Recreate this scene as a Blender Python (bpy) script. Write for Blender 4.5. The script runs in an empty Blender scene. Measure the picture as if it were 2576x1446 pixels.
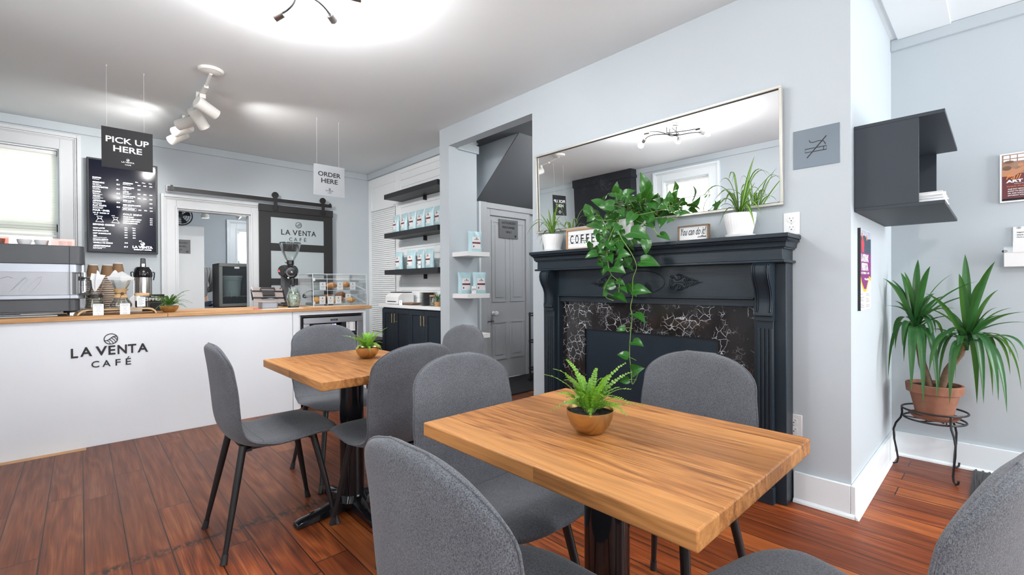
import bpy, bmesh, math, random
from math import sin, cos, pi, radians, sqrt, atan2
from mathutils import Vector, Matrix, Euler, noise as mnoise

SC = bpy.context.scene
COL = SC.collection
random.seed(7)

# ------------------------------------------------------------------ camera
def make_camera():
    yaw, pitch, roll = radians(43.2617), radians(-0.28517), radians(0.32129)
    f = Vector((sin(yaw) * cos(pitch), cos(yaw) * cos(pitch), sin(pitch)))
    r = Vector((cos(yaw), -sin(yaw), 0)); d = f.cross(r)
    r2 = cos(roll) * r + sin(roll) * d; d2 = -sin(roll) * r + cos(roll) * d
    cam = bpy.data.cameras.new('camera'); ob = bpy.data.objects.new('camera', cam)
    COL.objects.link(ob)
    m = Matrix.Identity(4)
    for i in range(3):
        m[i][0] = r2[i]; m[i][1] = -d2[i]; m[i][2] = -f[i]
    m[2][3] = 1.13
    ob.matrix_world = m
    cam.sensor_width = 36; cam.lens = 1152.87 / 2576 * 36; cam.clip_start = 0.02
    SC.camera = ob
make_camera()

# ------------------------------------------------------------------ world, daylight, exposure
SC.view_settings.view_transform = 'Standard'
SC.view_settings.look = 'None'
SC.view_settings.gamma = 1
SC.view_settings.use_curve_mapping = False
SC.view_settings.exposure = 1.6
SC.cycles.transparent_max_bounces = 32
W = bpy.data.worlds.new('overcast_sky'); SC.world = W; W.use_nodes = True
wb = W.node_tree.nodes['Background']
wb.inputs[0].default_value = (0.93, 0.97, 1.0, 1); wb.inputs[1].default_value = 0.55

def area(name, loc, rot, sx, sy, power, col=(0.97, 0.985, 1.0), spread=180):
    l = bpy.data.lights.new(name, 'AREA'); l.shape = 'RECTANGLE'; l.size = sx; l.size_y = sy
    l.energy = power; l.color = col; l.spread = radians(spread)
    o = bpy.data.objects.new(name, l); o.location = loc; o.rotation_euler = rot; COL.objects.link(o)
    return o
# daylight entering through the street windows behind the camera, the side window and the blinds
area('daylight_front_left', (0.15, -2.52, 1.45), (radians(90), 0, 0), 1.7, 1.8, 14)
area('daylight_front_right', (3.35, -2.52, 1.5), (radians(90), 0, radians(4)), 1.0, 1.8, 40)
area('daylight_side', (-1.45, 3.15, 1.7), (radians(90), 0, radians(-90)), 0.9, 1.5, 10)
area('daylight_side_near', (-1.45, 0.5, 1.6), (radians(90), 0, radians(-90)), 1.5, 1.6, 10)
area('daylight_blinds', (-0.6, 6.6, 1.8), (radians(90), 0, radians(180)), 1.0, 1.5, 3)
area('daylight_back_room', (2.2, 9.35, 1.6), (radians(90), 0, radians(180)), 0.8, 1.2, 14)

# ------------------------------------------------------------------ mesh builder
class MB:
    def __init__(s): s.v = []; s.f = []; s.uv = None
    def add(s, vs, fs):
        n = len(s.v); s.v += [tuple(p) for p in vs]; s.f += [tuple(i + n for i in f) for f in fs]; return s
    def join(s, o): return s.add(o.v, o.f)
    def xf(s, m): s.v = [tuple(m @ Vector(p)) for p in s.v]; return s
    def box(s, x0, y0, z0, x1, y1, z1):
        x0, x1 = min(x0, x1), max(x0, x1); y0, y1 = min(y0, y1), max(y0, y1); z0, z1 = min(z0, z1), max(z0, z1)
        return s.add([(x0, y0, z0), (x1, y0, z0), (x1, y1, z0), (x0, y1, z0), (x0, y0, z1), (x1, y0, z1), (x1, y1, z1), (x0, y1, z1)],
                     [(0, 3, 2, 1), (4, 5, 6, 7), (0, 1, 5, 4), (1, 2, 6, 5), (2, 3, 7, 6), (3, 0, 4, 7)])
    def obox(s, c, size, m):
        b = MB().box(-size[0] / 2, -size[1] / 2, -size[2] / 2, size[0] / 2, size[1] / 2, size[2] / 2)
        b.xf(Matrix.Translation(Vector(c)) @ m.to_4x4()); return s.join(b)
    def grid(s, rows, cu=False, cv=False, flip=False):
        nr, nc = len(rows), len(rows[0]); vs = [p for r in rows for p in r]; fs = []
        for i in range(nr if cu else nr - 1):
            for j in range(nc if cv else nc - 1):
                a, b, c, d = i * nc + j, i * nc + (j + 1) % nc, ((i + 1) % nr) * nc + (j + 1) % nc, ((i + 1) % nr) * nc + j
                fs.append((a, d, c, b) if flip else (a, b, c, d))
        return s.add(vs, fs)
    def tube(s, pts, r, seg=8, closed=False, cap=True):
        pts = [Vector(p) for p in pts]; n = len(pts)
        rs = r if isinstance(r, (list, tuple)) else [r] * n
        tang = []
        for i in range(n):
            a = pts[(i - 1) % n] if (closed or i > 0) else pts[i]; b = pts[(i + 1) % n] if (closed or i < n - 1) else pts[i]
            t = b - a; tang.append(t.normalized() if t.length > 1e-9 else Vector((0, 0, 1)))
        t0 = tang[0]; u = t0.orthogonal().normalized(); rows = []
        for i in range(n):
            t = tang[i]; u = (u - t * u.dot(t))
            u = u.normalized() if u.length > 1e-6 else t.orthogonal().normalized()
            w = t.cross(u)
            rows.append([tuple(pts[i] + rs[i] * (cos(2 * pi * k / seg) * u + sin(2 * pi * k / seg) * w)) for k in range(seg)])
        base = len(s.v); s.grid(rows, cu=closed, cv=True)
        if cap and not closed:
            s.f.append(tuple(base + k for k in range(seg))[::-1]); s.f.append(tuple(base + (n - 1) * seg + k for k in range(seg)))
        return s
    def cyl(s, p0, p1, r0, r1=None, seg=20): return s.tube([p0, p1], [r0, r0 if r1 is None else r1], seg)
    def lathe(s, prof, c=(0, 0, 0), seg=28, m=None, caps=True):
        rows = [[(r * cos(2 * pi * k / seg), r * sin(2 * pi * k / seg), z) for k in range(seg)] for r, z in prof]
        b = MB().grid(rows, cv=True)
        if caps:
            if prof[0][0] > 1e-5: b.f.append(tuple(range(seg))[::-1])
            n = (len(prof) - 1) * seg
            if prof[-1][0] > 1e-5: b.f.append(tuple(n + k for k in range(seg)))
        b.xf(Matrix.Translation(Vector(c)) @ (m.to_4x4() if m else Matrix.Identity(4))); return s.join(b)
    def prism(s, poly, axis, a, b):
        def P(p, t): return (t, p[0], p[1]) if axis == 'x' else ((p[0], t, p[1]) if axis == 'y' else (p[0], p[1], t))
        n = len(poly); vs = [P(p, a) for p in poly] + [P(p, b) for p in poly]
        fs = [tuple(range(n))[::-1], tuple(range(n, 2 * n))] + [(i, (i + 1) % n, n + (i + 1) % n, n + i) for i in range(n)]
        return s.add(vs, fs)

class Plane:
    """flat drawing frame: u right, v up, d towards the viewer"""
    def __init__(s, o, right, up=(0, 0, 1)):
        s.o = Vector(o); s.r = Vector(right).normalized(); s.u = Vector(up).normalized(); s.n = s.r.cross(s.u).normalized()
    def p(s, u, v, d=0): return tuple(s.o + s.r * u + s.u * v + s.n * d)
    def mat(s):
        m = Matrix.Identity(4)
        for i in range(3): m[i][0] = s.r[i]; m[i][1] = s.u[i]; m[i][2] = s.n[i]; m[i][3] = s.o[i]
        return m
    def rect(s, mb, u0, v0, u1, v1, d0=0, d1=0.001):
        b = MB().box(u0, v0, d0, u1, v1, d1).xf(s.mat()); return mb.join(b)
    def ribbon(s, mb, pts, w, d0=0, d1=0.001, closed=False):
        n = len(pts); L = []; R = []
        for i in range(n):
            a = pts[(i - 1) % n] if (closed or i > 0) else pts[i]; b = pts[(i + 1) % n] if (closed or i < n - 1) else pts[i]
            dx, dy = b[0] - a[0], b[1] - a[1]; l = sqrt(dx * dx + dy * dy) or 1; nx, ny = -dy / l * w / 2, dx / l * w / 2
            L.append((pts[i][0] + nx, pts[i][1] + ny)); R.append((pts[i][0] - nx, pts[i][1] - ny))
        rows = [[s.p(*L[i], d1), s.p(*R[i], d1), s.p(*R[i], d0), s.p(*L[i], d0)] for i in range(n)]
        base = len(mb.v); mb.grid(rows, cu=closed, cv=True, flip=True)
        if not closed:
            mb.f.append((base + 0, base + 1, base + 2, base + 3)); k = base + (n - 1) * 4; mb.f.append((k + 3, k + 2, k + 1, k))
        return mb
    def poly(s, mb, pts, d0=0, d1=0.001):
        b = MB().prism(pts, 'z', d0, d1).xf(s.mat()); return mb.join(b)
    def text(s, mb, txt, u, v, w=None, h=None, align='c', bold=0.0, ext=0.0005, d=0.001, spacing=1.0, shear=0.0):
        """text fitted to width w and/or height h; u,v = centre (align c) or left/bottom (align l)"""
        key = (txt, bold, spacing, shear, ext)
        if key not in TEXTS:
            cu = bpy.data.curves.new('t', 'FONT'); cu.body = txt; cu.size = 1; cu.offset = bold; cu.extrude = 0.5
            cu.space_character = spacing; cu.shear = shear; cu.resolution_u = 3
            ob = bpy.data.objects.new('t', cu)
            me = bpy.data.meshes.new_from_object(ob)
            TEXTS[key] = ([tuple(q.co) for q in me.vertices], [tuple(q.vertices) for q in me.polygons])
            bpy.data.objects.remove(ob); bpy.data.curves.remove(cu); bpy.data.meshes.remove(me)
        vs, fs = TEXTS[key]
        if not vs: return mb
        x0 = min(p[0] for p in vs); x1 = max(p[0] for p in vs); y0 = min(p[1] for p in vs); y1 = max(p[1] for p in vs)
        if txt and not any(c in txt for c in 'gjpqy,'): pass
        sx = (w / (x1 - x0)) if w else None; sy = (h / (y1 - y0)) if h else None
        if sx is None: sx = sy
        if sy is None: sy = sx
        if align == 'c': ou = u - (x0 + x1) / 2 * sx; ov = v - (y0 + y1) / 2 * sy
        elif align == 'r': ou = u - x1 * sx; ov = v - y0 * sy
        else: ou = u - x0 * sx; ov = v - y0 * sy
        return mb.add([s.p(ou + p[0] * sx, ov + p[1] * sy, d + (p[2] + 0.5) * ext) for p in vs], fs)
    def logo(s, mb, u, v, r, w, d0=0, d1=0.001):
        """ring with a hill line and furrows"""
        s.ribbon(mb, [(u + r * cos(2 * pi * k / 40), v + r * sin(2 * pi * k / 40)) for k in range(40)], w, d0, d1, True)
        hill = [(-.93, -.25), (-.6, -.28), (-.3, -.1), (0, .18), (.3, .42), (.6, .5), (.82, .45)]
        s.ribbon(mb, [(u + r * a, v + r * b) for a, b in hill], w, d0, d1)
        for a0, b0, a1, b1 in ((-.25, -.05, .35, -.9), (.05, .2, .7, -.66), (.35, .42, .9, -.3), (-.55, -.27, -.1, -.95)):
            s.ribbon(mb, [(u + r * a0, v + r * b0), (u + r * (a0 * .4 + a1 * .6 + .05), v + r * (b0 * .4 + b1 * .6 + .1)), (u + r * a1, v + r * b1)], w * .8, d0, d1)
TEXTS = {}
def FX(x, y, z, right=(0, -1, 0)): return Plane((x, y, z), right)      # surface that faces -X
def FY(x, y, z): return Plane((x, y, z), (1, 0, 0))                    # surface that faces -Y

def thing(name, label, cat, loc=(0, 0, 0), rz=0, group=None):
    o = bpy.data.objects.new(name, None); COL.objects.link(o); o.empty_display_size = 0.05
    o.location = loc; o.rotation_euler = (0, 0, rz); o['label'] = label; o['category'] = cat
    if group: o['group'] = group
    return o
def mk(name, mb, mat, parent=None, bevel=0, seg=2, sub=0, world=True, smooth=35, label=None):
    """one mesh object; world=True means the verts are world coordinates even under a parent"""
    me = bpy.data.meshes.new(name)
    vs = mb.v
    if parent is not None and world:
        root = parent
        while root.parent: root = root.parent
        m = (Matrix.Translation(root.location) @ root.rotation_euler.to_matrix().to_4x4()).inverted()
        vs = [m @ Vector(p) for p in vs]
    me.from_pydata([tuple(p) for p in vs], [], mb.f)
    me.validate()
    if mb.uv:
        ul = me.uv_layers.new(name='UVMap')
        for l in me.loops: ul.data[l.index].uv = mb.uv[l.vertex_index]
    bm = bmesh.new(); bm.from_mesh(me); bmesh.ops.recalc_face_normals(bm, faces=bm.faces); bm.to_mesh(me); bm.free()
    if smooth:
        me.shade_smooth(); me.set_sharp_from_angle(angle=radians(smooth))
    me.materials.append(mat)
    o = bpy.data.objects.new(name, me); COL.objects.link(o)
    if parent is not None: o.parent = parent
    if bevel:
        b = o.modifiers.new('bevel', 'BEVEL'); b.width = bevel; b.segments = seg; b.limit_method = 'ANGLE'; b.angle_limit = radians(40); b.harden_normals = False
    if sub:
        b = o.modifiers.new('sub', 'SUBSURF'); b.levels = sub; b.render_levels = sub
    if label: o['label'] = label
    return o
def solo(name, mb, mat, label, cat, group=None, **k):
    """a thing that is one mesh: origin moved to the middle of its base"""
    xs = [p[0] for p in mb.v]; ys = [p[1] for p in mb.v]; zs = [p[2] for p in mb.v]
    c = Vector(((min(xs) + max(xs)) / 2, (min(ys) + max(ys)) / 2, min(zs)))
    mb.v = [tuple(Vector(p) - c) for p in mb.v]
    o = mk(name, mb, mat, None, **k); o.location = c; o['label'] = label; o['category'] = cat
    if group: o['group'] = group
    return o
def struct(name, mb, mat, **k):
    o = mk(name, mb, mat, None, **k); o['kind'] = 'structure'; return o
def dup(root, loc, rz=None, label=None, group=None):
    r = root.copy(); COL.objects.link(r); r.location = loc
    if rz is not None: r.rotation_euler = (0, 0, rz)
    if label: r['label'] = label
    if group: r['group'] = group
    for ch in list(root.children):
        c = ch.copy(); COL.objects.link(c); c.parent = r
        for g in list(ch.children):
            d = g.copy(); COL.objects.link(d); d.parent = c
    return r

# ------------------------------------------------------------------ materials
class NT:
    def __init__(s, name):
        s.m = bpy.data.materials.new(name); s.m.use_nodes = True; s.t = s.m.node_tree
        s.b = s.t.nodes['Principled BSDF']; s.out = s.t.nodes['Material Output']
    def n(s, typ, ins=None, **at):
        q = s.t.nodes.new('ShaderNode' + typ)
        for k, v in at.items(): setattr(q, k, v)
        for k, v in (ins or {}).items(): s.set(q.inputs[k], v)
        return q
    def set(s, inp, v):
        if isinstance(v, bpy.types.NodeSocket): s.t.links.new(v, inp)
        elif isinstance(v, bpy.types.Node): s.t.links.new(v.outputs[0], inp)
        elif isinstance(v, (tuple, list)) and len(v) == 3 and inp.type == 'RGBA': inp.default_value = (*v, 1)
        else: inp.default_value = v
    def math(s, op, a, b=0.5, clamp=False): return s.n('Math', {0: a, 1: b}, operation=op, use_clamp=clamp).outputs[0]
    def co(s): return s.n('TexCoord').outputs['Object']
    def sep(s, v): return s.n('SeparateXYZ', {0: v}).outputs
    def comb(s, x, y, z=0.0): return s.n('CombineXYZ', {0: x, 1: y, 2: z}).outputs[0]
    def map(s, v, sc, loc=(0, 0, 0)): return s.n('Mapping', {'Vector': v, 'Scale': sc, 'Location': loc}).outputs[0]
    def noise(s, v, scale, detail=3, rough=.5, dist=0.0): return s.n('TexNoise', {'Vector': v, 'Scale': scale, 'Detail': detail, 'Roughness': rough, 'Distortion': dist}).outputs['Fac']
    def ramp(s, f, stops):
        q = s.n('ValToRGB', {0: f}); e = q.color_ramp.elements
        while len(e) < len(stops): e.new(.5)
        for el, (p, c) in zip(e, stops): el.position = p; el.color = (*c, 1) if len(c) == 3 else c
        return q.outputs[0]
    def mix(s, f, a, b, blend='MIX'):
        q = s.n('Mix', data_type='RGBA', blend_type=blend); s.set(q.inputs[0], f); s.set(q.inputs[6], a); s.set(q.inputs[7], b); return q.outputs[2]
    def bump(s, h, strength=.2, dist=.002):
        q = s.n('Bump', {'Height': h, 'Strength': strength, 'Distance': dist}); s.t.links.new(q.outputs[0], s.b.inputs['Normal'])
    def P(s, **k):
        for a, v in k.items(): s.set(s.b.inputs[a.replace('_', ' ')], v)
        return s
def srgb(r, g, b):
    f = lambda c: (c / 255 / 12.92) if c / 255 <= .04045 else ((c / 255 + .055) / 1.055) ** 2.4
    return (f(r), f(g), f(b))
def plain(name, col, rough=.5, metal=0, bump=0, bscale=80, var=0, **k):
    n = NT(name); c = col
    if var or bump: nz = n.noise(n.co(), bscale, 4)
    if var: c = n.mix(nz, tuple(x * (1 - var) for x in col), tuple(min(1, x * (1 + var)) for x in col))
    n.P(Base_Color=c, Roughness=rough, Metallic=metal, **k)
    if bump: n.bump(nz, bump)
    return n.m
def emis(name, col, st, base=(.8, .8, .8)):
    n = NT(name); n.P(Base_Color=base, Emission_Color=col, Emission_Strength=st, Roughness=.6); return n.m
def glassy(name, col=(1, 1, 1), alpha=.25, rough=.05):
    """thin clear glass or acrylic: mostly transparent with a glossy skin"""
    n = NT(name); tr = n.n('BsdfTransparent', {0: col}); gl = n.n('BsdfGlossy', {0: (1, 1, 1), 'Roughness': rough})
    fr = n.n('Fresnel', {'IOR': 1.35}); f = n.math('ADD', n.math('MULTIPLY', fr.outputs[0], .6), alpha * .16, True)
    mx = n.n('MixShader', {0: f, 1: tr.outputs[0], 2: gl.outputs[0]}); n.t.links.new(mx.outputs[0], n.out.inputs[0]); return n.m

M = {}
M['wall'] = plain('painted_wall', (0.49, 0.54, 0.575), .55, bump=.06, bscale=140)
M['ceil'] = plain('ceiling_paint', (0.81, 0.84, 0.855), .6, bump=.03, bscale=90)
M['trimw'] = plain('white_trim_paint', (0.82, 0.87, 0.90), .35)
M['casing'] = plain('casing_paint', (0.62, 0.64, 0.66), .38)
M['white'] = plain('white_laminate', (0.78, 0.81, 0.85), .38)
M['shiplap'] = plain('shiplap_paint', (0.82, 0.84, 0.85), .42, bump=.03)
M['greydoor'] = plain('grey_door_paint', (0.50, 0.515, 0.535), .4)
M['stair'] = plain('dark_soffit_paint', (0.115, 0.12, 0.13), .6, bump=.05)
M['black'] = plain('black_metal', (0.012, 0.012, 0.014), .38)
M['blackgloss'] = plain('black_gloss', (0.008, 0.008, 0.01), .12)
M['blackplastic'] = plain('black_plastic', (0.02, 0.02, 0.022), .45)
M['barn'] = plain('barn_door_wood', (0.016, 0.016, 0.018), .6, bump=.1, bscale=60)
M['shelfdark'] = plain('charcoal_shelf', (0.018, 0.019, 0.022), .5)
M['box'] = plain('slate_shelf', (0.034, 0.043, 0.055), .5, Specular_IOR_Level=.35)
M['navy'] = None
M['brass'] = plain('brushed_brass', (0.60, 0.44, 0.215), .27, 1, bump=.04, bscale=60)
M['chrome'] = plain('chrome', (0.75, 0.76, 0.78), .18, 1)
M['steel'] = plain('brushed_steel', (0.33, 0.34, 0.36), .42, .75)
M['nickel'] = plain('nickel', (0.38, 0.37, 0.36), .3, 1)
M['plastic'] = plain('white_plastic', (0.82, 0.82, 0.82), .35)
M['lampwhite'] = plain('lamp_enamel', (0.78, 0.77, 0.73), .35)
M['paper'] = plain('paper', (0.86, 0.87, 0.88), .7)
M['ink'] = plain('black_ink', (0.01, 0.01, 0.012), .5)
M['inkgrey'] = plain('grey_ink', (0.18, 0.18, 0.2), .6)
M['soil'] = plain('potting_soil', (0.012, 0.01, 0.009), .9, bump=1, bscale=120, var=.6)
M['ceramic'] = plain('white_ceramic', (0.82, 0.83, 0.84), .3)
M['terra'] = plain('terracotta', (0.27, 0.115, 0.07), .85, bump=.2, bscale=18, var=.45)
M['kraft'] = plain('kraft_paper', (0.27, 0.16, 0.085), .75)
M['bamboo'] = plain('bamboo', (0.62, 0.40, 0.20), .5, var=.12, bscale=30)
M['acrylic'] = glassy('clear_acrylic', (.97, .98, .98), .22, .04)
M['glass'] = glassy('clear_glass', (.94, .96, .96), .2, .02)
M['windowglass'] = glassy('window_glass', (1, 1, 1), .05, .0)
M['amber'] = glassy('tinted_carafe_glass', (.9, .92, .9), .3, .03)
M['white_ink'] = plain('white_ink', (.8, .8, .8), .5)
M['signdark'] = plain('charcoal_sign_panel', (0.010, 0.010, 0.012), .5, Specular_IOR_Level=.25)
M['signgrey'] = plain('light_grey_sign_panel', (0.40, 0.42, 0.44), .5)
M['brushedplate'] = plain('brushed_metal_plate', (0.20, 0.24, 0.28), .3, .5)
M['greyplate'] = plain('grey_metal_plate', (0.16, 0.165, 0.175), .45)
M['mirror'] = plain('mirror_silver', (0.93, 0.95, 0.96), 0.0, 1)
M['champagne'] = plain('champagne_frame', (0.66, 0.64, 0.58), .3, .5)

def m_fabric(name, c0, c1):
    n = NT(name); co = n.co()
    a = n.noise(n.map(co, (900, 900, 300)), 1, 2); b = n.noise(n.map(co, (340, 340, 1000)), 1, 2); c = n.noise(co, 14, 3)
    f = n.math('ADD', n.math('MULTIPLY', a, .55), n.math('MULTIPLY', b, .45))
    col = n.ramp(f, [(.36, c0), (.64, c1)])
    col = n.mix(n.math('MULTIPLY', c, .35), col, tuple(x * .6 for x in c0))
    n.P(Base_Color=col, Roughness=.95, Sheen_Weight=.15, Specular_IOR_Level=.2, Sheen_Roughness=.5); n.bump(f, .5, .0015); return n.m
M['fabric'] = m_fabric('grey_woven_fabric', (0.036, 0.039, 0.047), (0.20, 0.207, 0.228))
M['seam'] = plain('dark_seam_thread', (0.06, 0.062, 0.07), .9)

def m_plank(name, width, length, tones, gap, along='y', rough=.3, gscale=1.0, figure=True, wear=False, coat=0.0, joints=True):
    """boards running along one object axis with per-board tone and grain"""
    n = NT(name); co = n.co(); x, y, z = n.sep(co)
    if along == 'x': x, y = y, x
    if along == 'xz': x, y = z, x
    r = n.math('DIVIDE', x, width); row = n.math('FLOOR', r); fr = n.math('FRACT', r)
    rnd = n.n('TexWhiteNoise', {'W': row}, noise_dimensions='1D').outputs[0]
    yy = n.math('ADD', n.math('DIVIDE', y, length), n.math('MULTIPLY', rnd, 7.3)); seg = n.math('FLOOR', yy); fy = n.math('FRACT', yy)
    bid = n.math('ADD', n.math('MULTIPLY', row, 13.7), n.math('MULTIPLY', seg, 5.1))
    tone = n.n('TexWhiteNoise', {'W': bid}, noise_dimensions='1D').outputs[0]
    # grain coordinates shifted per board
    gx = n.math('ADD', x, n.math('MULTIPLY', tone, 3.1)); gy = n.math('ADD', y, n.math('MULTIPLY', tone, 9.7))
    base = n.comb(gx, gy, z)
    warp = n.noise(n.map(base, (7 * gscale, .75 * gscale, 6)), 1, 2)
    cat = n.math('FRACT', n.math('MULTIPLY', warp, 11.0))          # growth-ring figure
    cat = n.math('ABSOLUTE', n.math('SUBTRACT', cat, .5))
    fine = n.noise(n.map(base, (240 * gscale, 5 * gscale, 240)), 1, 3)
    med = n.noise(n.map(base, (38 * gscale, 1.6 * gscale, 38)), 1, 4)
    g = n.math('ADD', n.math('MULTIPLY', fine, .5), n.math('MULTIPLY', med, .42))
    g = n.math('ADD', g, n.math('MULTIPLY', cat, .3 if figure else .1))
    dark, mid, light = tones
    c1 = n.ramp(g, [(.36, light), (.51, mid), (.70, dark)])
    c2 = n.mix(n.math('MULTIPLY', n.math('SUBTRACT', .62, tone), 1.1, True), c1, tuple(v * .5 for v in mid))
    col = n.mix(n.math('MULTIPLY', n.math('SUBTRACT', tone, .62), 1.5, True), c2, light) if figure else c2
    if wear:
        p = n.noise(n.map(co, (2.2, .9, 1)), 1, 4); col = n.mix(n.math('MULTIPLY', n.math('SUBTRACT', p, .42, ), 1.6, True), col, tuple(v * .55 for v in dark))
        stv = n.noise(n.map(base, (48, .8, 1)), 1, 4); fk = n.math('SUBTRACT', 1.0, n.math('MULTIPLY', n.math('SUBTRACT', y, 2.2), 3, True))
        stv = n.math('MULTIPLY', n.math('MULTIPLY', n.math('SUBTRACT', stv, .56), 7, True), n.math('ADD', .25, n.math('MULTIPLY', fk, .6))); col = n.mix(stv, col, (.028, .012, .008))
        # the back half of the room is browner, the front half a warmer orange
        k = n.math('ADD', n.math('MULTIPLY', n.math('SUBTRACT', y, 2.42), 2.2), n.math('MULTIPLY', n.math('SUBTRACT', n.noise(co, 3, 3), .5), 1.2)); k = n.math('ADD', k, .5, True)
        grey = n.mix(1.0, col, (.70, .85, 1.1), 'MULTIPLY'); grey = n.mix(.35, grey, (0.125, 0.040, 0.020))
        col = n.mix(k, col, grey)
        # old dark scuffs along the former partition line at y = 2.42 and scattered pits
        d = n.math('ABSOLUTE', n.math('SUBTRACT', n.math('ADD', y, n.math('MULTIPLY', n.math('SUBTRACT', n.noise(co, 9, 2), .5), .09)), 2.44))
        band = n.math('SUBTRACT', 1.0, n.math('DIVIDE', d, .05), True)
        band = n.math('MULTIPLY', band, n.math('MULTIPLY', n.math('SUBTRACT', n.noise(n.map(co, (55, 26, 1)), 1, 3), .43), 8, True))
        xm = n.math('MULTIPLY', n.math('SUBTRACT', 1.25, x), 5, True); xm = n.math('MULTIPLY', xm, n.math('MULTIPLY', n.math('ADD', x, .35), 5, True))
        col = n.mix(n.math('MULTIPLY', band, xm), col, (.02, .013, .012))
        sp = n.noise(n.map(co, (120, 22, 1)), 1, 2); pm = n.noise(n.map(co, (2.1, 1.4, 1), (3, 1, 0)), 1, 2)
        sp = n.math('MULTIPLY', n.math('MULTIPLY', n.math('SUBTRACT', sp, .70), 14, True), n.math('MULTIPLY', n.math('SUBTRACT', pm, .48), 9, True))
        col = n.mix(n.math('MULTIPLY', sp, .8), col, (.03, .015, .012))
    gp = n.math('LESS_THAN', fr, gap / width)
    if joints: gp = n.math('MAXIMUM', gp, n.math('LESS_THAN', fy, gap / length))
    if gap: col = n.mix(n.math('MULTIPLY', gp, .95), col, (.02, .01, .008))
    n.P(Base_Color=col, Specular_IOR_Level=.35, Roughness=n.math('ADD', rough, n.math('MULTIPLY', med, .18)), Coat_Weight=coat, Coat_Roughness=.15)
    h = n.math('SUBTRACT', n.math('MULTIPLY', fine, .3), n.math('MULTIPLY', gp, 2.0)) if gap else fine
    n.bump(h, .25, .0015); return n.m
M['floor'] = m_plank('old_fir_floorboards', .137, 1.9, ((0.085, 0.016, 0.005), (0.30, 0.062, 0.014), (0.50, 0.150, 0.036)), .005, 'y', .32, .8, True, True, .0)
M['oak'] = m_plank('oak_butcher_block', .0768, 5.0, ((0.15, 0.052, 0.013), (0.38, 0.155, 0.044), (0.55, 0.265, 0.088)), 0, 'y', .42, 1.5)
M['oakcounter'] = m_plank('oak_counter_edge', .05, 2.6, ((0.33, 0.15, 0.06), (0.52, 0.28, 0.12), (0.62, 0.38, 0.19)), 0, 'x', .45, 1.6, False)
M['lightwood'] = plain('light_wood', (0.50, 0.27, 0.12), .5, var=.25, bscale=14)
M['greywood'] = plain('greyed_wood', (0.26, 0.17, 0.11), .6, var=.25, bscale=14)
M['darkwood'] = plain('walnut_board', (0.15, 0.075, 0.04), .5, var=.3, bscale=14)

def m_navy():
    n = NT('charcoal_blue_mantel_paint'); co = n.co()
    g = n.noise(n.map(co, (30, 5, 120)), 1, 4)
    n.P(Base_Color=(0.014, 0.023, 0.032), Specular_IOR_Level=.35, Roughness=n.math('ADD', .28, n.math('MULTIPLY', g, .15))); n.bump(g, .35, .0012); return n.m
M['navy'] = m_navy()
M['navyflat'] = plain('fire_opening_panel_paint', (0.012, 0.020, 0.030), .42, Specular_IOR_Level=.3)
M['cab'] = plain('cabinet_navy_paint', (0.018, 0.026, 0.038), .35)
def m_marble():
    n = NT('black_veined_marble'); co = n.co()
    w = n.n('TexNoise', {'Vector': co, 'Scale': 7.0, 'Detail': 5.0}).outputs['Color']
    v = n.n('VectorMath', {0: co, 1: n.n('VectorMath', {0: w, 'Scale': .11}, operation='SCALE').outputs[0]}, operation='ADD').outputs[0]
    e = n.n('TexVoronoi', {'Vector': v, 'Scale': 20.0}, feature='DISTANCE_TO_EDGE').outputs[0]
    e2 = n.n('TexVoronoi', {'Vector': v, 'Scale': 46.0}, feature='DISTANCE_TO_EDGE').outputs[0]
    m = n.math('MULTIPLY', n.math('SUBTRACT', n.noise(co, 11, 3), .46), 9, True)
    a = n.math('MULTIPLY', n.math('SUBTRACT', 1.0, n.math('DIVIDE', e, .028), True), m)
    m2 = n.math('MULTIPLY', n.math('SUBTRACT', n.noise(n.map(co, (1, 1, 1), (5, 2, 1)), 13, 3), .52), 9, True)
    b = n.math('MULTIPLY', n.math('SUBTRACT', 1.0, n.math('DIVIDE', e2, .03), True), m2)
    col = n.mix(n.math('MAXIMUM', a, n.math('MULTIPLY', b, .6)), n.mix(n.noise(co, 5, 3), (.004, .004, .005), (.03, .026, .026)), (.62, .64, .68))
    n.P(Base_Color=col, Roughness=.09); return n.m
M['marble'] = m_marble()
def m_chalk():
    n = NT('chalkboard_paint'); co = n.co()
    e = n.noise(co, 6, 5, .6, 2.5); m = n.math('MULTIPLY', n.math('SUBTRACT', n.noise(n.map(co, (1, 1, 1), (3, 3, 3)), 1.8, 2), .5), 6, True)
    l = n.math('SUBTRACT', 1.0, n.math('DIVIDE', n.math('ABSOLUTE', n.math('SUBTRACT', e, .5)), .02), True)
    n.P(Base_Color=n.mix(n.math('MULTIPLY', n.math('MULTIPLY', l, m), .5), (.012, .014, .02), (.35, .4, .5)), Roughness=.6); return n.m
M['chalk'] = m_chalk()
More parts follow.
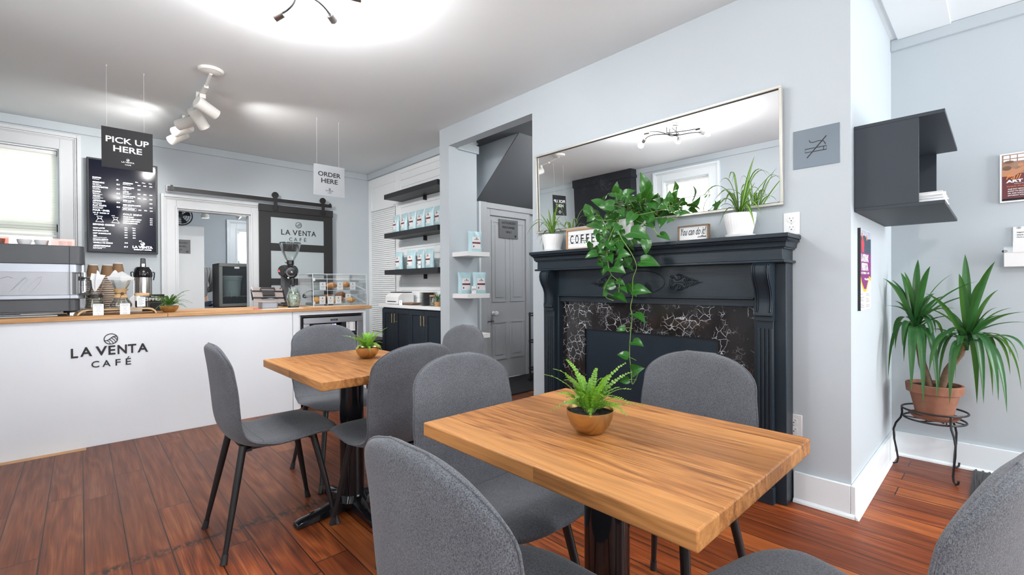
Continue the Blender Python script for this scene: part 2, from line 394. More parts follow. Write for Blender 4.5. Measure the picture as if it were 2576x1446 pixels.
def m_leaf(name, dark, light, vein, stripe=False, rough=.4, trans=.25):
    """leaf surface; the uv x runs across the blade from 0 to 1"""
    n = NT(name); uv = n.n('UVMap').outputs[0]; u, v, _ = n.sep(uv)
    d = n.math('MULTIPLY', n.math('ABSOLUTE', n.math('SUBTRACT', u, .5)), 2.0)
    nz = n.noise(n.co(), 30, 3)
    if stripe: f = n.math('SUBTRACT', 1.0, n.math('MULTIPLY', n.math('SUBTRACT', d, .25), 5.0, True), True)
    else: f = n.math('SUBTRACT', 1.0, n.math('MULTIPLY', d, 12.0), True)
    col = n.mix(nz, dark, light); col = n.mix(n.math('MULTIPLY', f, .9 if stripe else .6), col, vein)
    n.P(Base_Color=col, Roughness=rough, Subsurface_Weight=0.0, Transmission_Weight=0.0)
    tl = n.n('BsdfTranslucent', {0: n.mix(.5, col, (.3, .6, .05))}); mx = n.n('MixShader', {0: trans, 1: n.b.outputs[0], 2: tl.outputs[0]})
    n.t.links.new(mx.outputs[0], n.out.inputs[0]); return n.m
M['fern'] = m_leaf('fern_green', (0.10, 0.26, 0.015), (0.24, 0.47, 0.04), (0.25, 0.5, 0.06))
M['ferndark'] = m_leaf('deep_fern_green', (0.03, 0.11, 0.02), (0.07, 0.22, 0.04), (0.1, 0.25, 0.06))
M['pothos'] = m_leaf('pothos_green', (0.012, 0.075, 0.012), (0.035, 0.17, 0.02), (0.10, 0.28, 0.04), rough=.25, trans=.10)
M['spider'] = m_leaf('spider_plant_green', (0.025, 0.10, 0.015), (0.05, 0.19, 0.02), (0.34, 0.50, 0.10), True)
M['yucca'] = m_leaf('yucca_green', (0.012, 0.075, 0.025), (0.03, 0.15, 0.04), (0.06, 0.22, 0.06), rough=.35)
M['stem'] = plain('green_stem', (0.16, 0.28, 0.06), .5)
M['bark'] = plain('cane_bark', (0.16, 0.10, 0.06), .85, bump=.6, bscale=60, var=.4)
def m_blind():
    n = NT('translucent_blind'); 
    tl = n.n('BsdfTranslucent', {0: (.92, .93, .88)}); n.P(Base_Color=(.86, .87, .84), Roughness=.6)
    mx = n.n('MixShader', {0: .55, 1: n.b.outputs[0], 2: tl.outputs[0]}); n.t.links.new(mx.outputs[0], n.out.inputs[0]); return n.m
M['blind'] = m_blind()
# ================================================================== THE SETTING
ZC = 2.73
X1, XS, XN, XL, YB, YR = 2.71, 3.03, 3.92, -1.15, 6.23, 0.49

def wall(name, axis, pos, thick, a0, a1, z0, z1, holes, mat, **k):
    """wall in the plane axis=pos, running a0..a1, with rectangular openings (a, b, zlo, zhi)"""
    As = sorted({a0, a1, *[h[0] for h in holes], *[h[1] for h in holes]}); Zs = sorted({z0, z1, *[h[2] for h in holes], *[h[3] for h in holes]})
    mb = MB()
    for i in range(len(As) - 1):
        run = []
        for j in range(len(Zs) - 1):
            ca, cz = (As[i] + As[i + 1]) / 2, (Zs[j] + Zs[j + 1]) / 2
            if any(h[0] < ca < h[1] and h[2] < cz < h[3] for h in holes): continue
            if axis == 'x': mb.box(pos, As[i], Zs[j], pos + thick, As[i + 1], Zs[j + 1])
            else: mb.box(As[i], pos, Zs[j], As[i + 1], pos + thick, Zs[j + 1])
    return struct(name, mb, mat, **k)

struct('floor', MB().box(-1.4, -2.6, -.06, 4.5, 9.4, 0), M['floor'], smooth=0)
struct('ceiling', MB().box(-1.4, -2.6, ZC, 4.5, 6.23, ZC + .08), M['ceil'], smooth=0)

wall('wall_back', 'y', YB, .12, -1.27, 3.15, 0, ZC, [(-1.06, -.138, .95, 2.47), (.775, 1.51, 0, 2.005)], M['wall'], smooth=0)
wall('wall_front', 'y', -2.42, .12, -1.27, 4.04, 0, ZC, [(-.75, 1.05, .5, 2.4), (2.1, 3.9, .5, 2.4)], M['wall'], smooth=0)
wall('wall_left', 'x', XL, -.12, -2.3, 6.35, 0, ZC, [(2.8, 3.51, .85, 2.46), (-.3, 1.3, .85, 2.4)], M['wall'], smooth=0)
wall('wall_right', 'x', XN, .12, -2.3, YR, 0, ZC, [], M['wall'], smooth=0)
wall('wall_fireplace', 'x', X1, .11, YR, 3.96, 0, ZC, [(2.626, 3.80, -.01, 2.54)], M['wall'], smooth=0)
struct('wall_return', MB().box(X1 + .11, YR, 0, 4.04, YR + .11, ZC), M['wall'], smooth=0)
struct('wall_pier', MB().box(X1 + .11, 3.80, 0, 3.07, 3.96, ZC), M['wall'], smooth=0)
# hall behind the doorway, under the stairs
wall('wall_hall', 'y', 4.115, .1, 3.07, 4.36, 0, ZC, [(3.50, 4.10, 0, 1.955)], M['wall'], smooth=0)
struct('wall_hall_side', MB().box(4.26, 2.5, 0, 4.36, 4.115, ZC), M['wall'], smooth=0)
struct('wall_hall_near', MB().box(X1 + .11, 2.4, 0, 4.36, 2.5, ZC), M['wall'], smooth=0)
s = MB(); s.prism([(4.112, 2.10), (3.28, 2.822), (3.28, 2.73 - .002), (3.372, ZC - .002), (4.112, 2.10)][:1] + [(3.386, ZC - .003), (4.112, ZC - .003)], 'x', 3.32, 4.258)
struct('trim_1', s, M['stair'], smooth=0)
s = MB(); s.prism([(4.113, 2.11), (3.40, ZC - .004), (4.113, ZC - .004)], 'x', 3.3170, 3.3199)
struct('trim_16', MB().box(X1 + .111, 2.502, ZC - .02, 4.258, 4.113, ZC - .003), M['stair'], smooth=0)
struct('trim_2', s, M['wall'], smooth=0)
struct('trim_3', MB().box(X1 + .112, 3.775, 2.52, 3.085, 3.798, 2.60), M['wall'], bevel=.003)

# shiplap wall behind the dark shelves, plus the plain plank panels over the blind
s = MB(); s.box(XS + .008, 3.96, 0, XS + .1, 6.35, ZC)
z = 0.0
while z < 2.62:
    s.box(XS, 3.97, z + .0025, XS + .012, 5.315, min(z + .0865, 2.64)); z += .089
s.box(XS, 5.318, 2.21, XS + .012, 5.45, 2.64); s.box(XS, 5.45, 2.51, XS + .012, 6.225, 2.64); s.box(XS + .002, 5.457, 2.215, XS + .01, 6.12, 2.495)
s.box(XS, 6.128, 0.0, XS + .012, 6.228, 2.51); s.box(XS, 5.318, 0, XS + .012, 5.45, 2.205)
struct('wall_shiplap', s, M['shiplap'], bevel=.0015, seg=1, smooth=0)

# flat crown bands
s = MB(); s.box(XL, YB - .018, 2.645, XS - .02, YB, ZC - .001); struct('trim_4', s, M['wall'], bevel=.003)
s = MB(); s.box(XS - .022, 3.965, 2.645, XS, YB - .019, ZC - .001); struct('trim_5', s, M['wall'], bevel=.003)
s = MB(); s.box(XN - .018, -2.3, 2.655, XN, YR - .001, ZC - .001); struct('trim_6', s, M['wall'], bevel=.003)
s = MB(); s.box(XL, -2.3, 2.645, XL + .018, 3.96, ZC - .001); s.box(XL, 5.12, 2.645, XL + .018, YB - .02, ZC - .001); struct('trim_7', s, M['wall'], bevel=.003)

# baseboards with quarter rounds
def baseboard(name, axis, pos, sgn, a0, a1, h=.155, q0=None):
    q0 = a0 if q0 is None else q0
    s = MB(); t = .02 * sgn; q = .036 * sgn
    if axis == 'x':
        s.box(pos, a0, 0, pos + t, a1, h); s.prism([(pos + t, 0), (pos + q, 0), (pos + q * .93, .012), (pos + t * 1.2, .02), (pos + t, .022)], 'y', q0, a1)
    else:
        s.box(a0, pos, 0, a1, pos + t, h); s.prism([(pos + t, 0), (pos + q, 0), (pos + q * .93, .012), (pos + t * 1.2, .02), (pos + t, .022)], 'x', q0, a1)
    struct(name, s, M['trimw'], bevel=.003)
baseboard('baseboard_fireplace', 'x', X1 - .0005, -1, YR + .0002, .733, q0=YR - .0205)
baseboard('baseboard_return', 'y', YR - .0005, -1, X1 - .0215, XN - .001, q0=X1 - .0365)
baseboard('baseboard_right', 'x', XN - .0005, -1, -2.3, YR - .022)
baseboard('baseboard_back', 'y', YB - .0005, -1, 2.6, XS - .03)
struct('trim_8', MB().box(XN - .006, .115, .02, XN - .0195, .117, .155), M['inkgrey'], smooth=0)

struct('trim_17', MB().box(-1.14, 4.352, .0002, .02, 4.4195, .0012), M['lightwood'], smooth=0)
# soft box of the nook ceiling beam and its dark vent end
s = MB().box(3.30, .10, 2.655, 3.78, .452, ZC - .001)
struct('trim_9', MB().box(2.88, .20, ZC - .012, 3.90, .455, ZC - .001), M['ceil'], bevel=.004)
struct('trim_10', MB().box(2.80, .02, ZC - .03, 2.86, .44, ZC - .001), M['shelfdark'], bevel=.002)

# ---- door with the staff sign (fielded panels in one leaf)
t = thing('door_1', 'grey panelled door at the end of the passage under the stairs', 'door', (3.80, 4.10, 0)); t['kind'] = 'structure'
s = MB(); s.box(3.505, 4.108, .01, 4.095, 4.145, 1.95); mk('door_leaf', s, M['greydoor'], t, bevel=.002)
s = MB()
for (a, b, c, d) in ((3.535, 3.775, .93, 1.90), (3.83, 4.065, .93, 1.90), (3.535, 3.775, .24, .70), (3.83, 4.065, .24, .70)):
    for w, dd in ((0, .006),):
        s.box(a, 4.100, c, b, 4.109, c + .02); s.box(a, 4.100, d - .02, b, 4.109, d); s.box(a, 4.100, c + .0205, a + .02, 4.109, d - .0205); s.box(b - .02, 4.100, c + .0205, b, 4.109, d - .0205)
    s.box(a + .055, 4.102, c + .055, b - .055, 4.109, d - .055)
mk('door_panel', s, M['greydoor'], t, bevel=.0015)
s = MB(); s.lathe([(.026, 0), (.026, .006), (.012, .01), (.011, .035), (.024, .042), (.03, .055), (.026, .07), (.01, .078), (0.0001, .079)], (3.555, 4.103, .80), 20, Matrix.Rotation(radians(90), 3, 'X'))
mk('knob', s, M['ceramic'], t)
s = MB(); s.box(3.50, 4.09, .695, 3.53, 4.106, .72); s.cyl((3.44, 4.085, .707), (3.55, 4.085, .707), .006, seg=10); s.cyl((3.455, 4.10, .707), (3.455, 4.07, .707), .008, seg=10); s.cyl((3.53, 4.10, .707), (3.53, 4.07, .707), .008, seg=10)
mk('latch', s, M['nickel'], t)
s = MB(); s.box(3.43, 4.085, 0, 3.50, 4.114, 2.03); s.box(4.10, 4.085, 0, 4.165, 4.114, 2.03); s.box(3.50, 4.085, 1.955, 4.10, 4.114, 2.03); s.box(3.318, 4.06, 0, 3.43, 4.114, 2.095); s.box(3.43, 4.07, 2.03, 4.258, 4.114, 2.095)
struct('trim_11', s, M['greydoor'], bevel=.004)
struct('trim_12', MB().box(3.308, 4.055, 0, 3.335, 4.10, 2.09), M['trimw'], bevel=.003)
struct('trim_13', MB().box(4.235, 3.2, 2.0, 4.2595, 4.06, 2.09), M['greydoor'], bevel=.003)
t = thing('door_sign', 'dark grey authorized personnel only sign on the grey panelled door', 'sign', (3.80, 4.095, 1.70))
s = MB().box(3.645, 4.089, 1.70, 3.955, 4.0985, 1.925); mk('sign_plate', s, M['greyplate'], t, bevel=.001)
p = FY(3.80, 4.089, 1.70); s = MB()
for k, w in enumerate(('AUTHORIZED', 'PERSONNEL', 'ONLY')): p.text(s, w, 0, .185 - k * .055, h=.028, bold=.012, w=(.23, .21, .10)[k])
p.logo(s, .11, .03, .013, .004, 0, .001)
mk('sign_lettering', s, M['ink'], t)

# ---- windows
def casing(name, pl, w, h, mat, side=.15, top=.16, bot=.1):
    """moulded casing round an opening w x h whose lower left corner is the plane origin; viewer on the +d side"""
    s = MB()
    def ring(o, i, d0, d1):
        pl.rect(s, -o, -bot, -i, h + o, d0, d1); pl.rect(s, w + i, -bot, w + o, h + o, d0, d1); pl.rect(s, -i, h + i, w + i, h + o, d0, d1)
    ring(side, 0, 0, .022); ring(side, side - .03, .022, .045); ring(side - .03, side - .045, .022, .034); ring(side - .045, side - .055, .022, .029)
    ring(.014, -.006, .016, .030)
    pl.rect(s, -side, -bot, w + side, 0, 0, .022); pl.rect(s, -side - .02, -.028, w + side + .02, .0, .02, .06)
    return s
def jamb(pl, w, h, depth, t=.018):
    s = MB(); pl.rect(s, -.001, 0, t, h, -depth, .0); pl.rect(s, w - t, 0, w + .001, h, -depth, 0); pl.rect(s, t, h - t, w - t, h + .001, -depth, 0); pl.rect(s, t, 0, w - t, t, -depth, 0); return s
def window(idx, pl, w, h, label, grid=(1, 2), frame=.04, d=-.075, bar=.018):
    t = thing('window_%d' % idx, label, 'window', pl.p(w / 2, 0)); t['kind'] = 'structure'
    s = casing('c', pl, w, h, None); mk('casing', s, M['trimw'] if idx != 1 else M['casing'], t, bevel=.003)
    s = jamb(pl, w, h, .118); mk('jamb', s, M['trimw'], t)
    s = MB(); a = .018
    for (u0, v0, u1, v1) in ((a, a, w - a, h / 2), (a, h / 2, w - a, h - a)):
        dd = d if v0 < h / 4 else d - .02
        pl.rect(s, u0, v0, u0 + frame, v1, dd, dd + .02); pl.rect(s, u1 - frame, v0, u1, v1, dd, dd + .02)
        pl.rect(s, u0, v0, u1, v0 + frame, dd, dd + .02); pl.rect(s, u0, v1 - frame, u1, v1, dd, dd + .02)
        for k in range(1, grid[0]):
            u = u0 + (u1 - u0) * k / grid[0]; pl.rect(s, u - bar / 2, v0, u + bar / 2, v1, dd + .004, dd + .016)
    mk('sash', s, M['trimw'], t, bevel=.002)
    s = MB(); pl.rect(s, a + frame, a + frame, w - a - frame, h - a - frame, d - .012, d - .009); mk('pane', s, M['windowglass'], t, smooth=0)
    return t
def blind(pl, w, drop, h, name, label, pitch=.022, tilt=55, d=-.02, mat=None, group=None, cat='blind'):
    """horizontal slat blind hanging from the head of the opening"""
    t = thing(name, label, cat, pl.p(w / 2, h - drop), group=group); s = MB(); n = int((drop - .04) / pitch)
    m3 = Matrix((pl.r, pl.u, pl.n)).transposed()
    for k in range(n):
        c = pl.p(w / 2, h - .045 - k * pitch, d); s.obox(c, (w - .02, .0012, pitch * 1.12), m3 @ Matrix.Rotation(radians(tilt), 3, 'X'))
    mk('slats', s, mat or M['blind'], t, smooth=0)
    s = MB(); pl.rect(s, .005, h - .035, w - .005, h - .002, d - .015, d + .015); mk('head_rail', s, M['plastic'], t, bevel=.002)
    s = MB(); pl.rect(s, .008, h - drop, w - .008, h - drop + .018, d - .01, d + .01); mk('bottom_rail', s, M['plastic'], t, bevel=.002)
    return t
p = FY(-1.06, YB, .95); window(1, p, .922, 1.52, 'white cased window behind the espresso machine')
blind(p, .885 + .02, .83, 1.50, 'window_blind', 'cream slatted blind lowered over the window behind the espresso machine', .026, 62, -.035)
p = Plane((XL, 2.80, .85), (0, 1, 0), (0, 0, 1)); p.n = Vector((1, 0, 0))
window(2, p, .71, 1.61, 'white cased side window seen in the mirror', grid=(2, 1))
blind(p, .67 + .04, .28, 1.60, 'window_blind', 'short raised slatted blind at the top of the side window', .018, 60, -.055)
p2 = Plane((XL, -.3, .85), (0, 1, 0), (0, 0, 1)); p2.n = Vector((1, 0, 0))
window(3, p2, 1.6, 1.55, 'wide side window beside the viewer', grid=(2, 1))
for k, x in ((4, -.75), (5, 2.1)):
    p3 = Plane((x + 1.8, -2.30, .5), (-1, 0, 0), (0, 0, 1)); window(k, p3, 1.8, 1.9, 'large street window in the front wall', grid=(2, 1))

# chimney breast painted as chalkboard (seen in the mirror)
t = MB(); t.box(XL, 3.97, 0, -.985, 5.11, 2.60); t.box(XL, 3.955, 2.60, -.97, 5.125, ZC - .001); struct('wall_chimney', t, M['chalk'], smooth=0)

# ---- doorway to the back room: casing and reveal
p = FY(.775, YB, 0); s = casing('c', p, .735, 2.005, None, side=.14); struct('trim_14', s, M['casing'], bevel=.003)
struct('trim_15', jamb(p, .735, 2.005, .12, .02), M['casing'])
# back room shell
wall('wall_kitchen_back', 'y', 9.0, .1, .6, 3.6, 0, 2.42, [(1.96, 2.66, .95, 2.12)], M['wall'], smooth=0)
struct('wall_kitchen_left', MB().box(.2, 6.35, 0, .3, 9.1, 2.42), M['wall'], smooth=0)
struct('wall_kitchen_right', MB().box(3.5, 6.35, 0, 3.6, 9.1, 2.42), M['wall'], smooth=0)
struct('ceiling_kitchen', MB().box(.2, 6.352, 2.36, 3.6, 9.1, 2.45), M['ceil'], smooth=0)
p = FY(1.96, 9.0, .95); s = casing('c', p, .70, 1.17, None, side=.09); window(6, p, .70, 1.17, 'white cased window at the back of the kitchen')
blind(p, .70, 1.16, 1.17, 'window_blind', 'white slatted blind closed over the kitchen window', .026, 40, -.03)
# ================================================================== FIREPLACE WALL
t = thing('fireplace', 'dark charcoal-blue fireplace mantel with black marble surround on the pale wall', 'fireplace', (2.6, 1.55, 0))
nv = M['navy']
s = MB()
for x0, z0, z1, e in ((2.497, 1.358, 1.380, .0), (2.505, 1.350, 1.358, .006)): s.box(x0, .699 + e, z0, X1 - .001, 2.463 - e, z1)
mk('mantel_shelf', s, nv, t, bevel=.006, seg=3)
# cove moulding below the shelf, mitred round the ends
def mould(prof, ya, yb):
    """profile (protrusion from wall, z), swept round left end, front, right end"""
    rows = []
    for px, z in prof:
        x = X1 - px; e = px - .17
        rows.append([(X1 - .001, yb + e, z), (x, yb + e, z), (x, ya - e, z), (X1 - .001, ya - e, z)])
    return MB().grid(rows)
s = mould([(.17, 1.305), (.176, 1.305), (.178, 1.312), (.184, 1.314), (.186, 1.322), (.187, 1.332), (.192, 1.341), (.199, 1.345), (.2, 1.35)], .735, 2.42)
mk('crown_moulding', s, nv, t, smooth=50)
s = MB(); s.box(2.54, .738, 1.250, X1 - .001, 2.415, 1.352); mk('frieze_board', s, nv, t, bevel=.002)
s = MB(); s.box(2.522, .722, 1.236, X1 - .001, 2.43, 1.250); mk('lower_ledge', s, nv, t, bevel=.005, seg=3)
s = MB(); s.box(2.60, .89, 1.055, X1 - .001, 2.26, 1.236); mk('frieze_panel', s, nv, t, bevel=.001)
s = MB(); s.box(2.592, .89, 1.046, X1 - .001, 2.26, 1.058); s.box(2.615, .89, 1.006, X1 - .001, 2.26, 1.046); mk('panel_rail', s, nv, t, bevel=.003)
for sy, (a, b) in ((1, (.738, .892)), (-1, (2.253, 2.407))):
    s = MB(); s.box(2.60, a, 0, X1 - .001, b, 1.236); mk('side_post', s, nv, t, bevel=.003)
    inner = (.79, .868) if sy == 1 else (2.277, 2.355)
    s = MB(); ya, yb = inner; s.box(2.575, ya, .0, 2.60, yb, .94)
    n = 4
    for k in range(n):
        yc = ya + (yb - ya) * (k + .5) / n; s.box(2.568, yc - .0065, .10, 2.577, yc + .0065, .90)
    s.box(2.560, ya - .004, 0, 2.60, yb + .004, .085)
    mk('fluted_pilaster', s, nv, t, bevel=.002)
    # scroll bracket: S profile in x-z
    prof = [(2.60, 1.236), (2.523, 1.236), (2.503, 1.222), (2.498, 1.195), (2.503, 1.165), (2.518, 1.135), (2.538, 1.105), (2.552, 1.07), (2.556, 1.035), (2.553, 1.005), (2.545, .985), (2.545, .965), (2.560, .962), (2.560, .938), (2.60, .938)]
    s = MB().prism(prof[::-1], 'y', ya - .003, yb + .003)
    fr = [(x - .004, z) for x, z in prof[1:11]]
    for yy in (ya + .004, yb - .004, ya + .012, yb - .012): s.tube([(x, yy, z) for x, z in fr], .0032, 6)
    mk('scroll_bracket', s, nv, t, bevel=.002)
s = MB(); s.box(2.648, .89, .815, X1 - .001, 2.255, 1.01); s.box(2.648, .89, 0, X1 - .001, 1.10, .815); s.box(2.648, 2.05, 0, X1 - .001, 2.255, .815)
mk('marble_surround', s, M['marble'], t, smooth=0)
s = MB().box(2.664, 1.10, .002, X1 - .002, 2.05, .815); mk('opening_cover', s, M['navyflat'], t, smooth=0)
# oval bead and the two acanthus ornaments
s = MB(); s.tube([(2.599, 1.563 + .163 * cos(a), 1.144 + .072 * sin(a)) for a in [2 * pi * k / 48 for k in range(48)]], .0035, 6, closed=True); mk('oval_bead', s, nv, t)
def spiral(cx, cz, r, a0, turns, sgn=1, n=18): return [(cx + r * (1 - .75 * i / n) * cos(a0 + sgn * turns * 2 * pi * i / n), cz + r * (1 - .75 * i / n) * sin(a0 + sgn * turns * 2 * pi * i / n)) for i in range(n + 1)]
def ornament(y0, sgn):
    s = MB(); P = lambda q, h=0: (2.598 - h, y0 - sgn * q[0], 1.142 + q[1])
    def cur(pts, r): s.tube([P(q, .003) for q in pts], [r * (1 if 0 < i < len(pts) - 1 else .6) for i in range(len(pts))], 6)
    for m in (1, -1):
        cur([(a, m * b) for a, b in spiral(-.078, .030, .014, 0, 1.1)], .0035)
        cur([(a, m * b) for a, b in spiral(-.030, .028, .016, 2.5, 1.0, -1)], .0035)
        cur([(a, m * b) for a, b in spiral(.005, .014, .012, 1.0, .9, -1)], .003)
        cur([(-.064, m * .03), (-.045, m * .012), (-.02, m * .02), (0, m * .036), (.02, m * .03), (.03, m * .012)], .0035)
        cur([(-.09, m * .018), (-.092, 0), (-.084, -m * .01)], .004)
        cur([(-.05, m * .044), (-.03, m * .048), (-.01, m * .042), (.015, m * .024)], .003)
        for k in range(5):
            x = .018 + k * .014; l = .024 - k * .0035
            cur([(x, m * .002), (x + l * .5, m * l * .75), (x + l * .9, m * l)], .0036 - k * .0003); cur([(x + l * .9, m * l), (x + l * 1.25, m * l * .62), (x + l, m * .003)], .003 - k * .0003)
        for k in range(4):
            a = .5 + k * .55; cur([(-.082, 0), (-.082 + .016 * cos(a), m * .016 * sin(a))], .003)
    cur([(-.085, 0), (-.02, 0), (.05, 0), (.108, 0)], .0042)
    return s
mk('carved_ornament', ornament(1.277, 1), nv, t, smooth=60)
mk('carved_ornament', ornament(1.842, -1), nv, t, smooth=60)

# ---- mirror, hung with a slight forward lean
t = thing('wall_mirror', 'long wide mirror in a slim pale metal frame above the mantel', 'mirror', (2.70, 1.666, 1.545))
al = .0305
mm = Matrix.Translation((2.703, 1.666, 1.545)) @ Matrix.Rotation(-al, 4, 'Y')
w, h = .89, .622
s = MB().box(-.006, -w + .012, .012, -.001, w - .012, h - .012); s.xf(mm); mk('mirror_glass', s, M['mirror'], t, smooth=0)
s = MB()
for b in ((-.022, -w, 0, .002, w, .014), (-.022, -w, h - .014, .002, w, h), (-.022, -w, .014, .002, -w + .014, h - .014), (-.022, w - .014, .014, .002, w, h - .014)): s.box(*b)
s.xf(mm); mk('mirror_frame', s, M['champagne'], t, bevel=.002)
s = MB()
for b in ((-.0075, -w + .014, .014, -.006, w - .014, .018), (-.0075, -w + .014, h - .018, -.006, w - .014, h - .014), (-.0075, w - .018, .018, -.006, w - .014, h - .018)): s.box(*b)
s.xf(mm); mk('inner_lip', s, M['black'], t, smooth=0)

# ---- outlets
def outlet(name, y, z, label):
    t = thing(name, label, 'outlet', (X1, y, z), group='white double wall sockets')
    s = MB().box(X1 - .007, y - .038, z, X1 - .0005, y + .038, z + .117); mk('cover_plate', s, M['plastic'], t, bevel=.003)
    for dz in (.036, .081):
        p = FX(X1 - .007, y, z + dz); s = MB(); p.poly(s, [(.017 * max(-1, min(1, 1.25 * cos(a))), .0155 * sin(a)) for a in [2 * pi * k / 24 for k in range(24)]], 0, .002); r = mk('socket', s, M['plastic'], t)
        s = MB(); p.rect(s, -.0085, .002, -.0065, .010, .002, .0024); p.rect(s, .0065, .002, .0085, .009, .002, .0024); p.poly(s, [(.003 * cos(a), -.007 + .003 * sin(a)) for a in [2 * pi * k / 10 for k in range(10)]], .002, .0024); mk('slots', s, M['ink'], r)
    s = MB(); s.cyl((X1 - .007, y, z + .0585), (X1 - .0085, y, z + .0585), .0025, seg=8); mk('screw', s, M['steel'], t)
outlet('wall_outlet', .742, 1.384, 'white double wall socket just above the right end of the mantel')
outlet('wall_outlet', .7355 - .002, .333, 'white double wall socket low beside the fireplace near the baseboard')

# ---- no smoking plate
t = thing('no_smoking_sign', 'square brushed metal no smoking sign beside the mirror', 'sign', (X1, .634, 1.72))
s = MB().box(X1 - .004, .534, 1.722, X1 - .0008, .734, 1.918); mk('metal_plate', s, M['brushedplate'], t, smooth=0)
p = FX(X1 - .004, .634, 1.82); s = MB()
for a in (((-.046, -.022), (.046, -.022), (.046, -.004), (-.046, -.004)),): p.ribbon(s, list(a), .0035, 0, .0012, True)
p.ribbon(s, [(.034, -.022), (.034, -.004)], .003, 0, .0012)
p.ribbon(s, [(-.028, .038), (-.024, .028), (-.012, .024), (.0, .026), (.016, .028), (.032, .024), (.040, .012), (.041, .004)], .0035, 0, .0012)
p.ribbon(s, [(-.038, -.05), (.046, .046)], .0042, 0.0005, .0018)
mk('no_smoking_symbol', s, M['ink'], t)

# ================================================================== THINGS ON THE MANTEL
def ceramic_pot(t, c, r0, r1, h, mat, ribs=30, saucer=True):
    prof = [(r0 * .2, .004), (r0, .004), (r0 * 1.12, h * .3), (r1 * .97, h * .75), (r1, h), (r1 * .95, h), (r1 * .92, h * .78), (r0 * .9, h * .78), (.001, h * .78)]
    seg = ribs * 4; rows = []
    for k, (r, z) in enumerate(prof):
        rows.append([(c[0] + r * (1 + (.012 * (cos(ribs * a)) if 1 < k < 4 else 0)) * cos(a), c[1] + r * (1 + (.012 * cos(ribs * a) if 1 < k < 4 else 0)) * sin(a), c[2] + z) for a in [2 * pi * q / seg for q in range(seg)]])
    mk('pot', MB().grid(rows, cv=True), mat, t, smooth=50)
    if saucer: mk('saucer', MB().lathe([(r0 * .9, 0), (r0 * 1.22, 0), (r0 * 1.3, .012), (r0 * 1.2, .014), (r0 * 1.1, .006), (.001, .006)], c, 40), mat, t)
    mk('soil', MB().lathe([(r1 * .93, 0), (.001, .004)], (c[0], c[1], c[2] + h * .86), 24), M['soil'], t)
def blade(mb, a, ctrl, b, w, n=10, fold=.25, up=Vector((0, 0, 1)), taper=.35):
    """strap leaf along a quadratic curve, folded along its midrib; uv x across"""
    a, c, b = Vector(a), Vector(ctrl), Vector(b); rows = []; uvs = []; hz = Vector((b.x - a.x, b.y - a.y, 0)); side0 = hz.cross(up).normalized() if hz.length > .02 else Vector((.7, -.7, 0))
    for i in range(n + 1):
        t = i / n; p = a * (1 - t) ** 2 + c * 2 * t * (1 - t) + b * t * t; d = ((c - a) * (1 - t) + (b - c) * t).normalized()
        side = side0 - d * side0.dot(d); side.normalize(); nn = side.cross(d)
        ww = w * (taper + (1 - taper) * sin(min(1, t * 2.2) * pi / 2)) * (1 - max(0, (t - .45) / .55) ** 1.8) * .5 + .0004
        rows.append([tuple(p - side * ww + nn * ww * fold), tuple(p - side * ww * .5 + nn * ww * fold * .4), tuple(p), tuple(p + side * ww * .5 + nn * ww * fold * .4), tuple(p + side * ww + nn * ww * fold)]); uvs += [(u, t) for u in (0, .25, .5, .75, 1)]
    if mb.uv is None: mb.uv = []
    mb.grid(rows); mb.uv += uvs
def strap_plant(t, base, tips, w, mat, extra=0, seed=1, lift=.5):
    rr = random.Random(seed); mb = MB(); B = Vector(base)
    for x, y, z, k in tips:
        T = Vector((x, y, z)); d = T - B; hz = Vector((d.x, d.y, 0))
        st = B + hz.normalized() * .012 * rr.random() if hz.length > 0 else B
        if k == 0: c = B + d * .5 + Vector((0, 0, .02)) - hz * .1
        elif k == 1: c = B + hz * .45 + Vector((0, 0, max(d.z, 0) * 1.1 + .09 + hz.length * .35))
        else: c = B + hz * 1.1 + Vector((-.05, 0, .10))
        blade(mb, st, c, T, w * rr.uniform(.8, 1.15))
    for _ in range(extra):
        an = rr.uniform(0, 2 * pi); l = rr.uniform(.08, .17); e = rr.uniform(-.03, .14)
        T = B + Vector((cos(an) * l * .6, sin(an) * l, e)); c = B + Vector((cos(an) * l * .3, sin(an) * l * .5, e + .1)); blade(mb, B, c, T, w * .8)
    for p_i, p in enumerate(mb.v):
        if p[0] > 2.685: mb.v[p_i] = (2.685 - .1 * (p[0] - 2.685), p[1], p[2])
    mk('foliage', mb, mat, t, smooth=60)
SPR_B, SPR = ((2.575,0.959,1.506),[(2.515,0.858,1.782,0),(2.611,0.776,1.727,0),(2.615,1.025,1.706,1),(2.618,1.183,1.613,1),(2.533,1.052,1.658,1),(2.58,1.063,1.455,1),(2.6,0.962,1.464,1),(2.578,0.907,1.479,1),(2.602,0.862,1.429,1),(2.561,0.793,1.594,0),(2.579,0.791,1.666,1),(2.584,0.815,1.679,1),(2.524,0.858,1.65,0),(2.618,1.096,1.539,1),(2.623,1.049,1.58,1),(2.496,0.851,1.422,1),(2.625,0.934,1.599,1),(2.623,0.955,1.568,0),(2.581,0.993,1.681,1),(2.491,0.817,1.481,1)])
SPL_B, SPL = ((2.575,2.318,1.508),[(2.614,2.368,1.717,0),(2.503,2.132,1.659,1),(2.624,2.46,1.687,0),(2.581,2.568,1.53,1),(2.494,2.452,1.562,1),(2.509,2.402,1.463,1),(2.576,2.419,1.445,1),(2.567,2.36,1.278,2),(2.592,2.323,1.415,1),(2.619,2.247,1.49,1),(2.516,2.174,1.534,1),(2.485,2.176,1.602,1),(2.618,2.205,1.587,1),(2.487,2.268,1.62,0),(2.611,2.318,1.535,1)])
t = thing('potted_spider_plant', 'striped spider plant in a white ribbed pot at the right end of the mantel', 'plant', (2.585, .955, 1.381), group='spider plants on the mantel')
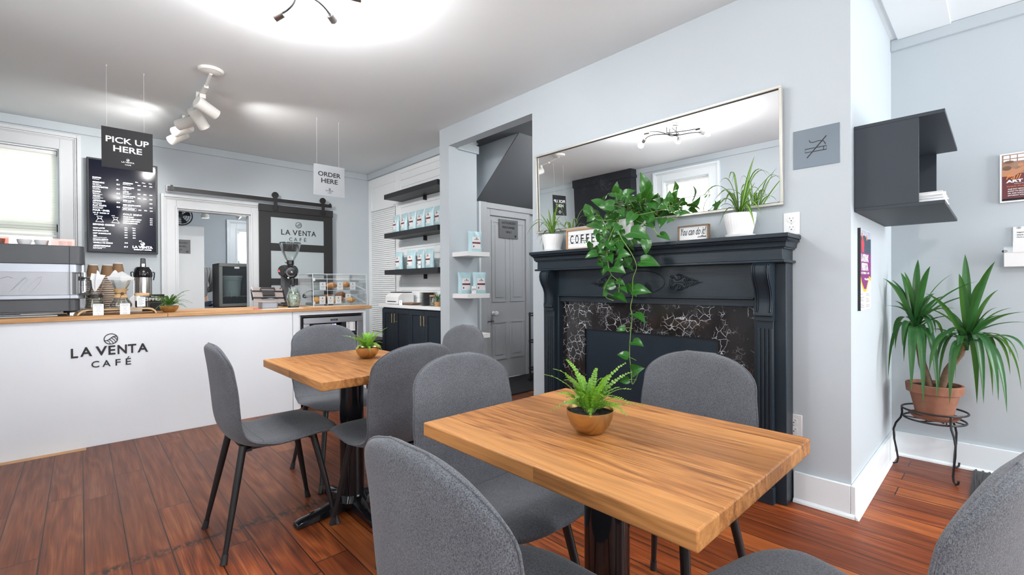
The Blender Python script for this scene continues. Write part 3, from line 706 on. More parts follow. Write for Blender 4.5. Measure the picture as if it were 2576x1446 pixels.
ceramic_pot(t, (2.585, .955, 1.381), .058, .080, .125, M['ceramic']); strap_plant(t, (2.585, .955, 1.49), SPR, .017, M['spider'], 6, 3)
t = thing('potted_spider_plant', 'striped spider plant in a white ribbed pot at the left end of the mantel', 'plant', (2.585, 2.30, 1.381), group='spider plants on the mantel')
ceramic_pot(t, (2.585, 2.30, 1.381), .058, .080, .125, M['ceramic']); strap_plant(t, (2.585, 2.30, 1.49), SPL, .015, M['spider'], 5, 5)

# pothos
POTHOS = [(2.393,1.411,1.677,2.351,1.411,1.776),(2.415,1.417,1.636,2.378,1.355,1.693),(2.369,1.595,1.69,2.351,1.571,1.75),(2.489,1.699,1.718,2.503,1.592,1.665),(2.467,1.744,1.675,2.435,1.682,1.712),(2.435,1.738,1.637,2.407,1.811,1.684),(2.384,1.62,1.616,2.343,1.707,1.616),(2.39,1.55,1.67,2.414,1.486,1.694),(2.476,1.872,1.596,2.491,1.92,1.685),(2.472,1.802,1.581,2.438,1.822,1.628),(2.403,1.784,1.572,2.404,1.847,1.539),(2.462,1.674,1.585,2.481,1.687,1.529),(2.483,1.852,1.546,2.44,1.71,1.481),(2.445,1.638,1.645,2.449,1.727,1.614),(2.431,1.614,1.594,2.395,1.554,1.545),(2.426,1.501,1.555,2.383,1.532,1.482),(2.491,1.491,1.547,2.51,1.557,1.485),(2.437,1.451,1.476,2.411,1.362,1.462),(2.487,1.432,1.578,2.483,1.475,1.605),(2.484,1.465,1.563,2.501,1.406,1.477),(2.431,1.413,1.606,2.414,1.347,1.559),(2.444,1.577,1.63,2.428,1.467,1.638),(2.383,1.439,1.616,2.357,1.417,1.652),(2.474,1.41,1.63,2.427,1.331,1.601),(2.366,1.266,1.573,2.367,1.276,1.606),(2.399,1.265,1.594,2.392,1.255,1.653),(2.426,1.254,1.614,2.403,1.215,1.651),(2.5,1.279,1.675,2.465,1.261,1.715),(2.418,1.288,1.576,2.384,1.33,1.56),(2.449,1.317,1.559,2.421,1.239,1.535),(2.41,1.227,1.515,2.42,1.196,1.536),(2.405,1.195,1.517,2.4,1.142,1.516),(2.487,1.351,1.519,2.445,1.348,1.454),(2.369,1.231,1.488,2.337,1.245,1.464),(2.467,1.36,1.42,2.466,1.292,1.385),(2.393,1.51,1.44,2.37,1.368,1.396),(2.385,1.455,1.41,2.372,1.38,1.355),(2.366,1.396,1.386,2.372,1.39,1.299),(2.485,1.561,1.406,2.512,1.555,1.336),(2.463,1.591,1.375,2.49,1.654,1.427),(2.363,1.57,1.305,2.336,1.477,1.305),(2.495,1.604,1.39,2.507,1.59,1.344),(2.417,1.606,1.354,2.443,1.757,1.445),(2.447,1.656,1.424,2.462,1.636,1.364),(2.401,1.751,1.475,2.366,1.758,1.437),(2.422,1.75,1.45,2.383,1.722,1.386),(2.413,1.809,1.4,2.44,1.843,1.346),(2.406,1.763,1.33,2.357,1.824,1.304),(2.366,1.679,1.336,2.33,1.699,1.329),(2.47,1.768,1.326,2.449,1.774,1.261),(2.401,1.695,1.313,2.358,1.612,1.268),(2.497,1.78,1.266,2.481,1.728,1.243),(2.389,1.664,1.233,2.344,1.679,1.206),(2.368,1.611,1.237,2.331,1.507,1.202),(2.455,1.742,1.223,2.417,1.727,1.192),(2.366,1.565,1.248,2.355,1.518,1.271),(2.395,1.441,1.263,2.425,1.334,1.241),(2.377,1.588,1.154,2.369,1.532,1.128),(2.468,1.672,1.135,2.451,1.76,1.109),(2.498,1.585,1.128,2.486,1.526,1.057),(2.394,1.483,1.097,2.377,1.367,1.086),(2.365,1.573,1.109,2.349,1.501,1.085),(2.395,1.677,1.076,2.416,1.735,1.076),(2.476,1.686,1.062,2.466,1.58,1.024),(2.364,1.186,1.557,2.335,1.148,1.571),(2.394,1.853,1.416,2.361,1.803,1.41),(2.392,1.826,1.596,2.412,1.875,1.625),(2.38,1.507,1.631,2.334,1.506,1.669),(2.49,1.413,1.663,2.485,1.48,1.641),(2.499,1.598,1.574,2.481,1.663,1.553),(2.486,1.517,1.499,2.488,1.569,1.543),(2.471,1.728,1.519,2.48,1.695,1.456),(2.429,1.365,1.515,2.387,1.388,1.489),(2.4,1.489,0.951,2.38,1.401,0.91),(2.4,1.502,0.784,2.38,1.417,0.775),(2.4,1.532,0.694,2.38,1.599,0.707),(2.4,1.503,0.61,2.38,1.418,0.645),(2.4,1.528,0.559,2.38,1.583,0.539),(2.4,1.552,0.867,2.38,1.607,0.847)]
VINES = [[(2.52,1.674,1.558),(2.42,1.622,1.504),(2.4,1.58,1.421),(2.39,1.508,1.328),(2.395,1.469,1.239),(2.4,1.497,1.165),(2.41,1.504,1.072),(2.41,1.515,1.024),(2.41,1.51,1.037),(2.41,1.52,0.993),(2.41,1.51,0.935),(2.41,1.52,0.847),(2.41,1.529,0.715),(2.41,1.52,0.628),(2.41,1.51,0.531),(2.4,1.466,0.601)],[(2.52,1.674,1.558),(2.42,1.638,1.492),(2.4,1.679,1.377),(2.39,1.665,1.259),(2.4,1.649,1.193),(2.41,1.603,1.148),(2.41,1.603,1.083)],[(2.4,1.649,1.193),(2.41,1.711,1.102),(2.41,1.695,1.05),(2.41,1.641,1.031)],[(2.52,1.627,1.553),(2.45,1.445,1.551),(2.45,1.311,1.559),(2.45,1.242,1.521),(2.45,1.193,1.527)],[(2.52,1.597,1.549),(2.42,1.394,1.468),(2.4,1.343,1.426),(2.4,1.317,1.406)],[(2.45,1.311,1.559),(2.47,1.296,1.625),(2.47,1.257,1.685)],[(2.52,1.65,1.555),(2.42,1.764,1.545),(2.42,1.813,1.618)]]
t = thing('potted_pothos', 'trailing heart-leaved pothos in a white pot spilling over the mantel', 'plant', (2.585, 1.615, 1.381))
ceramic_pot(t, (2.585, 1.615, 1.381), .064, .085, .165, M['ceramic'], 24)
def heart_leaf(mb, b, tip, rr, wf=None, nrm=None):
    b, tp = Vector(b), Vector(tip); d = tp - b; L = d.length; d.normalize(); n = nrm or Vector((-.75 + rr.uniform(-.3, .3), -.65 + rr.uniform(-.3, .3), .45 + rr.uniform(-.4, .5)))
    n = (n - d * n.dot(d)).normalized(); sd = d.cross(n); w = L * (wf or rr.uniform(.30, .40))
    prof = [(-.06, .35), (-.10, .75), (.02, 1.0), (.18, 1.08), (.36, 1.0), (.54, .80), (.72, .52), (.87, .24), (1.0, .01)]
    rows = []; uvs = []
    for k, (tt, ww) in enumerate(prof):
        cx = max(tt, 0 if k < 2 else tt); mid = b + d * L * max(0, tt) + n * L * (.10 * sin(pi * max(0, min(1, tt))))
        droop = n * (-.10 * L * tt * tt)
        row = []
        for q, u in ((-1, 0), (-.55, .22), (0, .5), (.55, .78), (1, 1)):
            pt = mid + droop + sd * (w * ww * q) + n * (w * .28 * abs(q) * ww) + (d * L * (tt - max(0, tt)) * abs(q) if tt < 0 else Vector())
            row.append(tuple(pt)); uvs.append((u, tt))
        rows.append(row)
    if mb.uv is None: mb.uv = []
    mb.grid(rows); mb.uv += uvs
rr = random.Random(11); s = MB(); st = MB()
for q in POTHOS:
    heart_leaf(s, q[:3], q[3:], rr)
    b = Vector(q[:3]); d = (b - Vector(q[3:])).normalized()
    st.tube([b, b + d * .02 + Vector((.01, 0, -.005)), b + d * .035 + Vector((.025, 0, -.015))], .0016, 5)
for _ in range(62):
    an = rr.uniform(0, 2 * pi); r = rr.uniform(.03, .19); b = Vector((2.56 + .4 * r * cos(an), 1.615 + r * sin(an), 1.60 + rr.uniform(-.05, .09))); d = Vector((-.25 + .4 * cos(an), sin(an) * .8, rr.uniform(-.5, .5))).normalized()
    heart_leaf(s, b, b + d * rr.uniform(.05, .075), rr); st.tube([(2.57, 1.615, 1.54), tuple((b + Vector((2.57, 1.615, 1.6))) / 2 + Vector((0, 0, .02))), tuple(b)], .0017, 5)
for _ in range(26):
    b = Vector((rr.uniform(2.37, 2.46), 1.66 + rr.uniform(-.09, .11), rr.uniform(1.22, 1.52))); d = Vector((rr.uniform(-.3, .1), rr.uniform(-.8, .8), rr.uniform(-1, -.1))).normalized()
    heart_leaf(s, b, b + d * rr.uniform(.045, .07), rr); st.tube([tuple(b), tuple(b - d * .02 + Vector((.01, 0, .01))), (2.44, 1.66, b.z + .03)], .0014, 5)
for i, p in enumerate(s.v):
    if p[0] > 2.665: s.v[i] = (2.665, p[1], p[2])
mk('foliage', s, M['pothos'], t, smooth=60)
for v in VINES: 
    pts = [Vector(p) for p in v]; out = []
    for i in range(len(pts) - 1):
        p0, p1, p2, p3 = pts[max(0, i - 1)], pts[i], pts[i + 1], pts[min(len(pts) - 1, i + 2)]
        for k in range(5):
            u = k / 5; out.append(.5 * (2 * p1 + (p2 - p0) * u + (2 * p0 - 5 * p1 + 4 * p2 - p3) * u * u + (3 * p1 - p0 - 3 * p2 + p3) * u ** 3))
    out.append(pts[-1]); st2 = MB().tube(out, .0026, 6); mk('vine', st2, M['stem'], t)
o = mk('leaf_stalks', st, M['stem'], t); o['kind'] = 'stuff'

# COFFEE letter board and small framed print
def framed(t, y0, y1, z0, z1, x, dep, fr, mat, board=None):
    s = MB(); s.box(x, y0, z0, x + dep, y1, z0 + fr); s.box(x, y0, z1 - fr, x + dep, y1, z1); s.box(x, y0, z0 + fr, x + dep, y0 + fr, z1 - fr); s.box(x, y1 - fr, z0 + fr, x + dep, y1, z1 - fr)
    mk('frame', s, mat, t, bevel=.0015); mk('board', MB().box(x + .010, y0 + fr, z0 + fr, x + .016, y1 - fr, z1 - fr), board or M['paper'], t, smooth=0)
t = thing('letter_board', 'wood-framed white letter board reading COFFEE on the mantel', 'sign', (2.60, 2.0, 1.381))
framed(t, 1.838, 2.168, 1.3815, 1.532, 2.585, .035, .011, M['lightwood'])
p = FX(2.595, 2.003, 1.457); s = MB(); 
for k, ch in enumerate('COFFEE'): p.text(s, ch, -.118 + k * .047, 0, w=.030 if ch != 'E' and ch != 'F' else .026, h=.062, bold=.012)
mk('letters', s, M['ink'], t)
s = MB()
for k in range(5): p.rect(s, -.152, -.06 + k * .03, .152, -.0585 + k * .03, 0, .0008)
mk('letter_rails', s, M['inkgrey'], t)
t = thing('framed_quote', 'small wood-framed print reading You can do it! coffee on the mantel', 'picture', (2.60, 1.22, 1.381))
framed(t, 1.129, 1.312, 1.3815, 1.474, 2.59, .03, .008, M['greywood'])
p = FX(2.60, 1.22, 1.428); s = MB()
p.text(s, 'You can do it!', 0, .010, w=.150, h=.042, shear=.45); p.text(s, '.coffee', .05, -.022, w=.052, bold=.01)
mk('lettering', s, M['ink'], t)
# ================================================================== TABLES AND CHAIRS
def cafe_table(label, x0, y0, x1, y1, col, knots=()):
    t = thing('cafe_table', label, 'table', (col[0], col[1], 0), group='square-edged oak cafe tables')
    s = MB().box(x0, y0, .712, x1, y1, .750); mk('tabletop', s, M['oak'], t, bevel=.004, seg=3)
    s = MB(); s.box(col[0] - .19, col[1] - .19, .704, col[0] + .19, col[1] + .19, .7118); mk('mounting_plate', s, M['black'], t, bevel=.002)
    s = MB(); s.cyl((col[0], col[1], .05), (col[0], col[1], .705), .0585, seg=40); s.lathe([(.068, .03), (.075, .055), (.066, .072), (.06, .085)], (col[0], col[1], 0), 40); mk('column', s, M['blackgloss'], t)
    for k in range(4):
        a = k * pi / 2 + .03; m = Matrix.Translation((col[0], col[1], 0)) @ Matrix.Rotation(a, 4, 'Z'); rows = []
        for x, w, z0, z1 in ((.03, .035, .012, .085), (.09, .034, .012, .072), (.16, .030, .010, .052), (.22, .030, .006, .040), (.262, .031, .003, .034), (.278, .029, .003, .026), (.283, .02, .005, .015)):
            rows.append([(x, -w, z0), (x, w, z0), (x, w * .92, z1 * .75), (x, w * .45, z1), (x, -w * .45, z1), (x, -w * .92, z1 * .75)])
        s = MB().grid(rows, cv=True); s.f.append(tuple(range(6))); s.f.append(tuple(36 + q for q in range(6))[::-1]); s.xf(m); mk('base_foot', s, M['blackgloss'], t, bevel=.002)
    return t
cafe_table('nearer rectangular oak table with brass bowl of fern, beside the fireplace', .691, .318, 1.305, 1.098, (1.0, .705))
cafe_table('farther oak table near the white counter, with black cross-foot base', .690, 1.835, 1.305, 2.63, (1.0, 2.26))

def chair_shell():
    # side profile of the shell centreline (x, z); the sitter faces +x
    key = [(.262, .440), (.235, .452), (.17, .456), (.09, .450), (.01, .443), (-.07, .442), (-.135, .455), (-.178, .49), (-.198, .545), (-.206, .61), (-.213, .69), (-.222, .77), (-.231, .84), (-.237, .882)]
    C = []
    for i in range(len(key) - 1):
        p = [Vector(key[max(0, min(len(key) - 1, i + k))]) for k in (-1, 0, 1, 2)]
        for q in range(8):
            u = q / 8; C.append(.5 * (2 * p[1] + (p[2] - p[0]) * u + (2 * p[0] - 5 * p[1] + 4 * p[2] - p[3]) * u * u + (3 * p[1] - p[0] - 3 * p[2] + p[3]) * u ** 3))
    C.append(Vector(key[-1])); L = [0]
    for i in range(1, len(C)): L.append(L[-1] + (C[i] - C[i - 1]).length)
    tot = L[-1]
    def at(s):
        s = max(0, min(tot, s)); i = 0
        while i < len(L) - 2 and L[i + 1] < s: i += 1
        u = (s - L[i]) / (L[i + 1] - L[i]); return C[i].lerp(C[i + 1], u), (C[i + 1] - C[i]).normalized()
    F0, T0 = .085, .105                          # lengths of the rounded front and top ends
    st = [F0 * (1 - cos(pi / 2 * k / 8)) for k in range(8)] + [F0 + (tot - F0 - T0) * k / 20 for k in range(21)] + [tot - T0 + T0 * sin(pi / 2 * k / 10) for k in range(1, 11)]
    wk = [(0, .212), (.12, .222), (.3, .224), (.42, .212), (.5, .203), (.56, .203), (.66, .210), (.76, .212), (.86, .204), (1, .190)]
    def wid(s):
        t = s / tot
        for (a, wa), (b, wb) in zip(wk, wk[1:]):
            if t <= b: u = (t - a) / (b - a); u = u * u * (3 - 2 * u); w = wa + (wb - wa) * u; break
        if s < F0: w *= (max(0, 1 - ((F0 - s) / F0) ** 2.3)) ** (1 / 2.9) * .999 + .001
        if s > tot - T0: w *= (max(0, 1 - ((s - tot + T0) / T0) ** 2.2)) ** (1 / 2.3) * .999 + .001
        return max(w, .055)
    NV = 16; top = []; bot = []; n = len(st)
    for i, s in enumerate(st):
        c, t = at(s); nx, nz = t.y, -t.x          # towards the sitter
        w = wid(s); end = min(s / .03, (tot - s) / .03, 1); seat = s < tot * .42; k = max(0, min(1, (s / tot - .34) / .2))
        rt, rb = [], []
        for j in range(NV + 1):
            v = sin(pi / 2 * (-1 + 2 * j / NV)); e = abs(v); el = min(1, e * w / .208)
            lift = (.010 * (1 - k) * el ** 3 + .030 * k * el ** 2.2) * min(1, s / .1) * (1 - max(0, (s - tot + .12) / .12) ** 1.5 * .6)
            th = .019 * max(.0, 1 - e ** 5) ** .5 * (sqrt(max(0, 1 - (1 - end) ** 2)) * .92 + .08) + .0006
            x, z = c.x + nx * lift, c.y + nz * lift
            rt.append((x + nx * th, v * w, z + nz * th)); rb.append((x - nx * th, v * w, z - nz * th))
        top.append(rt); bot.append(rb)
    s = MB(); rows = [t + b[::-1] for t, b in zip(top, bot)]; s.grid(rows, cv=True); m = 2 * (NV + 1)
    for base in (0, (n - 1) * m):
        for j in range(NV): s.f.append((base + j, base + j + 1, base + m - 2 - j, base + m - 1 - j))
    mid = lambda a, b: tuple((Vector(a) + Vector(b)) / 2)
    Lf = [mid(t[0], b[0]) for t, b in zip(top, bot)]; R = [mid(t[-1], b[-1]) for t, b in zip(top, bot)]; T = [mid(a, b) for a, b in zip(top[-1], bot[-1])]; F = [mid(a, b) for a, b in zip(top[0], bot[0])]
    i0 = min(range(n), key=lambda i: abs(st[i] - tot * .40))
    return s, Lf + T[1:] + R[::-1][1:] + F[::-1][1:-1], top[i0]
def make_chair(label):
    t = thing('dining_chair', label, 'chair', group='grey upholstered chairs round the tables')
    s, edge, cross = chair_shell(); mk('upholstered_shell', s, M['fabric'], t, sub=1, world=False, smooth=180)
    s = MB().tube([(p[0], p[1] * 1.006, p[2]) for p in edge], .0021, 6, closed=True); mk('edge_piping', s, M['fabric'], t, world=False, smooth=180)
    s = MB().tube([(p[0], p[1], p[2]) for p in cross[1:-1]], .0012, 5); mk('seat_seam', s, M['seam'], t, world=False)
    s = MB()
    for sy in (-1, 1): s.box(-.135, sy * .10 - .012, .417, .155, sy * .10 + .012, .428)
    for x in (-.125, .145): s.box(x - .014, -.13, .4175, x + .014, .13, .4285)
    mk('under_frame', s, M['black'], t, world=False)
    for sx, sy in ((1, 1), (1, -1), (-1, 1), (-1, -1)):
        a = Vector((.145 * sx, .128 * sy, .446)); b = Vector((.228 * sx, .19 * sy, .028))
        s = MB().tube([a, a.lerp(b, .5), b], [.0155, .0135, .0095], 14); L = mk('leg', s, M['black'], t, world=False)
        d = (b - a).normalized(); s = MB().tube([b - d * .012, b + d * .01, Vector((b.x + d.x * .029, b.y + d.y * .029, .001))], [.0118, .0128, .0145], 14); mk('foot_cap', s, M['blackplastic'], L, world=False)
    return t
CH = make_chair('grey upholstered chair seen side-on, left of the farther table, facing right')
CH.location = (.648, 2.355, 0); CH.rotation_euler = (0, 0, .0)
dup(CH, (1.14, 2.77, 0), radians(-90), 'grey upholstered chair in front of the counter fridge, far end of the farther table')
dup(CH, (1.055, 1.935, 0), radians(90), 'grey upholstered chair with its back to the viewer, near end of the farther table')
dup(CH, (1.525, 2.28, 0), radians(180), 'grey upholstered chair standing before the passage to the panelled door')
dup(CH, (.99, 1.115, 0), radians(-92), 'grey upholstered chair at the far end of the nearer table, seat toward the viewer')
dup(CH, (.605, .635, 0), radians(1), 'closest grey upholstered chair, seen from behind at the bottom centre')
dup(CH, (1.41, .75, 0), radians(179), 'grey upholstered chair between the nearer table and the fireplace')
dup(CH, (1.038, .20, 0), radians(77), 'grey upholstered chair cut off by the right edge, near the doormat')

# ferns in brass bowls
def frond(mb, base, an, L, e0, sag, rr, lf=.011, npairs=15, mbs=None):
    B = Vector(base); h = Vector((cos(an), sin(an), 0)); T = B + h * L * cos(e0) * (1 + .15 * sag) + Vector((0, 0, L * sin(e0) - sag * L)); C = B + h * L * cos(e0) * .45 + Vector((0, 0, L * sin(e0) * .8))
    pts = []
    for i in range(npairs + 1):
        t = i / npairs; pts.append(B * (1 - t) ** 2 + C * 2 * t * (1 - t) + T * t * t)
    if mb.uv is None: mb.uv = []
    side0 = h.cross(Vector((0, 0, 1))).normalized(); roll = rr.uniform(-.5, .5)
    for i in range(2, npairs + 1):
        d = (pts[i] - pts[i - 1]).normalized(); sd = side0.cross(d).cross(d) * -1; sd = (side0 - d * side0.dot(d)).normalized(); n = sd.cross(d); sd = (sd * cos(roll) + n * sin(roll)).normalized(); n = sd.cross(d)
        t = i / npairs; l = lf * min(1, .45 + .55 * L / .13) * (1.1 - .75 * t ** 2.2) * (.55 + .45 * min(1, t * 4)); w = l * .36
        for q in (-1, 1):
            o = pts[i] + d * rr.uniform(-.0006, .0006); a = (sd * q + d * .28 + n * rr.uniform(-.15, .3)).normalized(); b = a.cross(n).normalized()
            rows = [[tuple(o - b * w * .4), tuple(o), tuple(o + b * w * .4)], [tuple(o + a * l * .45 - b * w), tuple(o + a * l * .45 + n * w * .2), tuple(o + a * l * .45 + b * w)], [tuple(o + a * l * .85 - b * w * .7), tuple(o + a * l * .85), tuple(o + a * l * .85 + b * w * .7)], [tuple(o + a * l - b * w * .1), tuple(o + a * l), tuple(o + a * l + b * w * .1)]]
            mb.grid(rows); mb.uv += [(u, k / 3) for k in range(4) for u in (0, .5, 1)]
    if mbs is not None: mbs.tube(pts, .0008, 4)
def fern(label, c, R, H, seed, mat, n=30, L=.14, lf=.011, spec=None):
    t = thing('potted_fern', label, 'plant', c, group='small ferns in brass bowls')
    prof = [(.0001, .0), (R * .42, .0), (R * .62, H * .10), (R * .84, H * .38), (R * .97, H * .72), (R, H), (R * .975, H), (R * .94, H * .72), (R * .80, H * .42), (.0001, H * .3)]
    mk('brass_bowl', MB().lathe(prof, c, 48), M['brass'], t, smooth=60)
    rr = random.Random(seed); s = MB(); G = 14; rows = []
    for i in range(G):
        r = R * .955 * i / (G - 1); rows.append([(c[0] + r * cos(a), c[1] + r * sin(a), c[2] + H * .86 + rr.uniform(-.0022, .0022)) for a in [2 * pi * k / 36 for k in range(36)]])
    s.grid(rows, cv=True); mk('soil', s, M['soil'], t, smooth=0)
    f = MB(); st = MB()
    for k in range(n):
        an = 2.399 * k + rr.uniform(-.3, .3); u = rr.random(); e = radians(28 + 50 * u); b = (c[0] + R * .25 * rr.random() * cos(an), c[1] + R * .25 * rr.random() * sin(an), c[2] + H * .88)
        frond(f, b, an, L * rr.uniform(.55, 1.0), e, rr.uniform(.0, .35) + (.35 if u < .25 else 0), rr, lf, 15, st)
    for an, l, e, sg in (spec or ()): frond(f, (c[0], c[1], c[2] + H * .88), an, l, e, sg, rr, lf, 17, st)
    for i, p in enumerate(f.v):
        zmin = c[2] + .002
        rad = sqrt((p[0] - c[0]) ** 2 + (p[1] - c[1]) ** 2)
        if p[2] < zmin: f.v[i] = (p[0], p[1], zmin)
    mk('fronds', f, mat, t, smooth=60); mk('stalks', st, M['stem'], t)
VA = radians(45)   # to the viewer's right is -45 deg, to the left 135 deg
fern('small bright fern in a brass bowl on the nearer table', (.952, .722, .7505), .060, .060, 21, M['fern'], 48, .13, .0115,
     [(radians(150), .165, .95, .12), (radians(128), .16, .75, .1), (radians(-50), .155, .95, .0), (radians(-38), .15, .75, .02), (radians(-45), .14, .25, .12), (radians(110), .15, 1.15, .05)])
fern('small bright fern in a brass bowl on the farther table', (1.100, 2.285, .7505), .060, .058, 33, M['fern'], 34, .12, .012, [(radians(150), .15, .6, .1), (radians(-45), .15, .8, .0)])
fern('darker fern in a brass bowl on the counter beside the bamboo tray', (.515, 4.55, .9305), .064, .052, 8, M['ferndark'], 34, .17, .0115, [(radians(-25), .21, .85, .15), (radians(-35), .2, .65, .5), (radians(175), .19, .5, .2)])

# ================================================================== NOOK: yucca, wall shelf, posters
t = thing('plant_stand', 'black wrought iron plant stand under the terracotta pot', 'plant stand', (3.70, .27, 0))
cx, cy = 3.70, .265; s = MB()
for z, r in ((.372, .148), (.318, .140)): s.tube([(cx + r * cos(a), cy + r * sin(a), z) for a in [2 * pi * k / 40 for k in range(40)]], .0055, 8, closed=True)
mk('ring', s, M['black'], t)
s = MB()
for k in range(7):
    a = 2 * pi * k / 7; s.tube([(cx + .14 * cos(a), cy + .14 * sin(a), .318), (cx + .09 * cos(a + .25), cy + .09 * sin(a + .25), .318), (cx + .05 * cos(a + .9), cy + .05 * sin(a + .9), .318), (cx + .09 * cos(a + 1.0), cy + .09 * sin(a + 1.0), .318)], .0035, 6)
mk('scroll_rest', s, M['black'], t)
for a in (radians(92), radians(212), radians(-28)):
    h = Vector((cos(a), sin(a), 0)); C = Vector((cx, cy, 0))
    def q(r, z): return tuple(C + h * r + Vector((0, 0, z)))
    s = MB().tube([q(.148, .372), q(.146, .33), q(.152, .30), q(.175, .262), q(.187, .22), q(.184, .16), q(.172, .09), q(.166, .04), q(.172, .014), q(.190, .006), q(.208, .016), q(.212, .035)], .0055, 8); mk('leg', s, M['black'], t)
t = thing('potted_yucca', 'tall twin-headed yucca in a terracotta pot in the right corner', 'plant', (cx, cy, .324))
mk('terracotta_pot', MB().lathe([(.0001, .335), (.082, .335), (.112, .475), (.116, .478), (.128, .48), (.132, .525), (.129, .53), (.118, .53), (.114, .49), (.0001, .49)], (cx, cy, 0), 48), M['terra'], t)
mk('saucer', MB().lathe([(.0001, .324), (.098, .324), (.118, .344), (.112, .344), (.095, .333), (.0001, .333)], (cx, cy, 0), 40), M['terra'], t)
mk('soil', MB().lathe([(.113, .512), (.0001, .516)], (cx, cy, 0), 24), M['soil'], t)
YU1_B, YU1 = ((3.66,0.346,0.865),[(3.413,0.484,1.158),(3.733,0.492,1.149),(3.72,0.47,1.148),(3.764,0.424,1.195),(3.613,0.391,1.198),(3.764,0.342,1.274),(3.453,0.263,1.223),(3.669,0.184,1.182),(3.512,0.521,0.995),(3.77,0.542,0.73),(3.716,0.446,0.714),(3.577,0.475,0.548),(3.602,0.392,0.658),(3.372,0.335,0.519),(3.376,0.285,0.455),(3.633,0.253,0.834),(3.585,0.079,1.138),(3.758,0.083,1.061),(3.64,0.163,0.931),(3.424,0.161,0.993),(3.527,0.238,0.468)])
YU2_B, YU2 = ((3.66,0.124,0.794),[(3.713,0.134,1.293),(3.601,0.154,1.181),(3.365,0.014,1.236),(3.745,0.002,1.09),(3.741,0.075,1.138),(3.399,-0.091,0.984),(3.61,-0.097,0.92),(3.535,-0.097,0.752),(3.722,-0.083,0.542),(3.503,-0.028,0.451),(3.468,0.002,0.515),(3.584,0.058,0.469),(3.804,0.088,0.424),(3.404,0.182,0.479),(3.413,0.264,0.638),(3.646,0.171,0.582),(3.767,0.006,0.657),(3.596,0.239,0.499),(3.56,0.316,0.993),(3.755,0.241,0.977),(3.717,0.024,0.493),(3.391,0.278,1.073)])
rr = random.Random(5)
for B, z0, off in ((YU1_B, .51, (.0, .02)), (YU2_B, .51, (.0, -.03))):
    s = MB(); P0 = Vector((cx + off[0], cy + off[1], z0)); P1 = Vector(B)
    s.tube([P0, P0.lerp(P1, .35) + Vector((0, .01, .01)), P0.lerp(P1, .75), P1 + Vector((0, 0, .04))], [.021, .019, .018, .014], 12); mk('cane', s, M['bark'], t, label='brown woody cane')
for B, tips, sd in ((YU1_B, YU1, 1), (YU2_B, YU2, 2)):
    mb = MB(); P = Vector(B)
    allt = [Vector(q) for q in tips]
    for _ in range(14):
        an = rr.uniform(0, 2 * pi); e = rr.uniform(-.9, 1.2); l = rr.uniform(.2, .34); allt.append(P + Vector((cos(an) * cos(e) * l * .7, sin(an) * cos(e) * l * .8, sin(e) * l)))
    for T in allt:
        T = Vector((min(T.x, 3.885), min(T.y, .462), T.z)); d = T - P; hz = Vector((d.x, d.y, 0))
        up = .5 if d.z > 0 else .10
        c = P + hz * (.42 if d.z > 0 else .85) + Vector((0, 0, max(0, d.z) * .62 + (.05 if d.z > .05 else .13)))
        c.x = min(c.x, 3.88); c.y = min(c.y, .46)
        b0 = P + Vector((0, 0, rr.uniform(-.05, .05))); blade(mb, b0, c, T, rr.uniform(.030, .042), 12, .3, taper=.42)
    for i, p in enumerate(mb.v): mb.v[i] = (min(p[0], 3.905), min(p[1], .478), p[2])
    mk('leaf_crown', mb, M['yucca'], t, smooth=60)

t = thing('wall_shelf', 'slate grey open box shelf fixed high on the bright corner wall', 'shelf', (3.22, .33, 1.48))
for nm, z in (('bottom_board', 1.482), ('top_board', 1.884)): mk(nm, MB().box(2.78, .163, z, 3.66, YR - .001, z + .016), M['box'], t, bevel=.001)
for x in (2.78, 3.644): mk('end_panel', MB().box(x, .25, 1.498, x + .016, YR - .001, 1.884), M['box'], t, bevel=.001)
proto = None
for k in range(11):
    zz = 1.4985 + k * .0042; rz = rr.uniform(-.05, .05); m = Matrix.Rotation(rz, 4, 'Z')
    s = MB().box(-.10, -.07, 0, .10, .07, .0018); s.box(-.10, -.0705, .0016, .10, .068, .0036)
    if proto is None:
        proto = thing('booklet', 'white booklet in the stack on the slate wall shelf', 'booklet', (2.92, .238, zz), 0, group='white booklets stacked on the slate wall shelf')
        mk('pages', s, M['paper'], proto, world=False, smooth=0); mk('cover', MB().box(-.1, -.0707, .0037, .1, .07, .0041), M['plastic'], proto, world=False, smooth=0)
    else: dup(proto, (2.92 + rr.uniform(-.004, .004), .238 + rr.uniform(-.004, .004), zz), rz)

# Latin party banner on the return wall
t = thing('event_banner', 'narrow purple and yellow LATINX FIESTA poster on the corner wall', 'poster', (3.02, YR, .99))
mk('poster_sheet', MB().box(2.868, YR - .006, .992, 3.168, YR - .0008, 1.408), M['paper'], t, smooth=0)
mk('edge_strip', MB().box(2.862, YR - .012, .99, 2.868, YR - .0008, 1.41), M['ink'], t, smooth=0)
p = FY(3.018, YR - .006, 1.20)
purple = plain('poster_purple', srgb(120, 30, 110), .5); yellow = plain('poster_yellow', srgb(235, 175, 50), .5); skyc = plain('poster_photo_sky', srgb(175, 180, 195), .5, var=.3, bscale=30); teal = plain('poster_photo_teal', srgb(40, 60, 80), .5, var=.7, bscale=50); red = plain('poster_photo_red', srgb(190, 50, 70), .5); skin = plain('poster_photo_skin', srgb(190, 135, 100), .6)
s = MB(); p.poly(s, [(-.15, -.055), (-.13, -.045), (-.10, -.08), (-.04, -.115), (.02, -.115), (.07, -.08), (.11, -.05), (.15, -.06), (.15, -.02), (-.15, -.02)], 0, .0006); mk('yellow_wave', s, yellow, t, smooth=0)
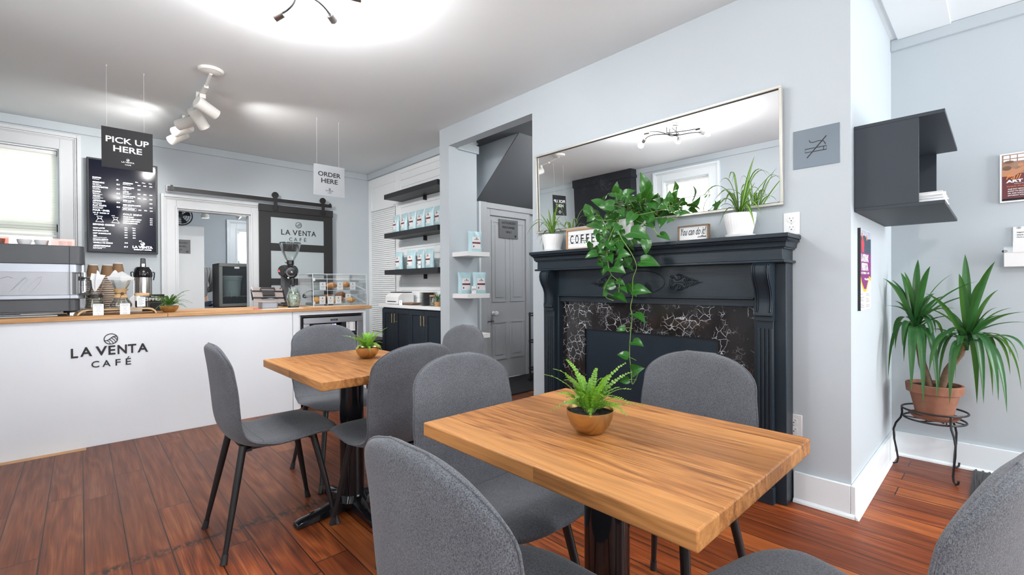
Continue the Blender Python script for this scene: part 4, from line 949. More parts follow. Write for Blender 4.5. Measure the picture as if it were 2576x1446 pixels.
s = MB(); p.poly(s, [(-.15, -.04), (-.12, -.03), (-.09, -.065), (-.03, -.1), (.02, -.1), (.06, -.065), (.10, -.03), (.15, -.04), (.15, .09), (-.15, .09)], .0006, .0010); mk('purple_field', s, purple, t, smooth=0)
s = MB(); p.rect(s, -.15, .09, .15, .206, 0, .0008); mk('photo_area', s, teal, t, smooth=0)
s = MB(); p.poly(s, [(-.15, .17), (-.02, .18), (.05, .165), (.15, .17), (.15, .206), (-.15, .206)], .0008, .0011); mk('photo_sky', s, skyc, t, smooth=0)
s = MB(); p.poly(s, [(-.10, .09), (-.11, .14), (-.09, .17), (-.06, .165), (-.03, .14), (-.04, .09)], .0008, .0013); mk('photo_figure', s, red, t, smooth=0)
s = MB()
for u, v in ((-.085, .178), (.035, .17)): p.poly(s, [(u + .018 * cos(a), v + .014 * sin(a)) for a in [2 * pi * k / 14 for k in range(14)]], .0011, .0015)
mk('photo_heads', s, skin, t, smooth=0)
s = MB(); p.text(s, 'LATINX', -.015, .062, w=.19, h=.040, bold=.06, d=.0012); p.text(s, 'FIESTA', -.015, .016, w=.17, h=.040, bold=.06, d=.0012); p.text(s, 'OCTOBER 7 - 7PM', -.01, -.017, w=.21, h=.011, bold=.03, d=.0012); p.text(s, 'WestSide', .03, -.048, w=.12, h=.012, bold=.03, d=.0012); mk('white_lettering', s, M['white_ink'], t)
s = MB()
for c0, u in ((0, -.13), (1, .015)):
    for k in range(9):
        if (k * 7 + c0) % 4 != 3: p.rect(s, u, -.128 - k * .0085, u + (.10 if k % 3 else .075), -.1250 - k * .0085, 0, .0005)
mk('small_print', s, M['inkgrey'], t, smooth=0)

# art programme poster, cut by the frame edge
t = thing('art_poster', 'dark red ART PROGRAMS poster in a thin white frame on the right wall', 'poster', (XN, -.14, 1.59))
mk('white_frame', MB().box(XN - .018, -.30, 1.592, XN - .001, -.003, 1.874), M['plastic'], t, bevel=.001)
p = FX(XN - .018, -.15, 1.733); maroon = plain('poster_maroon', srgb(95, 22, 30), .4); tan = plain('poster_photo_tan', srgb(150, 115, 95), .5, var=.5, bscale=40)
s = MB(); p.rect(s, -.138, -.132, .138, .020, 0, .0006); mk('red_field', s, maroon, t, smooth=0)
s = MB(); p.rect(s, -.138, .005, .138, .133, 0, .0004); mk('photo_area', s, tan, t, smooth=0)
s = MB()
for k in range(4): p.rect(s, -.132 + k * .028, .092, -.108 + k * .028, .105, .0004, .0008); p.rect(s, -.132 + k * .028, .110, -.108 + k * .028, .128, .0004, .0008)
p.rect(s, -.015, .05, .01, .08, .0004, .0008); mk('photo_windows', s, M['paper'], t, smooth=0)
s = MB(); p.poly(s, [(-.138, .01), (-.138, .045), (-.11, .055), (-.08, .045), (-.045, .065), (-.05, .04), (-.09, .005)], .0006, .001)
p.poly(s, [(-.065 + .012 * cos(a), .068 + .01 * sin(a)) for a in [2 * pi * k / 12 for k in range(12)]], .0006, .001); mk('photo_figures', s, skin, t, smooth=0)
s = MB(); p.poly(s, [(-.118 + .018 * cos(a), .055 + .013 * sin(a)) for a in [2 * pi * k / 12 for k in range(12)]], .001, .0014); p.poly(s, [(-.11 + .02 * cos(a), .09 + .008 * sin(a)) for a in [2 * pi * k / 12 for k in range(12)]], .001, .0014); mk('photo_hair', s, M['darkwood'], t, smooth=0)
s = MB(); p.rect(s, -.138, -.132, .138, -.120, .0006, .001); mk('footer_bar', s, M['signdark'], t, smooth=0)
s = MB(); p.text(s, 'ART PROGRAMS', -.122, -.030, w=.245, h=.017, bold=.05, align='l', d=.0012)
for k, w in enumerate(('ONE DAY ADULT CLASSES', 'INTRO TO DRAWING', 'OIL AND ACRYLIC PAINTING', 'SATURDAY YOUTH CLASSES')): p.text(s, w, -.115, -.070 - k * .012, h=.0065, bold=.03, align='l', d=.0012)
p.text(s, 'Classes & Workshops', -.09, -.041, h=.006, align='l', d=.0012); p.text(s, 'Visit BluffStreet', -.05, -.129, h=.006, align='l', d=.0012); mk('white_lettering', s, M['white_ink'], t)
s = MB(); p.text(s, 'Fall', -.122, -.010, w=.06, h=.026, shear=.3, align='l', d=.0012); p.text(s, 'Simple Programs', -.12, -.056, w=.10, h=.009, shear=.3, align='l', d=.0012); mk('orange_lettering', s, plain('poster_orange', srgb(235, 140, 50), .5), t)

t = thing('suggestion_box', 'white wall-mounted suggestion box below the red poster', 'box', (XN, -.12, 1.22))
s = MB(); s.box(XN - .07, -.27, 1.219, XN - .001, -.019, 1.30); mk('tray', s, M['plastic'], t, bevel=.002)
s = MB(); s.box(XN - .072, -.27, 1.30, XN - .069, -.054, 1.36); mk('front_panel', s, M['plastic'], t)
mk('back_card', MB().box(XN - .012, -.27, 1.30, XN - .002, -.054, 1.45), M['plastic'], t, bevel=.003)
p = FX(XN - .012, -.15, 1.40); s = MB()
for k, w in enumerate(('Suggestions?', "We'd love to hear", 'Thank you!')): p.text(s, w, -.08, .012 - k * .014, h=.008, align='l', bold=.01)
p.ribbon(s, [(-.072 + .008 * cos(a), .042 + .006 * sin(a)) for a in [2 * pi * k / 14 for k in range(14)]], .0012, 0, .001, True); p.rect(s, -.0745, .040, -.0695, .044, 0, .001)
mk('lettering', s, M['ink'], t)
mk('acrylic_wing', MB().box(XN - .07, -.054, 1.30, XN - .067, -.019, 1.335), M['acrylic'], t)
s = MB(); p2 = FX(XN - .066, -.035, 1.30); p2.poly(s, [(-.012 + .012 * cos(a), .008 + .009 * sin(a)) for a in [2 * pi * k / 14 for k in range(14)]], .0, .001); mk('sticker', s, M['ink'], t)

# doormat by the right wall
t = thing('door_mat', 'black ribbed rubber doormat beside the plant stand, cut by the frame', 'mat', (3.5, -.30, 0))
s = MB().box(3.10, -.62, .001, 3.905, .105, .008); mk('mat_base', s, M['blackplastic'], t, bevel=.002)
s = MB()
for k in range(30):
    y = .09 - k * .0235; s.tube([(3.13 + q * .19, y + .006 * sin(q * 2.2 + k), .0105) for q in range(5)], .006, 5)
mk('ribs', s, M['blackplastic'], t)
# ================================================================== PASSAGE: rug, rack, white shelves, coffee bags
solo('passage_rug', MB().box(3.10, 3.42, .001, 4.22, 4.07, .014), plain('black_carpet', (.012, .012, .014), .95, bump=1, bscale=260, var=.6), 'black carpet runner in front of the grey panelled door', 'rug', bevel=.003)
t = thing('wire_cart', 'black wire utility cart on casters beside the passage wall', 'cart', (3.98, 3.6, 0))
s = MB()
for x in (3.80, 4.20):
    for y in (3.28, 3.74): s.cyl((x, y, .07), (x, y, .80), .011, seg=12)
mk('post', s, M['black'], t)
for z in (.16, .48, .79):
    s = MB()
    for dz in (0, -.028):
        s.tube([(3.80, 3.28, z + dz), (4.20, 3.28, z + dz), (4.20, 3.74, z + dz), (3.80, 3.74, z + dz)], .0045, 6, closed=True)
    for k in range(14): s.cyl((3.80, 3.31 + k * .03, z), (4.20, 3.31 + k * .03, z), .002, seg=5)
    for k in range(9):
        x = 3.80 + k * .05; s.tube([(x, 3.74, z), (x + .0125, 3.74, z - .028), (x + .025, 3.74, z)], .002, 5)
        y = 3.28 + k * .0575; s.tube([(3.80, y, z), (3.80, y + .015, z - .028), (3.80, y + .03, z)], .002, 5); s.tube([(3.80 + k * .05, 3.28, z), (3.8125 + k * .05, 3.28, z - .028), (3.825 + k * .05, 3.28, z)], .002, 5)
    mk('wire_shelf', s, M['black'], t)
for x in (3.80, 4.20):
    for y in (3.28, 3.74):
        s = MB(); s.lathe([(.0001, -.012), (.026, -.012), (.034, -.006), (.034, .006), (.026, .012), (.0001, .012)], (x, y, .035), 20, Matrix.Rotation(radians(90), 3, 'X')); s.box(x - .012, y - .016, .03, x + .012, y + .016, .075); mk('caster', s, M['blackplastic'], t)
t.location.z += .0135
solo('storage_bin', MB().prism([(3.84, .179), (4.16, .179), (4.18, .413), (3.82, .413)], 'y', 3.34, 3.70), M['blackplastic'], 'black bin on the lowest wire shelf of the cart', 'bin', bevel=.006)
solo('storage_bin', MB().prism([(3.90, .809), (4.15, .809), (4.17, 1.05), (3.88, 1.05)], 'y', 3.34, 3.70), M['blackplastic'], 'black bin standing on top of the wire cart', 'bin', bevel=.006)

WSH = []
for k, (z, lab) in enumerate(((1.42, 'white floating shelf carrying a single blue coffee bag'), (1.003, 'white floating shelf carrying two blue coffee bags'), (.60, 'lowest white floating shelf, empty, half hidden behind a chair'))):
    WSH.append(solo('floating_shelf', MB().box(2.745, 3.548, z, 3.03, 3.799, z + .045), M['plastic'], lab, 'shelf', 'white floating shelves on the pier', bevel=.002))

bag_blue = plain('pale_blue_pouch', (.40, .575, .62), .34, bump=.9, bscale=16, var=.10); bag_white = plain('bag_label_paper', srgb(222, 216, 216), .5); bag_maroon = plain('bag_label_maroon', srgb(96, 32, 48), .5)
def pouch_pt(u, v, side, W=.165, H=.215, D=.066):
    """u -1..1 across, v 0..1 up; side +1 front. faces -y locally"""
    d = D / 2 * (1 - v ** 2.2) ** .8 * (1 - abs(u) ** 3.5) ** .6 + .0015
    if v < .06: d *= .82 + 3 * v
    wv = W / 2 * (1 - .05 * sin(pi * v)) * (1.0 if v < .85 else 1.02)
    bulge = (.0035 * sin(7 * u + 9 * v) + .002 * sin(15 * u - 12 * v)) * v * (1.5 - v)
    return (u * wv, -side * d - bulge * side, v * H)
def make_bag(label, grp):
    t = thing('coffee_bag', label, 'coffee bag', group=grp); s = MB(); n, m = 14, 16; rows = []
    for i in range(m + 1):
        v = i / m; rows.append([pouch_pt(-1 + 2 * j / n, v, 1) for j in range(n + 1)] + [pouch_pt(1 - 2 * j / n, v, -1) for j in range(n + 1)])
    s.grid(rows, cv=True); k = 2 * (n + 1); s.f.append(tuple(range(k))[::-1]); s.f.append(tuple(m * k + q for q in range(k))); 
    mk('pouch', s, bag_blue, t, world=False, smooth=50)
    s = MB()
    for zz in (.196, .201): s.box(-.083, -.0035, zz, .083, -.0022, zz + .0015)
    mk('seal_strip', s, bag_white, t, world=False)
    def patch(u0, u1, v0, v1, off):
        rows = []
        for i in range(9):
            v = v0 + (v1 - v0) * i / 8; rows.append([(lambda q: (q[0], q[1] - off, q[2]))(pouch_pt(u0 + (u1 - u0) * j / 8, v, 1)) for j in range(9)])
        return MB().grid(rows)
    L = mk('label', patch(-.6, .6, .16, .72, .0009), bag_white, t, world=False)
    mk('label_band', patch(-.6, .6, .40, .48, .0014), bag_maroon, L, world=False)
    s = patch(-.52, -.36, .23, .31, .0014); mk('label_stamp', s, bag_maroon, L, world=False)
    y0 = pouch_pt(0, .5, 1)[1] - .0035; p = FY(0, y0, .135); s = MB(); p.text(s, 'LA VENTA', 0, -.004, w=.052, bold=.02, d=.0); p.logo(s, 0, .009, .0055, .0012); 
    for q in range(3): p.rect(s, -.02 + q * .02, -.075, -.006 + q * .02, -.073, -.006, -.004)
    mk('label_print', s, M['ink'], L, world=False)
    return t
B0 = make_bag('pale blue coffee bag alone on the top white floating shelf', 'blue coffee bags on the white floating shelves'); B0.location = (2.925, 3.655, 1.4655); B0.rotation_euler = (0, 0, radians(-6))
dup(B0, (2.832, 3.705, 1.0485), radians(-5), 'left of the two pale blue coffee bags on the middle white floating shelf').scale = (1.0, 1, 1)
dup(B0, (2.945, 3.61, 1.0485), radians(-3), 'right of the two pale blue coffee bags on the middle white floating shelf')
def price_card(name, label, x, y, z, w, h, rz, txt, grp):
    t = thing(name, label, 'price card', (x, y, z), rz, grp)
    s = MB().box(-w / 2, -.001, 0, w / 2, .001, h); s.box(-w / 2, .001, 0, w / 2, .012, .0015); mk('card', s, M['paper'], t, world=False, smooth=0)
    p = FY(0, -.001, 0); s = MB(); p.text(s, txt, 0, h * .55, h=h * .3, bold=.02, d=0); mk('print', s, M['inkgrey'], t, world=False); return t
price_card('price_card', 'white $18 card leaning on the bags on the middle white shelf', 2.83, 3.558, 1.0485, .052, .075, -.1, '$18', 'price cards by the bags')

# ================================================================== DARK SHELVES WITH BAGS
DS = []
for z0, z1, lab in ((2.212, 2.27, 'top charcoal floating shelf, empty, on the white shiplap'), (1.726, 1.784, 'middle charcoal floating shelf holding a row of upright blue bags'), (1.268, 1.328, 'lowest charcoal floating shelf holding two ranks of blue bags')):
    t = thing('floating_shelf', lab, 'shelf', (2.9, 4.7, z0), group='charcoal floating shelves on the shiplap')
    mk('board', MB().box(2.78, 4.11, z0, XS - .001, 5.29, z1), M['shelfdark'], t, bevel=.002)
    mk('bracket', MB().box(2.985, 4.70, z0 - .055, XS - .001, 4.715, z0), M['black'], t)
R1 = (('leftmost', 5.095), ('second from left', 4.905), ('third from left', 4.71), ('fourth from left', 4.52), ('fifth from left', 4.335), ('rightmost', 4.165))
for w, y in R1: dup(B0, (2.845 + random.uniform(-.008, .008), y, 1.7845), radians(-90) + random.uniform(-.14, .10), 'pale blue coffee bag on the middle charcoal shelf, %s of its row' % w, 'coffee bags on the middle charcoal shelf')
for w, y, x in (('leftmost in the front rank', 5.02, 2.835), ('second from left in the front rank', 4.73, 2.835), ('third in the front rank, behind the price card', 4.518, 2.835), ('fourth from left in the front rank', 4.338, 2.832), ('leftmost in the back rank', 5.165, 2.93), ('second from left in the back rank', 4.87, 2.95), ('rightmost, in the back rank', 4.185, 2.92)):
    dup(B0, (x, y, 1.3285), radians(-90) + random.uniform(-.12, .12), 'blue bag on the lowest charcoal shelf, %s' % w, 'coffee bags on the lowest charcoal shelf')
price_card('price_card', 'white $18 card standing at the front of the lowest charcoal shelf', 2.792, 4.49, 1.3285, .055, .075, radians(-90), '$18', 'price cards by the bags')

# ribbed roller blind closing the recess left of the shelves
t = thing('louvre_blind', 'tall white ribbed blind over the recess left of the charcoal shelves', 'blind', (XS, 5.79, .48))
s = MB(); z = .50
while z < 2.18: s.prism([(XS - .002, z), (XS - .014, z + .006), (XS - .010, z + .022), (XS - .002, z + .026)], 'y', 5.46, 6.12); z += .027
mk('ribs', s, M['shiplap'], t, smooth=0)
mk('head_rail', MB().box(XS - .03, 5.455, 2.178, XS - .001, 6.125, 2.205), M['shiplap'], t, bevel=.002)
solo('wall_bin', MB().prism([(XS - .02, .02), (XS - .30, .02), (XS - .33, .43), (XS - .02, .43)], 'y', 5.50, 5.95), M['blackplastic'], 'dark bin under the ribbed blind beside the cabinet', 'bin', bevel=.01)

# ================================================================== CABINET AND WHAT STANDS ON IT
t = thing('base_cabinet', 'navy base cabinet with two pairs of shaker doors and brass handles', 'cabinet', (2.88, 4.64, 0))
mk('carcass', MB().box(2.752, 3.972, .09, XS - .002, 5.27, .868), M['cab'], t, bevel=.001)
mk('plinth', MB().box(2.79, 3.975, 0, XS - .002, 5.26, .09), M['cab'], t)
yy = [5.265, 4.945, 4.625, 4.305, 3.985]
for k in range(4):
    b, a = yy[k] - .002, yy[k + 1] + .002
    s = MB(); s.box(2.742, a, .10, 2.751, b, .855)
    for bx in ((a, .10, b, .155), (a, .80, b, .855), (a, .155, a + .055, .80), (b - .055, .155, b, .80)): s.box(2.732, bx[0], bx[1], 2.742, bx[2], bx[3])
    d = mk('door', s, M['cab'], t, bevel=.0015)
    hy = a + .03 if k % 2 == 0 else b - .03
    s = MB(); s.tube([(2.705, hy, .69), (2.705, hy, .80)], .005, 10); s.cyl((2.705, hy, .705), (2.732, hy, .705), .003, seg=8); s.cyl((2.705, hy, .785), (2.732, hy, .785), .003, seg=8)
    mk('handle', s, plain('champagne_brass_%d' % k, (.75, .58, .33), .25, 1), d, label='slim brass bar handle')
solo('cabinet_worktop', MB().box(2.715, 3.972, .869, XS - .002, 5.33, .905), M['shiplap'], 'white worktop over the navy base cabinet', 'worktop', bevel=.003)
t = thing('label_printer', 'small white desktop printer on the left end of the cabinet worktop', 'printer', (2.87, 5.08, .905))
s = MB().prism([(2.76, .91), (2.985, .91), (2.985, 1.045), (2.81, 1.045), (2.76, 1.0)], 'y', 4.93, 5.24); mk('housing', s, M['plastic'], t, bevel=.010, seg=3)
mk('lid', MB().box(2.82, 4.95, 1.0455, 2.97, 5.22, 1.056), M['shelfdark'], t, bevel=.004); mk('paper_slot', MB().box(2.757, 4.97, .935, 2.7605, 5.18, .945), M['ink'], t)
price_card('price_card', 'small white card in front of the desktop printer', 2.75, 4.84, .9055, .05, .055, radians(-75), '+', 'price cards by the bags')
for k, (y, z, w) in enumerate(((4.76, .9055, .26), (4.74, .9195, .22))):
    m = Matrix.Translation((2.84, y, z)) @ Matrix.Rotation(.1 * k, 4, 'Z'); s = MB().box(-.07, -w / 2, 0, .07, w / 2, .013).xf(m)
    solo('serving_board', s, M['darkwood'] if k == 0 else M['greywood'], ('dark wooden serving board lying on the cabinet worktop', 'lighter wooden serving board lying on top of the dark one')[k], 'board', bevel=.004)
pl = thing('dinner_plate', 'dark grey plate in the tall stack on the cabinet worktop', 'plate', (2.87, 4.43, .9057), 0, 'dark grey plates stacked on the cabinet worktop')
mk('plate_dish', MB().lathe([(.0001, .003), (.045, .003), (.05, .0), (.055, .003), (.088, .007), (.10, .0085), (.1005, .0105), (.098, .011), (.055, .0065), (.0001, .0065)], (0, 0, 0), 36), plain('grey_stoneware', (.10, .105, .11), .4), pl, world=False)
for k in range(1, 16): dup(pl, (2.87 + random.uniform(-.002, .002), 4.43 + random.uniform(-.002, .002), .9057 + k * .0091), random.uniform(0, 6))
t = thing('glass_jar', 'glass jar of pale sweets with a wooden lid beside the grey plates', 'jar', (2.80, 4.235, .905))
mk('glass_body', MB().lathe([(.0001, 0), (.034, 0), (.036, .01), (.036, .10), (.034, .105), (.033, .10), (.033, .01), (.0001, .006)], (2.80, 4.235, .906), 28), M['glass'], t); mk('lid', MB().lathe([(.0001, .1055), (.038, .1055), (.038, .122), (.0001, .122)], (2.80, 4.235, .906), 28), M['lightwood'], t)
s = MB()
for k in range(34):
    a = random.uniform(0, 6.28); r = random.uniform(0, .023); s.lathe([(.0001, -.006), (.006, -.003), (.006, .003), (.0001, .006)], (2.80 + r * cos(a), 4.235 + r * sin(a), .922 + k * .0021), 7, Euler((random.uniform(0, 3), random.uniform(0, 3), 0)).to_matrix())
o = mk('contents', s, plain('pale_sweets', (.55, .5, .4), .5, var=.4, bscale=40), t); o['kind'] = 'stuff'
t = thing('potted_succulent', 'small grassy plant in a pot at the right end of the worktop', 'plant', (2.80, 4.145, .905))
mk('pot', MB().lathe([(.0001, 0), (.03, 0), (.04, .05), (.037, .05), (.0001, .042)], (2.80, 4.145, .9055), 24), M['lightwood'], t)
s = MB()
for k in range(26):
    a = k * 2.4; l = random.uniform(.05, .1); B = Vector((2.80, 4.145, .95)); T = B + Vector((cos(a) * l * .45, sin(a) * l * .45, l)); blade(s, B, B.lerp(T, .5) + Vector((0, 0, .02)), T, .008, 6)
mk('foliage', s, M['ferndark'], t, smooth=60)
# ================================================================== SERVICE COUNTER
CT = .930
t = thing('service_counter', 'long white-fronted service counter with the cafe name on it', 'counter', (.5, 4.8, 0))
s = MB(); s.box(-1.14, 4.42, .0, 1.405, 4.44, .899); mk('front_panel', s, M['white'], t, bevel=.001)
s = MB(); s.box(1.409, 4.42, .0, 1.462, 4.44, .899); s.box(1.462, 4.42, .862, 2.088, 4.44, .899); s.box(2.088, 4.42, 0, 2.112, 5.10, .899); s.box(1.462, 4.44, 0, 1.480, 5.0, .861)
mk('front_frame', s, M['white'], t, bevel=.001)
s = MB(); s.box(-1.14, 4.445, .0, -.7, 5.08, .898); s.box(1.42, 4.445, 0, 1.46, 5.08, .898); mk('inner_panel', s, M['white'], t)
# name in raised letters
p = FY(.157, 4.42, 0); s = MB()
def cap_row(s, p, word, u0, u1, v, h, bold, d=.0):
    xs = [u0 + (u1 - u0) * k / (len(word) - 1) for k in range(len(word))]
    for x, ch in zip(xs, word):
        if ch != ' ': p.text(s, ch, x, v, h=h, bold=bold, ext=.004, d=d)
p.text(s, 'L', -.192, .672, h=.066, w=.036, bold=.02, ext=.004); p.text(s, 'A', -.132, .677, h=.066, w=.062, bold=.02, ext=.004)
for ch, u, w in (('V', -.052, .062), ('E', .005, .038), ('N', .062, .052), ('T', .118, .048), ('A', .180, .062)): p.text(s, ch, u, .688 - .672 * 0 - .012 + (0 if True else 0), h=.066, w=w, bold=.02, ext=.004)
for ch, u, w, dv, hh in (('C', -.085, .042, 0, .046), ('A', -.025, .044, 0, .046), ('F', .038, .028, 0, .046), ('É', .096, .030, .006, .060)): p.text(s, ch, u, .583 + dv, h=hh, w=w, bold=.008, ext=.004)
r = mk('name_letters', s, M['ink'], t)
s = MB(); p.logo(s, 0, .757, .037, .005, 0, .004); mk('round_emblem', s, M['ink'], t)
solo('counter_top', MB().box(-1.14, 4.391, .900, .4865, 5.10, CT), M['oakcounter'], 'left section of oak countertop under the espresso machine', 'countertop', 'oak countertop sections', bevel=.003)
solo('counter_top', MB().box(.4885, 4.391, .900, 2.165, 5.10, CT), M['oakcounter'], 'right section of oak countertop under the pastry case', 'countertop', 'oak countertop sections', bevel=.003)

t = thing('beverage_fridge', 'stainless glass-door drinks fridge built into the right end of the counter', 'fridge', (1.77, 4.7, 0))
s = MB(); s.box(1.485, 4.46, .02, 2.083, 4.98, .03); s.box(1.485, 4.46, .84, 2.083, 4.98, .856); s.box(1.485, 4.46, .03, 1.5, 4.98, .84); s.box(2.068, 4.46, .03, 2.083, 4.98, .84); s.box(1.5, 4.96, .03, 2.068, 4.98, .84); mk('cabinet_body', s, M['blackplastic'], t)
s = MB(); fw = .055
for b in ((1.505, .05, 2.078, .05 + fw), (1.505, .832 - fw, 2.078, .832), (1.505, .05 + fw, 1.505 + fw, .832 - fw), (2.078 - fw, .05 + fw, 2.078, .832 - fw)): s.box(b[0], 4.425, b[1], b[2], 4.455, b[3])
d = mk('door_frame', s, M['steel'], t, bevel=.004); mk('door_glass', MB().box(1.56, 4.438, .105, 2.023, 4.442, .777), M['glass'], d, smooth=0)
p = FY(1.79, 4.425, .805); s = MB(); p.rect(s, -.035, -.009, .035, .009, 0, .002); d2 = mk('badge', s, M['ink'], t); s = MB(); p.text(s, 'NewAir', 0, 0, w=.05, h=.009, d=.002); mk('badge_lettering', s, M['steel'], d2)
s = MB(); p = FY(1.79, 4.44, .755); p.text(s, '37 37', 0, 0, w=.05, h=.018, bold=.02); mk('blue_display', s, emis('display_blue', (.35, .35, 1), 5), t)
s = MB(); p = FY(1.96, 4.434, .735); p.rect(s, -.045, -.05, .045, .05, 0, .001); d3 = mk('price_list', s, M['paper'], t); s = MB()
for k in range(6): p.rect(s, -.038, .034 - k * .014, -.01, .038 - k * .014, .001, .0015); p.rect(s, .026, .034 - k * .014, .038, .038 - k * .014, .001, .0015)
mk('price_list_print', s, M['ink'], d3)
for z in (.28, .48, .66):
    s = MB()
    for k in range(12): s.cyl((1.50, 4.48 + k * .04, z), (2.068, 4.48 + k * .04, z), .002, seg=5)
    s.cyl((1.50, 4.475, z), (2.068, 4.475, z), .004, seg=6); mk('wire_shelf', s, M['steel'], t)
bt = thing('water_bottle', 'clear blue water bottle standing inside the drinks fridge', 'bottle', (1.62, 4.53, .483), 0, 'bottles inside the drinks fridge')
bm_ = glassy('blue_bottle_plastic', (.45, .65, .9), .3, .05)
mk('bottle_body', MB().lathe([(.0001, 0), (.030, 0), (.032, .02), (.029, .06), (.032, .09), (.026, .12), (.012, .14), (.012, .152)], (0, 0, 0), 20), bm_, bt, world=False)
mk('cap', MB().lathe([(.0001, .168), (.014, .168), (.014, .150), (.0001, .150)], (0, 0, 0), 16), M['plastic'], bt, world=False)
for k, (x, z) in enumerate(((1.70, .483), (1.78, .483), (1.86, .483), (1.95, .483), (2.02, .483), (1.64, .283), (1.74, .283), (1.85, .283), (1.96, .283))): dup(bt, (x, 4.53, z), 0, 'clear blue water bottle inside the drinks fridge')
bt['label'] = 'clear blue water bottle inside the drinks fridge'

# ---- espresso machine (its back faces the room)
t = thing('espresso_machine', 'large grey and steel espresso machine at the left end of the counter', 'coffee machine', (-.45, 4.78, CT))
grey = plain('machine_graphite', (.075, .08, .088), .45, .2, bump=.1, bscale=400); silver = plain('machine_silver', (.42, .45, .50), .38, .6)
x0, xr = -.95, .005
def rr_box(x0, y0, x1, y1, z0, z1, r=.05, n=6):
    pts = []
    for cx_, cy_, a0 in ((x1 - r, y0 + r, -90), (x1 - r, y1 - r, 0), (x0 + r, y1 - r, 90), (x0 + r, y0 + r, 180)):
        for k in range(n + 1): a = radians(a0 + 90 * k / n); pts.append((cx_ + r * cos(a), cy_ + r * sin(a)))
    return MB().prism(pts, 'z', z0, z1)
mk('upper_shell', rr_box(x0, 4.49, xr + .02, 5.02, 1.295, 1.425, .045), grey, t, bevel=.004)
mk('silver_band', rr_box(x0 + .01, 4.50, xr - .005, 5.0, 1.240, 1.295, .035), silver, t)
mk('back_panel', rr_box(x0 + .02, 4.505, xr - .03, 4.98, 1.080, 1.240, .03), M['steel'], t)
mk('lower_rail', rr_box(x0, 4.485, xr + .012, 5.03, 1.050, 1.082, .045), silver, t, bevel=.006)
mk('lower_shell', rr_box(x0 + .01, 4.50, xr - .01, 5.0, .965, 1.050, .04), grey, t, bevel=.003)
s = MB(); s.box(-.0565, 4.4845, .966, -.0545, 4.4935, 1.423); mk('panel_joint', s, M['ink'], t, smooth=0)
for x, y in ((-.045, 4.56), (-.9, 4.56), (-.045, 4.95), (-.9, 4.95)): mk('machine_foot', MB().lathe([(.0001, 0), (.028, 0), (.028, .03), (.024, .036), (.0001, .036)], (x, y, CT + .0004), 24), M['chrome'], t)
p = FY(-.38, 4.505, 1.155); s = MB()
for pts in ([(-.03, .045), (.0, .04), (.03, .052), (.05, .04)], [(.10, .045), (.065, -.005), (.035, -.05)], [(.04, -.045), (.075, .0), (.11, .045), (.118, .03), (.085, -.02), (.075, -.045), (.10, -.045), (.135, 0), (.16, .04)], [(.16, .04), (.185, .052), (.18, .02), (.15, -.03), (.13, -.055)], [(-.02, -.05), (-.07, .0), (-.03, .05)]):
    q = []
    for i in range(len(pts) - 1):
        for k in range(4): u = k / 4; q.append((pts[i][0] * (1 - u) + pts[i + 1][0] * u, pts[i][1] * (1 - u) + pts[i + 1][1] * u))
    q.append(pts[-1]); s.tube([p.p(a, b, .0002) for a, b in q], .0014, 5)
mk('embossed_script', s, silver, t)
s = MB(); s.cyl((.012, 4.62, 1.05), (.012, 4.62, 1.30), .016, seg=16); s.cyl((.022, 4.56, 1.10), (.022, 4.56, 1.24), .012, seg=16); mk('steam_column', s, M['chrome'], t)
s = MB(); s.tube([(.005, 4.51, 1.195), (.03, 4.475, 1.20), (.052, 4.47, 1.18), (.056, 4.47, 1.13), (.045, 4.475, 1.09), (.01, 4.51, 1.087)], .0055, 8); s.cyl((0, 4.52, 1.18), (0, 4.52, 1.21), .012, seg=12); s.box(-.01, 4.465, 1.075, .045, 4.49, 1.09); mk('steam_handle', s, M['blackplastic'], t)
s = MB(); s.box(-.92, 4.52, .9315, -.12, 4.60, .940); s.cyl((-.6, 4.56, .945), (-.3, 4.56, .945), .008, seg=10); mk('drain_tray', s, M['steel'], t)
# rose-tinted trays and cups on the machine top
rose = glassy('rose_acrylic', (.95, .72, .66), .35, .08)
for k, (a, b, lab) in enumerate(((-.50, -.36, 'copper-tinted clear organiser on the machine top, at the picture edge'), (-.155, -.03, 'copper-tinted clear organiser at the right end of the machine top'))):
    t = thing('acrylic_organiser', lab, 'organiser', ((a + b) / 2, 4.78, 1.4255)); s = MB()
    s.box(a, 4.70, 1.4262, b, 4.86, 1.430); s.box(a, 4.70, 1.43, b, 4.703, 1.487); s.box(a, 4.857, 1.43, b, 4.86, 1.487); s.box(a, 4.703, 1.43, a + .003, 4.857, 1.487); s.box(b - .003, 4.703, 1.43, b, 4.857, 1.487); mk('clear_walls', s, rose, t, smooth=0)
    s = MB(); s.lathe([(.0001, 0), (.032, .0), (.038, .045), (.035, .045), (.029, .004), (.0001, .004)], ((a + b) / 2 + .01, 4.78, 1.4305), 24); c_ = mk('copper_bowl', s, plain('copper_%d' % k, (.65, .36, .26), .3, .9), t)
sc_ = thing('espresso_cup', 'white espresso cup on top of the espresso machine', 'cup', (-.29, 4.76, 1.4255), 0, 'cups on the espresso machine')
mk('cup_body', MB().lathe([(.0001, .003), (.02, .0), (.024, .002), (.036, .03), (.039, .05), (.036, .05), (.033, .03), (.02, .006), (.0001, .006)], (0, 0, 0), 28), M['ceramic'], sc_, world=False)
mk('cup_handle', MB().tube([(.034, 0, .042), (.052, 0, .040), (.055, 0, .025), (.045, 0, .014), (.030, 0, .015)], .0035, 8), M['ceramic'], sc_, world=False)
for x in (-.205,): dup(sc_, (x, 4.77, 1.4255), 1, 'white espresso cup on the machine top nearer the organiser')
sc_['label'] = 'white espresso cup on the machine top farther left'

